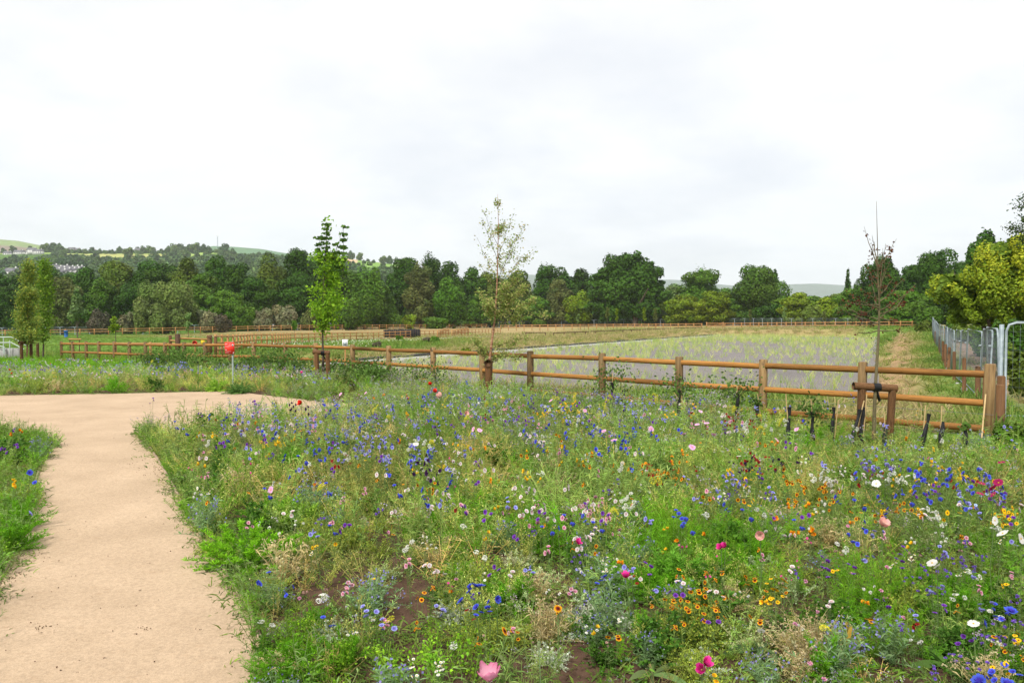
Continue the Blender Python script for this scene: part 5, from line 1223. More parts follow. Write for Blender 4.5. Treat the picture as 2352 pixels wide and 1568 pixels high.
def build_meadow(poly, n, seed, name, label, kindf, clip=None, mult=1.2):
    P = np.array(poly); lo = P.min(0); hi = P.max(0); A = (hi[0] - lo[0]) * (hi[1] - lo[1]); m = int(n * A)
    X = rg.uniform(lo[0], hi[0], m); Y = rg.uniform(lo[1], hi[1], m); k = inpoly(X, Y, poly) & (segdist(X, Y, poly) > .02)
    X, Y = X[k], Y[k]; px, py = pix(X, Y); k = (px > -170) & (px < 2750) & (py < 1900); X, Y, px, py = X[k], Y[k], px[k], py[k]
    kinds, sc, keep = kindf(X, Y, px, py); X, Y, px, py, kinds, sc = [v[keep] for v in (X, Y, px, py, kinds, sc)]
    n = len(X); w = np.array([off[k][0] + int(r * off[k][1]) for k, r in zip(kinds, rg.uniform(0, .999, n))])
    Z = terr(X, Y); o = G()
    tint = (1 + rg.uniform(-.32, .36, (n, 1)) + .12 * sn(X, Y, .9, 3)[:, None]) * (1 + rg.uniform(-.08, .08, (n, 3)))
    scatter(o, flat, np.stack([X, Y, Z], 1), w, sc * 1.0, rg.uniform(0, 6.28, n), tint * mult * np.array([1.10, 1.10, .82]), sc * rg.uniform(.8, 1.15, n))
    obj(name, o.mesh(name), M['leaf'], label=label, cat='wild plants', kind='stuff'); return n, o.n
def pick(n, table):
    ks = list(table); p = np.array([table[k] for k in ks], float); return np.array(ks, dtype=object)[rg.choice(len(ks), n, p=p / p.sum())]
def kf_main(X, Y, px, py):
    n = len(X); kinds = pick(n, {'corn': 28, 'grass': 16, 'broad': 11, 'seed': 19, 'dry': 9, 'feather': 9, 'ground': 8, 'mauve': 6, 'silver': 2})
    a = sn(X, Y, 1.1, 1); b = sn(X, Y, .8, 4); c = sn(X, Y, 1.6, 6)
    far = np.clip((Y - 8) / 5, 0, 1)
    def put(mask, table): 
        m = int(mask.sum()); 
        if m: kinds[mask] = pick(m, table)
    put((a > .8) & (rg.uniform(0, 1, n) < .8), {'feather': 8, 'corn': 1}); put((b > .75) & (rg.uniform(0, 1, n) < .7), {'seed': 5, 'dry': 3, 'grass': 2}); put((c > .9) & (rg.uniform(0, 1, n) < .7), {'grass': 3, 'corn': 4})
    put((far > .4) & (rg.uniform(0, 1, n) < .45 * far) & (px < 1750), {'mauve': 6, 'corn': 5})
    for cx, cy, rx, ry, tb in ((720, 1540, 330, 90, {'parsley': 9, 'ground': 1}), (1050, 1530, 150, 60, {'parsley': 4, 'ground': 3, 'grass': 1}), (1400, 1420, 110, 60, {'silver': 9, 'broad': 1}), (1260, 1490, 60, 40, {'silver': 6, 'ground': 1}), (1560, 1340, 40, 20, {'feather': 1}), (1640, 1380, 90, 70, {'seed': 6, 'feather': 2}), (1860, 1440, 70, 110, {'dry': 5, 'grass': 4, 'fox': 1}), (1530, 1290, 90, 60, {'feather': 9}),
                           (820, 1370, 110, 80, {'fox': 3, 'grass': 2, 'ground': 3}), (620, 1330, 90, 50, {'ground': 3, 'grass': 2, 'broad': 1}), (1700, 1270, 90, 50, {'feather': 4, 'broad': 1}), (1000, 1180, 90, 50, {'seed': 4, 'corn': 2, 'feather': 2}), (780, 1160, 60, 60, {'seed': 5, 'dry': 3}), (1110, 1080, 60, 40, {'dry': 4, 'seed': 6}), (2250, 1350, 150, 160, {'broad': 5, 'corn': 4, 'feather': 2}), (1380, 1170, 200, 60, {'corn': 6, 'grass': 4}), (1950, 1000, 250, 40, {'grass': 6, 'feather': 2, 'seed': 2}), (2250, 1040, 120, 30, {'grass': 5, 'corn': 2}), (1060, 1440, 60, 60, {'seed': 4, 'ground': 2}), (470, 1060, 90, 40, {'broad': 2, 'corn': 3, 'seed': 2}), (1780, 1240, 60, 30, {'feather': 5})):
        q = ((px - cx) / rx) ** 2 + ((py - cy) / ry) ** 2; put((q < 1) & (rg.uniform(0, 1, n) < .8), tb)
    dens = 1 - .10 * np.clip((7.0 - Y) / 2, 0, 1); dens = np.where(((px - 570) / 75) ** 2 + ((py - 1235) / 55) ** 2 < 1, .12, dens); dens = np.where(((px - 455) / 35) ** 2 + ((py - 1165) / 22) ** 2 < 1, .1, dens); lf = (px < 900) & (py > 960) & (py < 1400); put(lf & (rg.uniform(0, 1, n) < .4), {'seed': 4, 'dry': 2, 'corn': 4, 'silver': 1, 'grass': 2}); dens = np.where(lf & (sn(X, Y, .45, 7) > .7), .3, dens)
    for cx, cy, rx, ry, l in BARE:
        q = ((px - cx) / rx) ** 2 + ((py - cy) / ry) ** 2; dens = np.where(q < 1.2, np.minimum(dens, l * .7 + (1 - l * .7) * np.clip(q - .55, 0, 1) ** 1.3), dens)
    edge = segdist(X, Y, [tuple(p[:2]) for p in PATH])
    lowm = (np.isin(kinds, ['corn', 'mauve', 'feather', 'broad'])) & (Y < 5.0)
    keep = rg.uniform(0, 1, n) < dens
    sc = rg.uniform(.55, 1.2, n) * (1 + .12 * sn(X, Y, .5, 5)) * np.clip(.5 + (Y - 3.4) * .11, .5, 1.05); sc = np.where(kinds == 'parsley', np.clip(sc * 1.25, .5, .95), sc); sc *= np.clip(.7 + edge * .6, .7, 1)
    sc = np.where((px > 1750) & (py < 1100), sc * .82, sc)
    return kinds, sc, keep
N1 = build_meadow(MEADOW, 36, 1, 'meadow_undergrowth', 'dense mixed green stems, leaves and seed heads of the wildflower meadow', kf_main)
def kf_low(X, Y, px, py):
    n = len(X); kinds = pick(n, {'ground': 8, 'grass': 1, 'silver': .4}); dens = np.full(n, .9)
    for cx, cy, rx, ry, l in BARE:
        q = ((px - cx) / rx) ** 2 + ((py - cy) / ry) ** 2; dens = np.where(q < .8, .22, dens)
    return kinds, rg.uniform(.6, 1.3, n) * np.where(kinds == 'grass', .4, 1), (rg.uniform(0, 1, n) < dens) & (Y < 12)
N2 = build_meadow(MEADOW, 60, 2, 'ground_cover', 'low creeping weeds and seedlings on the brown soil', kf_low)
def kf_back(X, Y, px, py):
    n = len(X); kinds = pick(n, {'corn': 22, 'seed': 18, 'grass': 16, 'dry': 12, 'mauve': 14, 'broad': 8, 'feather': 6}); a = sn(X, Y, 1.4, 2)
    k = (a > .6); kinds[k] = pick(int(k.sum()), {'mauve': 3, 'corn': 4, 'seed': 2})
    k = (px < 330) & (py < 860); kinds[k] = pick(int(k.sum()), {'broad': 4, 'feather': 3, 'grass': 3})
    k = (py < 868) & (px > 330); kinds[k] = pick(int(k.sum()), {'broad': 4, 'grass': 4, 'corn': 2})
    e = segdist(X, Y, [tuple(p[:2]) for p in PATH]); sc = rg.uniform(.8, 1.25, n) * np.clip(.45 + e * .5, .45, 1.1) * 1.05
    return kinds, sc, np.ones(n, bool)
N3 = build_meadow(BACK, 12, 3, 'back_meadow_undergrowth', 'pale mixed stems and seed heads of the meadow beyond the path', kf_back, mult=1.4)
def kf_left(X, Y, px, py):
    n = len(X); kinds = pick(n, {'corn': 6, 'broad': 5, 'grass': 5, 'feather': 4, 'ground': 4, 'parsley': 3}); e = segdist(X, Y, [tuple(p[:2]) for p in PATH])
    dens = np.where((px > 10) & (px < 60) & (py > 1050) & (py < 1110), .35, 1.)
    return kinds, rg.uniform(.6, 1., n) * np.clip(.6 + e * .6, .6, .95) * np.clip(.7 + (Y - 5) * .06, .65, 1), rg.uniform(0, 1, n) < dens
N4 = build_meadow(LEFT, 50, 4, 'left_bed_undergrowth', 'green stems and leaves of the flower bed left of the path', kf_left)
def edge_run(pts, name, label, inward, n_per_m):
    P = np.array([p[:2] for p in pts]); seg = np.linalg.norm(np.diff(P, axis=0), axis=1); cum = np.concatenate([[0], np.cumsum(seg)]); n = int(cum[-1] * n_per_m)
    s_ = rg.uniform(0, cum[-1], n); X = np.interp(s_, cum, P[:, 0]); Y = np.interp(s_, cum, P[:, 1]); t2 = .1
    X2 = np.interp(s_ + t2, cum, P[:, 0]); Y2 = np.interp(s_ + t2, cum, P[:, 1]); d = unit(np.stack([X2 - X, Y2 - Y], 1)); nn = np.stack([-d[:, 1], d[:, 0]], 1) * inward
    off_ = rg.uniform(-.05, .2, n); X = X + nn[:, 0] * off_; Y = Y + nn[:, 1] * off_; wob = sn(X, Y, .7, 3); k = wob + rg.uniform(-.7, .7, n) > -.15; X, Y = X[k], Y[k]; n = len(X)
    kinds = pick(n, {'ground': 8, 'grass': 3, 'corn': 3, 'broad': 4, 'parsley': 2, 'feather': 1.5, 'silver': .5}); w = np.array([off[q][0] + int(r * off[q][1]) for q, r in zip(kinds, rg.uniform(0, .999, n))])
    sc = rg.uniform(.35, .75, n) * np.where(kinds == 'ground', 1.5, 1); o = G(); tint = (1.1 + rg.uniform(-.3, .3, (n, 1))) * np.ones((1, 3))
    scatter(o, flat, np.stack([X, Y, terr(X, Y) + .01], 1), w, sc, rg.uniform(0, 6, n), tint, sc * .9); obj(name, o.mesh(name), M['leaf'], label=label, cat='weeds', kind='stuff')
edge_run([PATH[i] for i in range(1, 17)], 'edge_weeds', 'ragged weeds creeping over the right path edging', -1, 45)
edge_run([PATH[i] for i in range(len(PR) + len(PF) + 2, len(PATH) - 1)], 'edge_weeds', 'ragged weeds creeping over the left path edging', -1, 45)
edge_run([PATH[i] for i in range(len(PR), len(PR) + len(PF))], 'edge_weeds', 'low grass fringe along the far edge of the path', -1, 26)
print('meadow verts', N1, N2, N3, N4)

# ------------------------------------------------------------------ flowers
def frame(tilt, az):
    n = np.array([math.sin(tilt) * math.cos(az), math.sin(tilt) * math.sin(az), math.cos(tilt)]); a = unit(np.cross(n, [0.1, 1, 0.02])); b = np.cross(n, a); return n, a, b
def petals(g, c, n, a, b, k, L_, w, cols, lift=.25, prof=(.35, 1, .95, .45), cup=0., rot=0):
    """flat ray petals; cols list of colours along the petal"""
    th = np.linspace(0, 2 * math.pi, k, endpoint=False) + rot + rg.normal(0, .06, k); m = len(prof); t = np.linspace(.08, 1, m)
    R = np.cos(th)[:, None] * a + np.sin(th)[:, None] * b; Lk = L_ * rg.uniform(.88, 1.1, k)
    P = c + R[:, None] * (t[None, :, None] * Lk[:, None, None]) + n * (lift * L_ * t[None, :, None] + cup * L_ * (t ** 2)[None, :, None])
    S = np.cross(R, n); C = np.array([cols[min(len(cols) - 1, int(i * len(cols) / m))] for i in range(m)])[None] * (1 + rg.uniform(-.12, .12, (k, 1, 1)))
    ribbon(g, P, np.array(prof)[None] * w, S, C)
def disc(g, c, n, a, b, r, h, col, k=8):
    th = np.linspace(0, 2 * math.pi, k, endpoint=False); R = np.cos(th)[:, None] * a + np.sin(th)[:, None] * b
    V = np.concatenate([c + R * r, c + R * r * .6 + n * h, [c + n * h * 1.25]]); Q = [[i, (i + 1) % k, k + (i + 1) % k, k + i] for i in range(k)] + [[k + i, k + (i + 1) % k, k + (i + 2) % k, 2 * k] for i in range(0, k, 2)]
    g.add(V, Q, np.array(col) * np.ones((len(V), 1)))
def head(kind, g, c, tilt=.5, az=-1.57, s=1.0, gc=None):
    n, a, b = frame(tilt, az); gc = gc or g
    if kind in CORN:
        c1, c2 = CORN[kind]
        petals(g, c, n, a, b, 9, .024 * s, .0075 * s, [c2, c1, c1], .35, (.25, .7, 1.2, .5)); petals(g, c, n, a, b, 6, .014 * s, .004 * s, [c2, c1], .9, (.6, 1, .5)); disc(gc, c - n * .014, n, a, b, .0065 * s, .012, (.10, .15, .06))
    elif kind in RAYS:
        cs, k, L_, w, dc, dr, cup = RAYS[kind]
        petals(g, c, n, a, b, k, L_ * s, w * s, cs, .12, (.35, .9, 1, .7), cup); disc(gc, c, n, a, b, dr * s, dr * .6 * s, dc)
    elif kind in CUPS:
        cs, k, L_, w = CUPS[kind]
        petals(g, c, n, a, b, k, L_ * s, w * s, cs, .9, (.4, 1, .95, .5), .5); petals(g, c, n, a, b, k, L_ * s * .72, w * s * .8, [tuple(v * .72 for v in cs[0])] + list(cs[:2]), 1.3, (.4, 1, .95, .5), .3, rot=.8); disc(gc, c, n, a, b, .006 * s, .006, (.35, .32, .08))
    elif kind in UMB:
        col, R_, sz, m = UMB[kind]
        d = rand_dirs(m, .05, 1); P = c + (a * d[:, :1] + b * d[:, 1:2]) * R_ * s * 1.0 + n * (d[:, 2:] * R_ * .35 * s); dots(g, P, sz * s, col, .15)
        q = P[rg.integers(0, m, 8)]; c0 = c - n * R_ * 1.0 * s; ribbon(gc, np.stack([np.repeat(c0[None], 8, 0), q], 1), np.full((8, 2), .0012), rand_dirs(8), np.array([[[.2, .26, .07]] * 2] * 8))
    elif kind in BALL:
        col, R_, m = BALL[kind]; d = rand_dirs(m, -.3, 1); d = d[:, :1] * a + d[:, 1:2] * b + d[:, 2:] * n; P = np.stack([np.repeat(c[None], m, 0), c + d * R_ * s * .6, c + d * R_ * s], 1)
        ribbon(g, P, np.array([.1, .25, .2])[None] * R_ * s, np.cross(d, rand_dirs(m)), jit(col, m, 3, .2))
CORN = {'corn_blue': ((.075, .125, .68), (.06, .04, .40)), 'corn_pale': ((.36, .38, .78), (.22, .18, .55)), 'corn_dark': ((.05, .012, .07), (.03, .01, .05)), 'corn_pink': ((.75, .42, .50), (.5, .15, .25)), 'corn_white': ((.76, .72, .68), (.6, .4, .42)), 'corn_violet': ((.20, .06, .42), (.12, .02, .25))}
RAYS = {'coreopsis': ([(.16, .008, .008), (.30, .02, .008), (.78, .36, .01), (.80, .42, .01)], 8, .021, .0095, (.05, .012, .006), .0065, -.15), 'coreopsis_yellow': ([(.35, .03, .01), (.80, .46, .01), (.82, .52, .01), (.82, .52, .01)], 8, .021, .0095, (.08, .02, .008), .006, -.1),
        'coreopsis_red': ([(.06, .005, .004), (.20, .01, .008), (.26, .012, .01), (.34, .03, .01)], 8, .020, .0095, (.05, .01, .006), .0065, -.1),
        'cosmos_pink': ([(.66, .20, .38), (.78, .36, .60), (.80, .42, .66), (.82, .48, .70)], 8,   .036, .0128, (.72, .46, .04), .007, 0), 'cosmos_white': ([(.80, .78, .72)] * 4, 8, .038, .0135, (.74, .46, .03), .0075, -.05), 'cosmos_crimson': ([(.24, .008, .05), (.36, .012, .09), (.40, .015, .11), (.42, .02, .12)], 8, .036, .013, (.66, .40, .03), .007, 0),
        'daisy': ([(.8, .8, .76)] * 3, 12, .013, .0034, (.74, .50, .02), .0055, -.25), 'marigold': ([(.78, .26, .01), (.80, .34, .015), (.82, .38, .02)], 12, .020, .0065, (.5, .14, .01), .007, .05), 'pink_small': ([(.62, .04, .22), (.74, .08, .34), (.76, .12, .38)], 5, .015, .0085, (.6, .4, .1), .003, .1), 'nigella': ([(.42, .55, .82)] * 3, 7, .018, .008, (.1, .14, .2), .005, .1)}
CUPS = {'poppy_red': ([(.50, .01, .006), (.74, .03, .012), (.80, .05, .02)], 4, .034, .026), 'poppy_pink': ([(.80, .52, .42), (.82, .40, .36), (.84, .46, .44)], 5, .036, .026), 'cal_poppy': ([(.80, .22, .008), (.84, .36, .012), (.86, .44, .02)], 4, .024, .017), 'cal_yellow': ([(.82, .44, .01), (.85, .60, .03), (.85, .64, .05)], 4, .022, .015), 'cal_magenta': ([(.50, .02, .16), (.76, .03, .30), (.80, .08, .38)], 4, .026, .018)}
UMB = {'dill': ((.66, .62, .05), .045, .0042, 90), 'white_umbel': ((.78, .78, .70), .028, .004, 70), 'gold_umbel': ((.78, .58, .03), .03, .0042, 60)}
BALL = {'scabious_pink': ((.72, .36, .50), .019, 34), 'scabious_fade': ((.48, .32, .26), .014, 26), 'echium': ((.22, .12, .52), .016, 24), 'white_ball': ((.80, .79, .72), .016, 30)}
def plant(kind, nh, h, spread, s=1.0, stem=(.17, .25, .08), facing=True, parts=False, leafk='corn', minh=.8):
    g = G(); gs = G() if parts else g; gc = G() if parts else None
    for i in range(nh):
        a = rg.uniform(0, 6.28); r = spread * math.sqrt(rg.uniform(0, 1)); hh = h * rg.uniform(minh, 1.0) if nh > 1 else h; e = np.array([r * math.cos(a), r * math.sin(a), hh])
        b = np.array([e[0] * .25, e[1] * .25, -.02]); mid = (b + e) / 2 + rg.normal(0, .012, 3)
        for q in (0, 1): ribbon(gs, np.stack([b, mid, e])[None], np.full((1, 3), .0015 if not parts else .0026), [[math.cos(q * 1.57), math.sin(q * 1.57), 0]], jit(stem, 1, 3))
        tl = rg.uniform(.1, 1.35); az = -1.57 + rg.normal(0, 1.5); head(kind, g, e, tl, az, s * rg.uniform(.85, 1.12), gc)
    nl = 5 * nh + 3; bz = rg.uniform(.1, .75, nl)[:, None]; bb = rg.normal(0, spread * .3, (nl, 3)) * [1, 1, 0] + [0, 0, 1] * bz * h
    blades(gs, bb, rand_dirs(nl, 0, .9), rg.uniform(.04, .09, nl), .0028, stem, 3, .3)
    return (g, gs, gc) if parts else g
# species: key, category, label, group, heads, height, spread, head scale, variants
SPEC = {
 'corn_blue': ('cornflower', 'bright blue cornflower on a thin grey green stem in the meadow', 3, .58, .07, 1.05), 'corn_pale': ('cornflower', 'pale lilac blue cornflower in the meadow', 4, .6, .08, 1.), 'corn_dark': ('cornflower', 'almost black maroon cornflower in the meadow', 3, .56, .07, 1.), 'corn_violet': ('cornflower', 'violet purple cornflower in the meadow', 3, .58, .08, 1.),
 'corn_pink': ('cornflower', 'soft pink cornflower in the meadow', 3, .5, .08, 1.05), 'corn_white': ('cornflower', 'creamy white cornflower in the meadow', 3, .5, .08, 1.05),
 'coreopsis': ('coreopsis', 'yellow edged coreopsis with a dark maroon centre', 3, .45, .07, 1.05), 'coreopsis_yellow': ('coreopsis', 'golden yellow coreopsis with a small dark eye', 3, .5, .07, 1.), 'coreopsis_red': ('coreopsis', 'deep red coreopsis in the meadow', 3, .5, .08, 1.),
 'cosmos_pink': ('cosmos', 'pink cosmos with a yellow eye in the meadow', 1, .62, .03, 1.0), 'cosmos_white': ('cosmos', 'white cosmos with a yellow eye', 1, .6, .03, 1.), 'cosmos_crimson': ('cosmos', 'crimson magenta cosmos with a yellow eye', 1, .6, .03, 1.),
 'daisy': ('daisy', 'small white daisy with a yellow centre', 5, .4, .06, 1.1), 'marigold': ('marigold', 'orange marigold in the meadow', 2, .5, .05, 1.), 'pink_small': ('pink flower', 'small magenta pink flower in the meadow', 3, .4, .06, 1.), 'nigella': ('nigella', 'pale blue nigella flower in the meadow', 2, .4, .05, 1.),
 'poppy_red': ('poppy', 'scarlet red poppy in the meadow', 1, .62, .02, 1.), 'poppy_pink': ('poppy', 'salmon pink poppy in the meadow', 1, .6, .02, 1.), 'cal_poppy': ('poppy', 'orange californian poppy cup', 2, .4, .05, 1.), 'cal_yellow': ('poppy', 'yellow californian poppy cup', 2, .42, .05, 1.), 'cal_magenta': ('poppy', 'hot pink cup shaped poppy', 1, .36, .02, 1.),
 'dill': ('dill', 'lime yellow dill umbel above the meadow', 2, .62, .06, 1.), 'white_umbel': ('white umbel', 'flat white umbel flower cluster', 3, .5, .07, 1.), 'gold_umbel': ('yellow umbel', 'golden yellow flower cluster in the meadow', 2, .5, .06, 1.),
 'scabious_pink': ('scabious', 'round pink scabious head on a bare stem', 1, .5, .03, 1.), 'scabious_fade': ('seed head', 'faded brownish pink round seed head on a stem', 2, .48, .05, 1.), 'echium': ('viper bugloss', 'violet blue bugloss flower spike', 5, .5, .07, 1.), 'white_ball': ('white flower', 'fluffy round white flower head', 3, .45, .07, 1.)}
NAMES = {'cornflower': 'cornflower', 'pink flower': 'pink_flower', 'white umbel': 'white_umbel_flower', 'yellow umbel': 'yellow_umbel_flower', 'seed head': 'seed_head', 'viper bugloss': 'bugloss', 'white flower': 'white_flower'}
FM = {}; HEADS = {}
for k, (cat, lab, nh, h, spd, s) in SPEC.items():
    FM[k] = []
    for v in range(4): FM[k].append(plant(k, nh, h, spd, s))
MES = {k: [g.mesh(k.replace('corn_', 'cornflower_').replace('cal_', 'poppy_') + '_mesh') for g in v] for k, v in FM.items()}
for v in MES.values():
    for m_ in v: m_.materials.append(M['flower'])
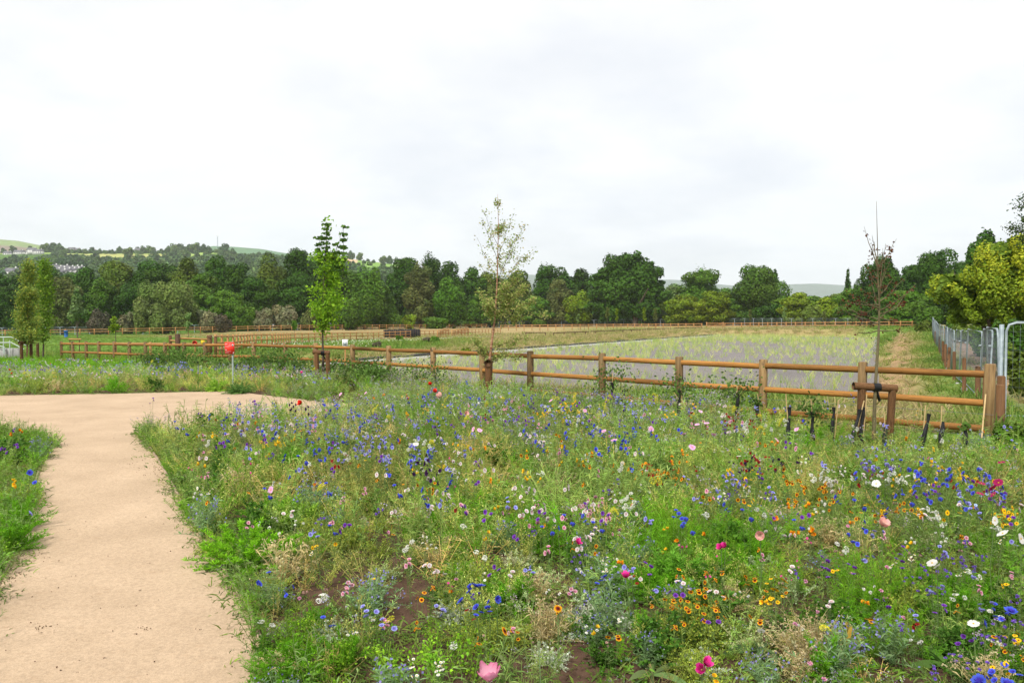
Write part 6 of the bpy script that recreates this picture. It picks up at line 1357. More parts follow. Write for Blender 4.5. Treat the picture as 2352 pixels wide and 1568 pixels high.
# clusters measured on the photo in display pixels: (species, cx, cy, rx, ry, n plants)
CL = [('corn_blue', 975, 1065, 45, 35, 26), ('corn_dark', 975, 1080, 40, 25, 9), ('corn_blue', 1395, 1010, 110, 35, 40), ('corn_blue', 1300, 1000, 60, 40, 14), ('corn_blue', 1460, 975, 90, 25, 14), ('corn_blue', 1290, 940, 70, 25, 12), ('corn_blue', 740, 1010, 90, 25, 18), ('corn_blue', 700, 1060, 80, 45, 14), ('corn_blue', 820, 945, 60, 18, 16), ('corn_blue', 1000, 935, 80, 25, 12), ('corn_blue', 1080, 900, 120, 18, 16),
 ('corn_blue', 2100, 1110, 90, 40, 26), ('corn_blue', 2130, 1070, 60, 20, 10), ('corn_blue', 2200, 1090, 120, 25, 12), ('corn_blue', 1330, 1180, 100, 40, 7), ('corn_blue', 1640, 1160, 60, 30, 6), ('corn_blue', 1980, 1130, 60, 30, 8), ('corn_blue', 2310, 1390, 30, 25, 3), ('corn_blue', 2320, 1530, 40, 25, 4), ('corn_blue', 1110, 1350, 30, 12, 2), ('corn_blue', 1130, 1375, 40, 15, 3), ('corn_blue', 480, 925, 50, 12, 6), ('corn_blue', 400, 985, 40, 15, 5), ('corn_blue', 60, 1090, 30, 25, 3), ('corn_blue', 520, 960, 60, 20, 6), ('corn_blue', 1560, 1185, 50, 12, 4), ('corn_blue', 1280, 1215, 20, 10, 2),
 ('corn_pale', 1150, 930, 260, 30, 50), ('corn_pale', 900, 960, 140, 30, 24), ('corn_pale', 640, 960, 100, 25, 20), ('corn_pale', 1450, 930, 200, 20, 30), ('corn_pale', 2240, 1120, 60, 25, 8), ('corn_pale', 1700, 1110, 120, 30, 10), ('corn_pale', 950, 1010, 150, 30, 16), ('corn_pale', 820, 1020, 100, 40, 14), ('corn_pale', 60, 1180, 25, 60, 4), ('corn_pale', 2040, 1050, 90, 20, 9),
 ('corn_violet', 1150, 950, 250, 30, 36), ('corn_violet', 600, 1000, 120, 30, 14), ('corn_violet', 1420, 900, 160, 12, 14), ('corn_violet', 2200, 1110, 140, 25, 12), ('corn_violet', 2080, 1330, 100, 60, 12), ('corn_violet', 40, 1000, 30, 20, 4), ('corn_violet', 2300, 1200, 60, 60, 6), ('corn_violet', 500, 930, 120, 14, 12),
 ('corn_dark', 1440, 905, 60, 12, 8), ('corn_dark', 1750, 1050, 60, 15, 8), ('corn_dark', 1700, 1075, 50, 15, 4), ('corn_dark', 660, 930, 40, 10, 5),
 ('corn_white', 1300, 1170, 130, 45, 15), ('corn_white', 1250, 1140, 90, 25, 8), ('corn_white', 1150, 1020, 90, 30, 8), ('corn_white', 990, 990, 70, 20, 7), ('corn_white', 1050, 1060, 60, 25, 8), ('corn_white', 1480, 930, 140, 20, 14), ('corn_white', 620, 960, 60, 15, 6), ('corn_white', 950, 1130, 80, 20, 4), ('corn_pink', 1330, 1150, 130, 45, 11), ('corn_pink', 1220, 1190, 60, 30, 4), ('corn_pink', 1120, 940, 150, 25, 10), ('corn_pink', 640, 970, 60, 18, 8), ('corn_pink', 560, 955, 40, 12, 6), ('corn_pink', 1600, 960, 100, 20, 8),
 ('coreopsis', 1650, 1320, 60, 20, 6), ('coreopsis', 1620, 1375, 75, 35, 13), ('coreopsis', 1590, 1345, 40, 20, 3), ('coreopsis', 1370, 1245, 40, 10, 2), ('coreopsis', 1810, 1340, 15, 15, 1), ('coreopsis', 1180, 1450, 30, 15, 2), ('coreopsis', 1110, 1450, 30, 15, 1), ('coreopsis', 1290, 1400, 15, 10, 1), ('coreopsis', 1520, 1080, 30, 10, 6), ('coreopsis', 1900, 1130, 70, 25, 12), ('coreopsis', 2060, 1165, 60, 20, 6), ('coreopsis', 1470, 1070, 60, 20, 10), ('coreopsis', 2320, 1500, 30, 40, 3), ('coreopsis', 1290, 1010, 30, 25, 3), ('coreopsis', 960, 1110, 30, 12, 3), ('coreopsis', 1830, 1090, 50, 20, 8), ('coreopsis', 860, 1070, 20, 10, 2), ('coreopsis', 1560, 1400, 15, 25, 3),
 ('coreopsis_yellow', 2300, 1170, 45, 12, 11), ('coreopsis_yellow', 1300, 930, 70, 12, 14), ('coreopsis_yellow', 1700, 1080, 30, 14, 8), ('coreopsis_yellow', 2180, 1170, 40, 15, 3), ('coreopsis_yellow', 1795, 1345, 20, 15, 2), ('coreopsis_yellow', 2070, 1150, 40, 14, 4), ('coreopsis_yellow', 1600, 940, 60, 12, 5), ('coreopsis_yellow', 2300, 1450, 40, 60, 3), ('coreopsis_yellow', 500, 985, 30, 10, 3),
 ('coreopsis_red', 1680, 965, 70, 18, 16), ('coreopsis_red', 1500, 1070, 70, 15, 8), ('coreopsis_red', 2000, 1085, 30, 10, 4), ('coreopsis_red', 1730, 1040, 50, 20, 8), ('coreopsis_red', 800, 1035, 40, 15, 3), ('coreopsis_red', 2220, 1090, 30, 10, 3),
 ('marigold', 940, 905, 30, 10, 4), ('marigold', 1640, 1020, 60, 10, 3), ('marigold', 1560, 1040, 60, 14, 4), ('marigold', 690, 985, 30, 8, 4), ('cal_poppy', 1840, 1210, 40, 30, 4), ('cal_poppy', 1870, 1200, 30, 25, 3), ('cal_poppy', 1430, 1060, 120, 30, 7), ('cal_poppy', 1340, 1035, 60, 15, 4), ('cal_poppy', 1560, 1225, 50, 15, 3), ('cal_poppy', 900, 905, 40, 8, 4), ('cal_poppy', 560, 965, 40, 8, 4), ('cal_poppy', 2290, 1160, 60, 12, 4), ('cal_poppy', 1820, 1150, 60, 20, 4), ('cal_poppy', 60, 985, 20, 8, 3), ('cal_yellow', 1330, 1030, 80, 30, 14), ('cal_yellow', 2060, 1110, 60, 30, 8), ('cal_yellow', 2150, 1070, 50, 10, 8), ('cal_yellow', 700, 1000, 50, 10, 5), ('cal_yellow', 620, 1010, 40, 8, 5), ('cal_yellow', 1540, 1210, 20, 10, 2), ('cal_yellow', 45, 1110, 20, 40, 3), ('cal_yellow', 1180, 1100, 70, 20, 4), ('cal_yellow', 1640, 1560, 60, 20, 2),
 ('dill', 1310, 915, 90, 15, 7), ('dill', 860, 940, 30, 12, 3), ('dill', 1100, 910, 60, 14, 4), ('dill', 1780, 960, 40, 12, 4), ('dill', 1450, 1160, 25, 12, 2), ('dill', 1540, 900, 30, 6, 2), ('dill', 730, 920, 20, 6, 2), ('dill', 1210, 905, 60, 10, 4), ('dill', 1660, 930, 40, 10, 3), ('gold_umbel', 620, 1020, 30, 10, 4), ('gold_umbel', 2190, 1085, 40, 8, 6), ('gold_umbel', 1280, 950, 40, 10, 5), ('gold_umbel', 1100, 1060, 60, 20, 3),
 ('white_umbel', 1920, 1248, 20, 8, 2), ('white_umbel', 2120, 1165, 40, 8, 6), ('white_umbel', 955, 1012, 20, 12, 4), ('white_umbel', 1330, 970, 100, 25, 10), ('white_umbel', 2050, 1080, 40, 10, 6), ('white_umbel', 1880, 1080, 40, 12, 8), ('white_umbel', 1450, 1030, 60, 15, 5), ('white_umbel', 500, 1000, 60, 20, 4), ('white_umbel', 1740, 970, 60, 8, 5), ('white_umbel', 860, 1010, 80, 30, 6), ('white_umbel', 1480, 1150, 60, 25, 5), ('white_ball', 1040, 1060, 60, 30, 14), ('white_ball', 2030, 1080, 30, 8, 4), ('white_ball', 660, 1180, 40, 25, 4), ('white_ball', 2110, 1230, 40, 20, 4), ('white_ball', 480, 1130, 15, 6, 1),
 ('daisy', 1000, 1530, 45, 16, 7), ('daisy', 1370, 1270, 45, 25, 7), ('daisy', 1700, 1130, 70, 20, 8), ('daisy', 1560, 1110, 60, 20, 5), ('daisy', 1900, 1060, 80, 15, 8), ('daisy', 2100, 1260, 60, 20, 4), ('daisy', 1400, 940, 80, 15, 6),
 ('pink_small', 570, 1065, 25, 15, 3), ('pink_small', 1040, 1330, 20, 12, 2), ('pink_small', 1560, 1255, 40, 15, 2), ('pink_small', 1200, 1170, 60, 30, 3), ('pink_small', 580, 985, 40, 12, 4), ('pink_small', 1950, 1130, 40, 20, 3), ('pink_small', 440, 1075, 20, 12, 3),
 ('scabious_pink', 2080, 1418, 8, 6, 1), ('scabious_pink', 1840, 1440, 20, 12, 1), ('scabious_pink', 1855, 1525, 10, 8, 1), ('scabious_pink', 1880, 1555, 10, 6, 1), ('scabious_pink', 1830, 1330, 15, 6, 2), ('scabious_pink', 2030, 1330, 40, 10, 1), ('scabious_pink', 1860, 1400, 20, 10, 1), ('scabious_pink', 680, 1370, 12, 8, 1), ('scabious_fade', 1890, 1290, 60, 25, 5), ('scabious_fade', 1830, 1310, 40, 20, 3), ('scabious_fade', 2020, 1270, 80, 20, 4), ('scabious_fade', 2050, 1370, 40, 20, 2), ('scabious_fade', 700, 1360, 40, 20, 3), ('scabious_fade', 2130, 1250, 50, 15, 3), ('scabious_fade', 1850, 1480, 30, 25, 2),
 ('echium', 2180, 1310, 60, 40, 8), ('echium', 2200, 1260, 60, 30, 6), ('echium', 2260, 1450, 60, 50, 7), ('echium', 2100, 1480, 60, 40, 4), ('echium', 1700, 1100, 100, 30, 8), ('echium', 2010, 1060, 60, 8, 8), ('echium', 2330, 1420, 25, 50, 3), ('nigella', 1470, 1320, 10, 8, 1), ('nigella', 2250, 1150, 60, 20, 3)]
# fixed single flowers, told apart by label: (species, px, py, height, scale, label)
SOLO = [('poppy_red', 692, 926, .6, 1.25, 'scarlet poppy beside the tip of the path'), ('poppy_red', 996, 900, .62, 1.3, 'red poppy left of the birch stake'), ('poppy_red', 987, 884, .62, 1.2, 'orange red poppy just above the other red poppy near the birch'),
 ('poppy_pink', 1012, 911, .62, 1.5, 'large salmon poppy left of the birch stake'), ('poppy_pink', 1070, 951, .6, 1.1, 'small salmon poppy below the large one near the birch'), ('poppy_pink', 2026, 1207, .55, 1.1, 'flat pink poppy in the right of the meadow'), ('poppy_pink', 1745, 1228, .5, .8, 'little salmon flower near the orange poppies'),
 ('cosmos_pink', 1088, 985, .6, .95, 'left one of two pink cosmos in the middle of the meadow'), ('cosmos_pink', 1102, 988, .6, 1.0, 'right one of two pink cosmos in the middle of the meadow'), ('cosmos_pink', 1409, 1011, .6, 1.1, 'pink cosmos right of the dense blue cornflowers'), ('cosmos_pink', 1385, 990, .62, 1.0, 'side view pink cosmos above the blue cornflowers'), ('cosmos_pink', 1602, 975, .62, 1.05, 'pink cosmos left of the crimson flowers'),
 ('cosmos_pink', 1622, 972, .64, 1.2, 'largest pink cosmos left of the crimson flowers'), ('cosmos_pink', 1570, 997, .6, 1.1, 'pink cosmos below the largest one'), ('cosmos_pink', 1590, 1027, .58, 1.1, 'bright pink cosmos lowest of its cluster'), ('cosmos_pink', 1638, 998, .6, 1.0, 'pink cosmos under the crimson flowers'), ('cosmos_pink', 1497, 985, .62, 1.05, 'lilac pink cosmos right of the blue patch'), ('cosmos_pink', 1830, 986, .6, 1.2, 'pink cosmos left of the stake frame'), ('cosmos_pink', 1784, 1010, .6, 1.1, 'pink cosmos at the left edge of the stake frame cluster'),
 ('cosmos_pink', 1265, 920, .62, 1.0, 'pink cosmos in the upper meadow below the fence'), ('cosmos_pink', 1343, 943, .62, .9, 'small pink cosmos right of the yellow patch'), ('cosmos_pink', 1610, 945, .62, 1.1, 'pale pink cosmos near the fence foot'), ('cosmos_pink', 522, 998, .5, 1.1, 'pink cosmos at the left end of the meadow'), ('cosmos_pink', 783, 905, .6, 1.1, 'pink cosmos between path tip and saplings'), ('cosmos_pink', 840, 902, .6, 1.1, 'pink cosmos among orange flowers near the path tip'), ('cosmos_pink', 620, 1125, .42, 1.0, 'lilac pink flower above the feathery bush'),
 ('cosmos_white', 2285, 1195, .62, 1.0, 'upper white cosmos at the right edge of the meadow'), ('cosmos_white', 2303, 1224, .6, 1.0, 'white cosmos in the middle of three at the right'), ('cosmos_white', 2345, 1236, .6, 1.0, 'white cosmos touching the right edge of the photo'), ('cosmos_white', 2145, 1293, .5, .9, 'left one of two white cosmos on the right'), ('cosmos_white', 2156, 1300, .5, .75, 'right one of two white cosmos on the right'), ('cosmos_white', 2012, 1110, .6, 1.0, 'white cosmos among the blue cornflowers at the right'), ('cosmos_white', 2235, 1432, .42, .8, 'white flower with drooping petals at the lower right'), ('cosmos_white', 1748, 1448, .3, .6, 'small white pink flower on bare soil'), ('cosmos_white', 1695, 1047, .58, .7, 'small white flower in the middle right meadow'), ('cosmos_white', 955, 1020, .55, .9, 'bright white flower among white umbels'), ('cosmos_white', 1100, 925, .6, .6, 'small white flower below the birch stake'),
 ('cosmos_crimson', 2292, 1108, .62, 1.1, 'fully open crimson cosmos, uppermost at the right'), ('cosmos_crimson', 2255, 1110, .6, .9, 'side view crimson cosmos left of the open one'), ('cosmos_crimson', 2282, 1121, .6, .9, 'tilted crimson cosmos below the open one'), ('cosmos_crimson', 2252, 1134, .58, .95, 'dark crimson cosmos left of the lowest one'), ('cosmos_crimson', 2284, 1136, .58, .95, 'lowest crimson cosmos at the right'), ('cosmos_crimson', 2300, 1062, .6, .9, 'crimson cosmos far back near the right edge'),
 ('cal_magenta', 1617, 1524, .36, 1.1, 'hot pink upright cup at the lower middle'), ('cal_magenta', 1612, 1536, .32, 1.0, 'hot pink folded cup below the upright one'), ('cal_magenta', 1435, 1326, .38, 1.0, 'magenta cup left of the coreopsis clump'), ('cal_magenta', 1327, 1246, .42, 1.1, 'bright pink cup beside a blue cornflower'), ('cal_magenta', 1657, 1257, .42, 1.0, 'left pink cup of a pair above the coreopsis clump'), ('cal_magenta', 1664, 1256, .42, .9, 'right pink cup of a pair above the coreopsis clump'), ('cal_magenta', 577, 1068, .36, 1.0, 'magenta cup at the left edge of the meadow'), ('cal_magenta', 693, 857, .7, 1.4, 'magenta flower left of the maple stakes'),
 ('coreopsis', 1160, 1448, .32, 1.25, 'large single coreopsis over the bare soil at the lower centre'), ('coreopsis_yellow', 1777, 1354, .36, 1.2, 'yellow coreopsis lower one left of the dry grass'), ('coreopsis_yellow', 1799, 1332, .38, 1.2, 'yellow coreopsis upper one left of the dry grass'), ('coreopsis', 1283, 1398, .36, 1.15, 'coreopsis beside a curled pale seed pod'),
 ('corn_blue', 1093, 1346, .34, 1.35, 'left half of the double cornflower at the lower centre'), ('corn_blue', 1105, 1347, .34, 1.35, 'right half of the double cornflower at the lower centre'), ('corn_blue', 1094, 1394, .3, 1.2, 'blue cornflower below the double one'), ('corn_blue', 1058, 1380, .3, 1.2, 'blue cornflower left of the pale seed clump'), ('corn_blue', 1141, 1376, .32, 1.2, 'blue cornflower right of the pale seed clump'), ('corn_blue', 2326, 1405, .42, 1.4, 'large blue cornflower at the right edge'), ('corn_blue', 2262, 1432, .4, 1.2, 'blue cornflower beside the white drooping flower'), ('corn_blue', 2254, 1565, .36, 1.3, 'blue cornflower at the bottom edge left one of two'), ('corn_blue', 2310, 1567, .36, 1.3, 'blue cornflower at the bottom edge right one of two'), ('corn_blue', 68, 1086, .4, 1.3, 'blue cornflower overhanging the left path edge'), ('corn_blue', 80, 1108, .36, 1.2, 'blue cornflower touching the left path edging'), ('corn_pale', 67, 1180, .3, 1.2, 'pale blue cornflower leaning over the left path edge'), ('corn_blue', 1283, 1213, .42, 1.1, 'single blue cornflower above the pink cup')]
occupied = 0; REST = {}
for k in SPEC: REST[k] = []
cnt = {k: 0 for k in SPEC}
def hplace(px, py, h):
    # ground point so that a head of height h shows at this pixel
    z = -.02
    for _ in range(5):
        r = ray(px, py); t = (z + h - EYE) / r[2]; x, y = r[0] * t, r[1] * t; z = T1(x, y)
    return x, y, z
def in_meadow(x, y):
    a = np.array([x]); b = np.array([y]); return inpoly(a, b, MEADOW)[0] or inpoly(a, b, LEFT)[0] or inpoly(a, b, BACK)[0]
BUD = {'cornflower': [0, 300]}
allpl = []
# general sprinkle over the whole meadow
SPR = [('corn_blue', 24), ('corn_pale', 70), ('corn_violet', 40), ('corn_white', 90), ('corn_pink', 60), ('coreopsis', 50), ('coreopsis_red', 20), ('cal_yellow', 40), ('cal_poppy', 26), ('daisy', 50), ('white_umbel', 36), ('white_ball', 40), ('pink_small', 24), ('dill', 10), ('scabious_fade', 20), ('scabious_pink', 10), ('marigold', 10), ('echium', 24), ('coreopsis_yellow', 24)]
for k, cx, cy, rx, ry, n in CL:
    for _ in range(max(1, int(n * (.5 if k in ('corn_blue', 'corn_violet') and n > 5 else 1.15 if k.startswith('coreo') else .75) + .3))):
        allpl.append((k, cx + rg.normal(0, .75) * rx, cy + rg.normal(0, .75) * ry))
for k, n in SPR:
    for _ in range(int(n * .8)):
        py = 905 + 560 * rg.uniform(0, 1) ** 2.2; allpl.append((k, rg.uniform(450 + max(0, py - 1100) * .45, 2345), py))
# the far strip beyond the path
for k, n in [('corn_pale', 150), ('corn_blue', 46), ('white_ball', 70), ('corn_white', 100), ('corn_violet', 60), ('cal_yellow', 24), ('dill', 14), ('cal_poppy', 16), ('corn_pink', 30), ('poppy_red', 6), ('white_umbel', 30), ('pink_small', 10)]:
    for _ in range(n): allpl.append((k, rg.uniform(0, 760), 822 + 62 * rg.uniform(0, 1) ** 1.4))
ind = []
for k, px, py in allpl:
    cat, lab, nh, h, spd, s = SPEC[k]
    hh = h * rg.uniform(.8, 1.1) * (np.clip(.55 + (1400 - py) / 700, .55, 1.05))
    x, y, z = hplace(px, py, hh)
    if not (2.2 < y < 40) or not in_meadow(x, y): continue
    ind.append((y, k, x, y, z, hh / h, rg.uniform(0, 1)))
ind.sort(key=lambda a: a[0])
catcount = {}; reps = {}
for (_, k, x, y, z, hs, q) in ind:
    cat = SPEC[k][0]; catcount[cat] = catcount.get(cat, 0) + 1
    v = int(q * 4) % 4; sc = np.clip(.68 + (y - 6) * .014, .68, 1.05)
    if catcount[cat] <= 270:
        lab = SPEC[k][1]; grp = lab.replace('a ', '') + ', one of many'
        if x < -6 * 1 and y > 18: lab = lab + ''
        o = obj(NAMES.get(cat, cat), MES[k][v], None, None, (x, y, z), (rg.normal(0, .06), rg.normal(0, .06), rg.normal(0, .5)), (sc, sc, hs), label=lab, cat=cat, group=SPEC[k][1] + ' (many alike)')
    else: reps.setdefault(k, []).append((x, y, z, sc, hs, v))
o = G()
for k, L_ in reps.items():
    A_ = np.array(L_); scatter(o, FM[k], A_[:, :3], A_[:, 5].astype(int), A_[:, 3], rg.normal(0, .5, len(A_)), None, A_[:, 4])
if o.V: obj('distant_flowers', o.mesh('distant_flowers'), M['flower'], label='countless small blue, white and lilac blooms far back in the meadow', cat='flowers', kind='stuff')
for k, px, py, h, s, lab in SOLO:
    x, y, z = hplace(px, py, h); cat = SPEC[k][0]
    g, gs, gc = plant(k, 1, h, .01, s * .95, parts=True, minh=1)
    r = empty(NAMES.get(cat, cat), (x, y, z), label=lab, cat=cat)
    obj('petals', g.mesh('petals'), M['flower'], r); obj('stem', gs.mesh('stem'), M['leaf'], r)
    if gc.V: obj('flower_centre', gc.mesh('centre'), M['flower'], r)
print('flowers', len(ind), catcount)

# ---- big pink poppy at the bottom edge
def big_poppy():
    x, y, z = hplace(1124, 1552, .62); r = empty('poppy', (x, y, z), label='large half folded pink poppy at the bottom edge of the photo', cat='poppy')
    g = G(); c = np.array([0, 0, .60])
    for i, (th, op, hgt, wd) in enumerate(((0, .35, .062, .034), (1.3, .5, .055, .036), (2.5, .4, .070, .034), (3.7, .6, .050, .036), (4.9, .45, .058, .036), (.6, .15, .066, .026))):
        R = np.array([math.cos(th), math.sin(th), 0]); S = np.cross(R, [0, 0, 1]); k = 7; t = np.linspace(0, 1, k); m = 5
        rows = []
        for u in np.linspace(-1, 1, m):
            w = wd * .82 * np.sin(np.clip(t * 2.5 + .15, 0, 3.14 * (.93 if i % 2 == 0 else .80))); P = c + R * (np.sin(t * 1.5) * .032 * (1 + op) - (abs(u) ** 2) * .012)[:, None] + S * (u * w)[:, None] + np.array([0, 0, 1]) * (t * hgt * (1 - .12 * abs(u)) + .003 * np.sin(u * 6 + t * 5))[:, None]
            rows.append(P)
        V = np.array(rows).reshape(-1, 3); Q = [[a * k + b, a * k + b + 1, (a + 1) * k + b + 1, (a + 1) * k + b] for a in range(m - 1) for b in range(k - 1)]
        base = np.array([.88, .66, .70]); tip = np.array([.78, .26, .42]) * (1 - .12 * (i % 3)); C = np.tile((base * (1 - t[:, None] ** .6) + tip * t[:, None] ** .6), (m, 1)); g.add(V, Q, C)
    obj('petals', g.mesh('poppy_petals', smooth=True), M['flower'], r)
    g = G(); tube(g, [[0, .02, -.02], [.01, .01, .3], [0, 0, .60]], .0032, 6, (.2, .3, .1)); obj('stem', g.mesh('poppy_stem'), M['leaf'], r)
    x, y, z = hplace(1238, 1475, .5); r = empty('poppy_seed_pod', (x, y, z), label='pale green round poppy pod on a stem above the pink poppy', cat='seed pod')
    g = G(); tube(g, [[0, 0, 0], [.01, 0, .25], [0, 0, .48]], .0025, 6, (.2, .3, .12)); obj('stem', g.mesh('pod_stem'), M['leaf'], r)
    g = G(); tube(g, [[0, 0, .475], [0, 0, .483], [0, 0, .495], [0, 0, .503], [0, 0, .505]], [.004, .009, .010, .007, .009], 8, (.34, .42, .2)); obj('pod', g.mesh('pod', smooth=True), M['leaf'], r)
big_poppy()

# ---- leafy mounds that give the meadow its clumpy build, each a plant of its own
def mound(kind):
    g = G()
    if kind == 'feather': R_, H_, n = .24, .46, 34; cols = (.15, .38, .015)
    elif kind == 'dark': R_, H_, n = .22, .44, 26; cols = (.075, .18, .02)
    elif kind == 'lime': R_, H_, n = .22, .38, 30; cols = (.36, .44, .06)
    elif kind == 'silver': R_, H_, n = .20, .20, 34; cols = (.52, .58, .42)
    elif kind == 'straw': R_, H_, n = .15, .46, 40; cols = (.56, .46, .22)
    elif kind == 'blue': R_, H_, n = .18, .56, 26; cols = (.22, .34, .14)
    b = rg.normal(0, .025, (n, 3)) * [1, 1, 0]; D = rand_dirs(n, .15, 1); D[:, 2] *= H_ / R_ * .8; Ln = rg.uniform(.65, 1, n) * math.hypot(R_, H_) * .85
    P = blades(g, b, D, Ln, .0028, cols, 4, .16, prof=np.ones(4))
    if kind == 'feather': leaves_on(g, P, 95, .05, .0028, cols, .1, 3, .15, .5, amt=.45)
    elif kind == 'dark':
        B = leaves_on(g, P, 26, .05, .011, cols, .1, 4, .4, .3, amt=.4); m = 30; i = rg.integers(0, len(B), m); dots(g, B[i] + [0, 0, .03], .004, (.5, .45, .4))
    elif kind == 'lime':
        B = leaves_on(g, P, 22, .04, .003, (.26, .34, .07), .3, 3, .1, .8, amt=.4); m = 620; i = rg.integers(0, len(B), m); dots(g, B[i] + rg.normal(0, .022, (m, 3)), .0062, cols, .4)
    elif kind == 'silver':
        B = leaves_on(g, P, 30, .026, .0055, cols, .1, 3, .1, .6, amt=.35); m = 260; i = rg.integers(0, len(B), m); dots(g, B[i] + rg.normal(0, .012, (m, 3)), .0058, (.72, .74, .60))
    elif kind == 'straw':
        B = leaves_on(g, P, 14, .07, .0045, cols, .1, 3, .5, .2, amt=.4); m = 200; i = rg.integers(0, n, m); dots(g, P[i, -1] + rg.normal(0, .014, (m, 3)), .006, (.62, .52, .30))
    else:
        B = leaves_on(g, P, 22, .08, .006, cols, .05, 3, .3, .5, amt=.35); m = 60; i = rg.integers(0, n, m); dots(g, P[i, -1] + rg.normal(0, .02, (m, 3)), .008, (.26, .24, .55))
    return g
MDL = {'feather': ('feathery plant', 'bright green feathery mound among the flowers of the meadow'), 'dark': ('leafy plant', 'dark green leafy mound among the flowers of the meadow'), 'lime': ('seeding plant', 'yellow green mound of seed clusters in the meadow'),
       'silver': ('silvery plant', 'low pale silvery mound in the meadow'), 'straw': ('dry plant', 'straw coloured withered clump standing in the meadow'), 'blue': ('wild plant', 'tall blue green clump with small violet tips in the meadow')}
MDN = {'feather': 'feathery_plant', 'dark': 'leafy_plant', 'lime': 'seeding_plant', 'silver': 'silvery_plant', 'straw': 'dry_plant', 'blue': 'wild_plant'}
MM = {}
for k in MDL:
    MM[k] = [mound(k).mesh(MDN[k]) for _ in range(3)]
    for m_ in MM[k]: m_.materials.append(M['leaf'])
spotsM = []
for k, n in (('feather', 55), ('dark', 60), ('lime', 62), ('silver', 26), ('straw', 34), ('blue', 62)):
    for _ in range(n):
        py = 900 + 640 * rg.uniform(0, 1) ** 1.35; spotsM.append((k, rg.uniform(360 + max(0, py - 1000) * .5, 2345), py))
for k, cx, cy, rx, ry, n in (('lime', 1610, 1390, 60, 25, 7), ('silver', 1390, 1400, 90, 40, 9), ('silver', 1260, 1500, 60, 30, 3), ('lime', 1100, 1400, 50, 30, 4), ('lime', 1380, 1300, 30, 25, 2), ('feather', 1530, 1300, 60, 50, 5), ('feather', 1680, 1240, 60, 30, 4), ('lime', 780, 1170, 50, 30, 4), ('straw', 720, 1100, 30, 20, 3), ('lime', 1050, 1050, 60, 40, 5), ('feather', 1000, 1180, 40, 30, 3), ('lime', 1650, 1150, 60, 30, 4), ('straw', 1850, 1430, 40, 50, 5), ('dark', 500, 1080, 60, 40, 6), ('dark', 620, 910, 60, 14, 5), ('feather', 600, 912, 60, 12, 4), ('dark', 680, 905, 50, 12, 4), ('lime', 150, 880, 120, 16, 6), ('feather', 250, 886, 160, 10, 5), ('dark', 400, 886, 120, 10, 5), ('straw', 200, 875, 150, 14, 6), ('blue', 300, 850, 250, 14, 10), ('dark', 30, 1030, 30, 20, 3), ('blue', 85, 1020, 15, 12, 3), ('feather', 20, 1200, 20, 50, 3), ('lime', 40, 1130, 15, 30, 2), ('feather', 2200, 1350, 90, 60, 5), ('dark', 2280, 1450, 60, 70, 8), ('lime', 2060, 1300, 50, 40, 3)):
    for _ in range(n): spotsM.append((k, cx + rg.normal(0, .6) * rx, cy + rg.normal(0, .6) * ry))
nm_ = 0
for k, px, py in spotsM:
    h = {'silver': .18}.get(k, .4); x, y, z = hplace(px, py, h * .6)
    if not in_meadow(x, y) or y < 2.6: continue
    if any(((px - cx) / rx) ** 2 + ((py - cy) / ry) ** 2 < .9 for cx, cy, rx, ry, l in BARE): continue
    sc = rg.uniform(.7, 1.25) * np.clip(.62 + (y - 4) * .07, .6, 1.15); nm_ += 1
    obj(MDN[k], MM[k][int(rg.integers(0, 3))], None, None, (x, y, z), (rg.normal(0, .08), rg.normal(0, .08), rg.uniform(0, 6.28)), (sc, sc, sc * rg.uniform(.8, 1.15)), label=MDL[k][1], cat=MDL[k][0], group=MDL[k][1] + ' (many alike)')

# ---- distinct single plants
def single(kind, px, py, h, lab, cat, f, mat='leaf', gb=None):
    x, y, z = hplace(px, py, h * .5); r = obj(kind, f.mesh(kind), M[mat], None, (x, y, z), label=lab, cat=cat); return r
def feather_bush(R_, H_, n, col):
    g = G(); b = rg.normal(0, .05, (n, 3)) * [1, 1, 0]; D = rand_dirs(n, .1, 1); D[:, 2] *= H_ / R_; P = blades(g, b, unit(D), rg.uniform(.6, 1, n) * math.hypot(R_, H_) * .8, .003, col, 4, .18, prof=np.ones(4))
    leaves_on(g, P, 150, .05, .0036, col, .1, 3, .15, .5, amt=.45); return g
for px, py, R_, H_, col, lab in ((572, 1222, .46, .56, (.135, .30, .012), 'biggest bright green feathery bush spilling over the right path edge'), (660, 1170, .28, .4, (.16, .26, .03), 'yellower feathery bush behind the biggest one at the path'), (1545, 1290, .26, .42, (.09, .20, .02), 'feathery green cosmos bush above the coreopsis clump'), (1680, 1210, .25, .4, (.08, .18, .02), 'dark feathery bush in the middle right of the meadow'), (758, 882, .42, .5, (.11, .26, .02), 'rounded bright green bush at the foot of the maple stakes'), (525, 1030, .22, .32, (.09, .20, .02), 'small feathery bush near the left end of the meadow'), (1430, 1020, .3, .5, (.07, .17, .02), 'dark green feathery bush below the blue cornflowers'), (500, 880, .4, .45, (.16, .26, .03), 'yellow green tuft left of the red sign post'), (550, 885, .4, .45, (.07, .14, .03), 'dark green bush at the foot of the red sign post'), (1870, 940, .3, .4, (.10, .20, .03), 'round green sapling bush by the fence right of centre')):
    single('feathery_bush', px, py, H_, lab, 'feathery plant', feather_bush(R_, H_, 60, tuple(np.array(col) * 1.9)))
def rosette(n, L_, w, col, up=.35):
    g = G(); D = rand_dirs(n, .05, up + .3); P = blades(g, np.zeros((n, 3)) + [0, 0, .04], D, L_ * rg.uniform(.6, 1.1, n), w, col, 6, .45, prof=[.25, .7, 1, 1, .75, .1]); return g
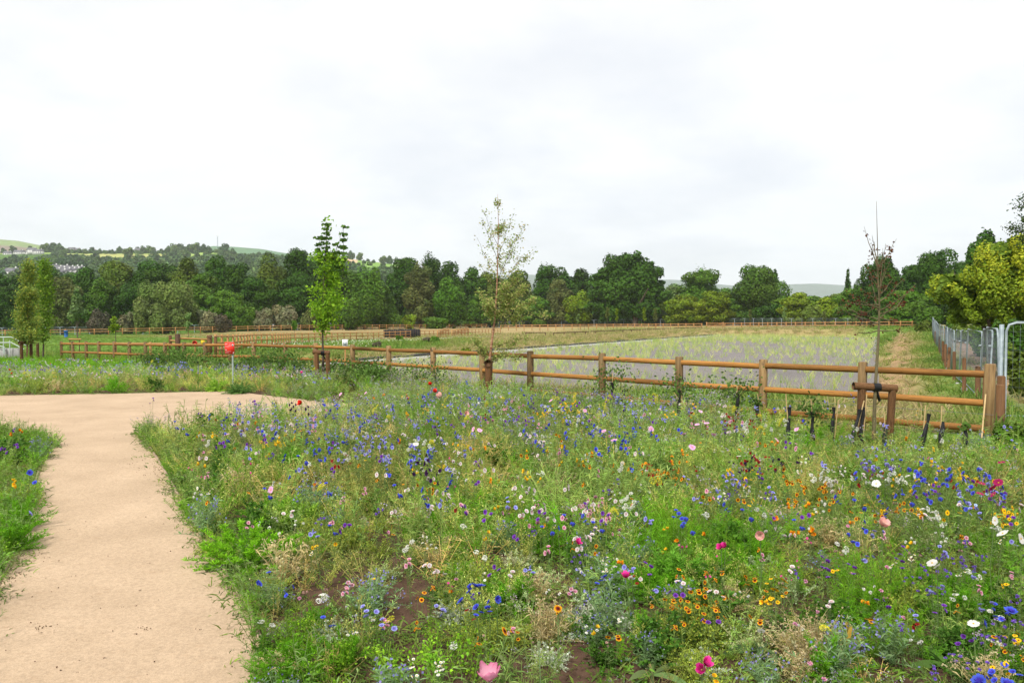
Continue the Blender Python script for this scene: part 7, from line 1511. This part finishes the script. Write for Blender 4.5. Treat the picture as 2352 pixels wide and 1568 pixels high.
for px, py, n, L_, w, col, lab in ((448, 1158, 22, .24, .06, (.24, .46, .035), 'lettuce like plant with broad bright leaves on the path edge'), (470, 1295, 9, .15, .014, (.12, .22, .04), 'long leaved weed lying over the path edge'), (2220, 1450, 12, .3, .035, (.10, .22, .03), 'broad leaved plant with long pointed leaves at the lower right'), (2170, 1520, 10, .26, .03, (.11, .22, .04), 'leafy weed at the bottom right corner area'), (1740, 1490, 9, .2, .028, (.12, .20, .07), 'blue green leafy seedling right of the silver clump'), (560, 1330, 9, .14, .02, (.12, .22, .04), 'small leafy weed on the path edging'), (1950, 1560, 9, .3, .022, (.14, .24, .05), 'strappy green weed at the bottom edge'), (1500, 1545, 8, .28, .018, (.16, .24, .08), 'maize like blades at the bottom edge'), (1130, 1490, 8, .2, .01, (.17, .24, .08), 'thin bladed weed over bare soil')):
    single('leafy_weed', px, py, .1, lab, 'weed', rosette(n, L_, w, col))
g = G(); m = 5
for k in range(m): blades(g, rg.normal(0, .02, (1, 3)) + [[0, 0, .28]], [[rg.uniform(-.4, .4), rg.uniform(-.3, .3), -1 + rg.uniform(0, .4)]], .11, .013, (.62, .40, .07), 5, .0, prof=[.2, .8, 1, .8, .1])
tube(g, [[0, 0, 0], [0, 0, .3]], .003, 5, (.3, .3, .1)); x, y, z = hplace(1948, 1450, .24)
obj('withered_plant', g.mesh('withered_plant'), M['leaf'], None, (x, y, z), label='plant with hanging orange yellow withered leaves', cat='withered plant')
for px, py, lab in ((725, 1105, 'tan withered foxtail clump behind the feathery bush'), (1860, 1440, 'tall dry straw coloured grass tussock at the lower right')):
    gg = G(); b = rg.normal(0, .05, (120, 3)) * [1, 1, 0]; P = blades(gg, b, rand_dirs(120, .55, 1), rg.uniform(.2, .48, 120), .0025, (.42, .34, .17), 5, .25); dots(gg, P[:, -1] + rg.normal(0, .006, (120, 3)), .005, (.45, .37, .2))
    single('dry_tussock', px, py, .3, lab, 'grass tussock', gg)

# ---- hedge whips with black guards along the near fence
def whip(px, yt, yb, d, lean, leafy, lab, cane=1, col=(.09, .17, .03), gh=None):
    b = at(px, yb, d); z = T1(b[0], b[1]); r = empty('guarded_sapling', (b[0], b[1], z), label=lab, cat='sapling')
    s = d / F; H_ = max(.35, at(px, yt, d)[2] - z); g = G()
    k = 7; t = np.linspace(0, 1, k); P = np.stack([lean * t * H_ + .012 * np.sin(t * 9), 0 * t + .008 * np.cos(t * 7), t * H_], 1); tube(g, P, .026 + .009 * np.sin(t * 11 + px), 7)
    obj('tree_guard', g.mesh('guard', col=False), M['black'], r)
    g = G(); ch = H_ + rg.uniform(.1, .22)
    for q in range(cane): tube(g, [[.03 - q * .05, .02, 0], [.03 - q * .05 + (lean + rg.normal(0, .05)) * ch, .02, ch]], .0085, 5)
    obj('cane', g.mesh('cane', col=False), M['cane'], r)
    if leafy:
        g = G(); top = P[-1]; big = 2.1 if d > 20 else 1.15; m = int(190 * leafy * big); c = top + rg.normal(0, 1, (m, 3)) * [.13 * big, .11 * big, .12] * min(1.7, leafy) + [0, 0, .03]; leafs(g, c, .022 * (1.5 if d > 20 else 1.1), [col, tuple(np.array(col) * 1.35), tuple(np.array(col) * .75)])
        n = 12; blades(g, np.repeat(top[None], n, 0) - [0, 0, .1], rand_dirs(n, .5, 1), .28 * min(1.5, leafy), .003, (.10, .08, .04), 3, .1, prof=np.ones(3)); obj('foliage', g.mesh('foliage'), M['leaf'], r)
W_ = [(1812, 935, 970, 10.9, .0, 0, 'thin black guard left of the round green sapling'), (1869, 945, 985, 10.9, -.05, .9, 'black guarded sapling with a round tuft of fresh leaves'), (1912, 935, 975, 11.2, .02, 0, 'black guard with cane between the leafy one and the stakes'), (1950, 940, 985, 10.6, .22, 0, 'black guard leaning right just left of the stake frame'), (1977, 935, 1000, 10.7, .03, 0, 'thin black guard behind the left stake'), (2029, 980, 1015, 10.4, .05, 0, 'short wide black guard between the stakes'),
      (2113, 950, 1000, 10.3, .18, 0, 'black guard leaning right of the stake frame'), (2155, 968, 1020, 10.1, .1, 0, 'ragged black guard with two canes right of the stakes'), (2218, 985, 1020, 9.9, -.02, .2, 'short ragged black guard near the end post'), (1752, 930, 960, 11.9, -.2, .3, 'black guard leaning left of the fence post right of centre'),
      (676, 852, 885, 23.4, .02, 1.4, 'guarded sapling left of the maple stakes, nearest to them'), (690, 845, 880, 23.6, -.25, .8, 'black guard leaning left beside the maple stakes'), (764, 850, 880, 22.6, .1, 1.3, 'leafy sapling with black guard right of the maple stakes'), (781, 853, 882, 22.2, -.2, 1.2, 'second leafy guarded sapling right of the maple stakes'), (808, 870, 894, 21.6, -.15, 1.6, 'bushy guarded sapling under the near fence rail'), (830, 868, 894, 21.2, -.12, 1.4, 'guarded sapling leaning left, fourth right of the maple'), (845, 858, 900, 20.8, .03, 1.5, 'tall guarded sapling pair member left of centre'), (851, 858, 900, 20.7, .10, .8, 'dark guard right next to the tall pair member'), (868, 865, 898, 20.4, -.06, 1.2, 'loose wide black guard with cane left of the birch'), (892, 872, 896, 20.0, 0, 1.3, 'guarded sapling with cane in front of the fence post left of the birch'), (916, 875, 897, 19.6, .05, 1.1, 'guarded sapling with upright twigs left of the birch'),
      (957, 862, 885, 19.8, 0, 1.6, 'bushy green sapling in front of the gravel left of the birch'), (1000, 862, 885, 19.0, 0, 1.5, 'second bushy green sapling left of the birch'), (1405, 878, 915, 14.4, 0, 1.8, 'bushy green sapling at the fence foot right of the birch'), (1560, 895, 930, 13.2, 0, 1.2, 'leafy sapling at a fence post right of centre'), (1690, 900, 935, 12.2, .04, 1.2, 'leafy sapling with cane at the fence foot'),
      (350, 826, 838, 29, 0, 1.6, 'guarded sapling in the left hedge row, leftmost group'), (363, 826, 838, 29, -.1, .8, 'leaning guard in the left hedge row'), (377, 826, 838, 28.5, .05, 1.4, 'leafy sapling in the left hedge row'), (405, 822, 838, 28, .03, 1.6, 'dark guard with foliage left of the gateway'), (420, 828, 846, 27.5, .1, 1.3, 'leaning guard below the gateway'), (461, 830, 848, 27, -.2, 1.6, 'leafy guarded sapling left of the sign'), (508, 838, 855, 25.5, 0, .7, 'bare black guard just left of the sign post'), (541, 838, 862, 25, .04, .2, 'bare black guard just right of the sign post'), (565, 838, 858, 25, .03, 1.2, 'black guard with cane right of the sign post'), (583, 832, 852, 25.5, .0, .5, 'black guard in front of a fence post right of the sign'), (606, 838, 856, 24.6, .3, 1.5, 'strongly leaning guard right of the sign'), (622, 842, 860, 24.2, 0, 1.4, 'square black guard with cane right of the sign'),
      (640, 832, 862, 24, 0, 2.4, 'large bushy sapling between sign and maple')]
for a in W_: whip(*a)
# dark evergreen weeds and grey stones by the end post
tree(2320, 970, 110, 10.2, 'shrub', 'mid', 'dark green bushy weeds below the steel pole at the right edge', 'shrub', low=0, group=None, leaf=.02, name='bushy_weed', dens=.8)
for (x, y, s_, lab) in ((2262, 1022, .16, 'grey plastic bag like lump beside the end post canes'), (2235, 1020, .12, 'small grey lump left of the end post')):
    p = hplace(x, y, .08); g = G(); th = np.linspace(0, 2 * math.pi, 9)[:-1]; tube(g, [[0, 0, 0], [.01, 0, s_ * .3], [0, 0, s_ * .7], [.01, 0, s_ * .95]], [s_ * .8, s_, s_ * .8, s_ * .25], 8); obj('grey_stone', g.mesh('stone', col=False), M['roof'], None, p, label=lab, cat='stone')
for (x, yt, yb, lab) in ((2258, 905, 1035, 'long bamboo cane leaning by the end post'),):
    b = at(x - 6, yb, 9.8); t = at(x + 6, yt, 9.9); g = G(); tube(g, [[0, 0, 0], list(t - b)], .009, 6); obj('bamboo_cane', g.mesh('bamboo', col=False), M['cane'], None, b, label=lab, cat='cane')
# stock wires along the right part of the near fence
for h_, lab in ((.5, 'upper thin steel wire behind the hedge whips'), (.18, 'lower thin steel wire behind the hedge whips')):
    g = G(); pts = [PTOP[i] - [0, .12, 1.2 - h_] for i in (3, 2, 1, 0)]; tube(g, pts, .0025, 4); obj('stock_wire', g.mesh('wire', col=False), M['wire'], None, label=lab, cat='wire')
# scraps and soil crumbs on the path
g = G()
for _ in range(80):
    px = rg.uniform(0, 600); py = rg.uniform(930, 1568); p = gz(px, py, .016)
    if inpoly(np.array([p[0]]), np.array([p[1]]), PATH)[0]: dots(g, p + rg.normal(0, .012, (rg.integers(1, 4), 3)) * [1, 1, .15], rg.uniform(.002, .005), (.14, .095, .06))
for cx, cy, r_, n in ((100, 1440, 14, 30), (330, 1440, 8, 10), (20, 1320, 25, 90), (80, 1280, 25, 30), (590, 1462, 25, 60), (330, 1060, 40, 60), (400, 1070, 40, 140), (370, 1085, 25, 80), (620, 1560, 20, 60), (130, 1022, 18, 60)):
    for _ in range(n): p = gz(cx + rg.normal(0, r_), cy + rg.normal(0, r_ * .35), .016); dots(g, p[None] + rg.normal(0, .004, (1, 3)) * [1, 1, .3], rg.uniform(.002, .005), (.17, .115, .07))
obj('soil_crumbs', g.mesh('soil_crumbs'), M['leaf'], label='scattered dark soil crumbs on the sandy path', cat='soil', kind='stuff')

# ------------------------------------------------------------------ haze
def haze():
    g = G(); me = bpy.data.meshes.new('haze'); X0, X1, Y0, Y1, Z0, Z1 = -3600, 4600, -30, 5800, -45, 330
    V = [(x, y, z) for z in (Z0, Z1) for x, y in ((X0, Y0), (X1, Y0), (X1, Y1), (X0, Y1))]
    me.from_pydata(V, [], [(0, 3, 2, 1), (4, 5, 6, 7), (0, 1, 5, 4), (1, 2, 6, 5), (2, 3, 7, 6), (3, 0, 4, 7)]); me.update()
    m, nt, out = newmat('haze_air'); v = N(nt, 'ShaderNodeVolumePrincipled'); v.inputs['Color'].default_value = (.93, .97, 1.0, 1); v.inputs['Density'].default_value = HAZE; v.inputs['Anisotropy'].default_value = 0.0
    L(nt, v.outputs[0], out.inputs['Volume']); obj('haze', me, m, kind='stuff', label='thin pale haze over the distant hills')
HAZE = 0.0001
haze()

# ------------------------------------------------------------------ sky and light
w = bpy.data.worlds.new('World'); SC.world = w; w.use_nodes = True; nt = w.node_tree; nt.nodes.clear()
out = nt.nodes.new('ShaderNodeOutputWorld'); bg = nt.nodes.new('ShaderNodeBackground'); bg.inputs['Strength'].default_value = 0.1
sky = nt.nodes.new('ShaderNodeTexSky'); sky.sky_type = 'NISHITA'; sky.sun_disc = False
SEL, SRO = math.radians(52), math.radians(205)
sky.sun_elevation = SEL; sky.sun_rotation = SRO; sky.air_density = 1; sky.dust_density = 2
tc = nt.nodes.new('ShaderNodeTexCoord'); sp = nt.nodes.new('ShaderNodeSeparateXYZ'); L(nt, tc.outputs['Generated'], sp.inputs[0])
ma = nt.nodes.new('ShaderNodeMath'); ma.operation = 'MAXIMUM'; ma.inputs[1].default_value = 0; L(nt, sp.outputs['Z'], ma.inputs[0])
ad = nt.nodes.new('ShaderNodeMath'); ad.operation = 'ADD'; ad.inputs[1].default_value = .22; L(nt, ma.outputs[0], ad.inputs[0])
dv = nt.nodes.new('ShaderNodeVectorMath'); dv.operation = 'DIVIDE'; L(nt, tc.outputs['Generated'], dv.inputs[0])
cb = nt.nodes.new('ShaderNodeCombineXYZ')
for i in range(3): L(nt, ad.outputs[0], cb.inputs[i])
L(nt, cb.outputs[0], dv.inputs[1])
f1 = noise(nt, dv.outputs[0], 1.15, 5, .55, (1, 1.0, .6)); f2 = noise(nt, dv.outputs[0], 2.6, 6, .6, (1, 1.3, .5))
cloud = ramp(nt, f1, [(.36, (3.76, 3.82, 3.94)), (.46, (4.05, 4.08, 4.12)), (.56, (4.45, 4.45, 4.45))])
cl2 = mixc(nt, 1, cloud, ramp(nt, f2, [(.34, (.955, .965, .985)), (.55, (1.0, 1.0, 1.0))]), 'MULTIPLY')
hz = ramp(nt, sp.outputs['Z'], [(0.0, (.86, .885, .93)), (.16, (.93, .945, .97)), (.34, (1, 1, 1))])
cl3 = mixc(nt, 1, cl2, hz, 'MULTIPLY')
fin = mixc(nt, .95, sky.outputs[0], cl3)
L(nt, fin, bg.inputs['Color']); L(nt, bg.outputs[0], out.inputs[0])
su = bpy.data.lights.new('sun', 'SUN'); su.energy = 1.5; su.angle = math.radians(12); su.color = (1, .96, .9)
so = bpy.data.objects.new('sun', su); COL.objects.link(so)
# sky texture rotation: measured clockwise from +Y
dirv = Vector((math.sin(SRO) * math.cos(SEL), math.cos(SRO) * math.cos(SEL), math.sin(SEL)))
so.rotation_euler = dirv.to_track_quat('Z', 'Y').to_euler()
SC.view_settings.view_transform = 'Standard'; SC.view_settings.look = 'None'; SC.view_settings.exposure = 1.35; SC.view_settings.gamma = 1
SC.cycles.max_bounces = 6; SC.cycles.diffuse_bounces = 3; SC.cycles.transmission_bounces = 3; SC.cycles.volume_bounces = 1; SC.cycles.transparent_max_bounces = 8
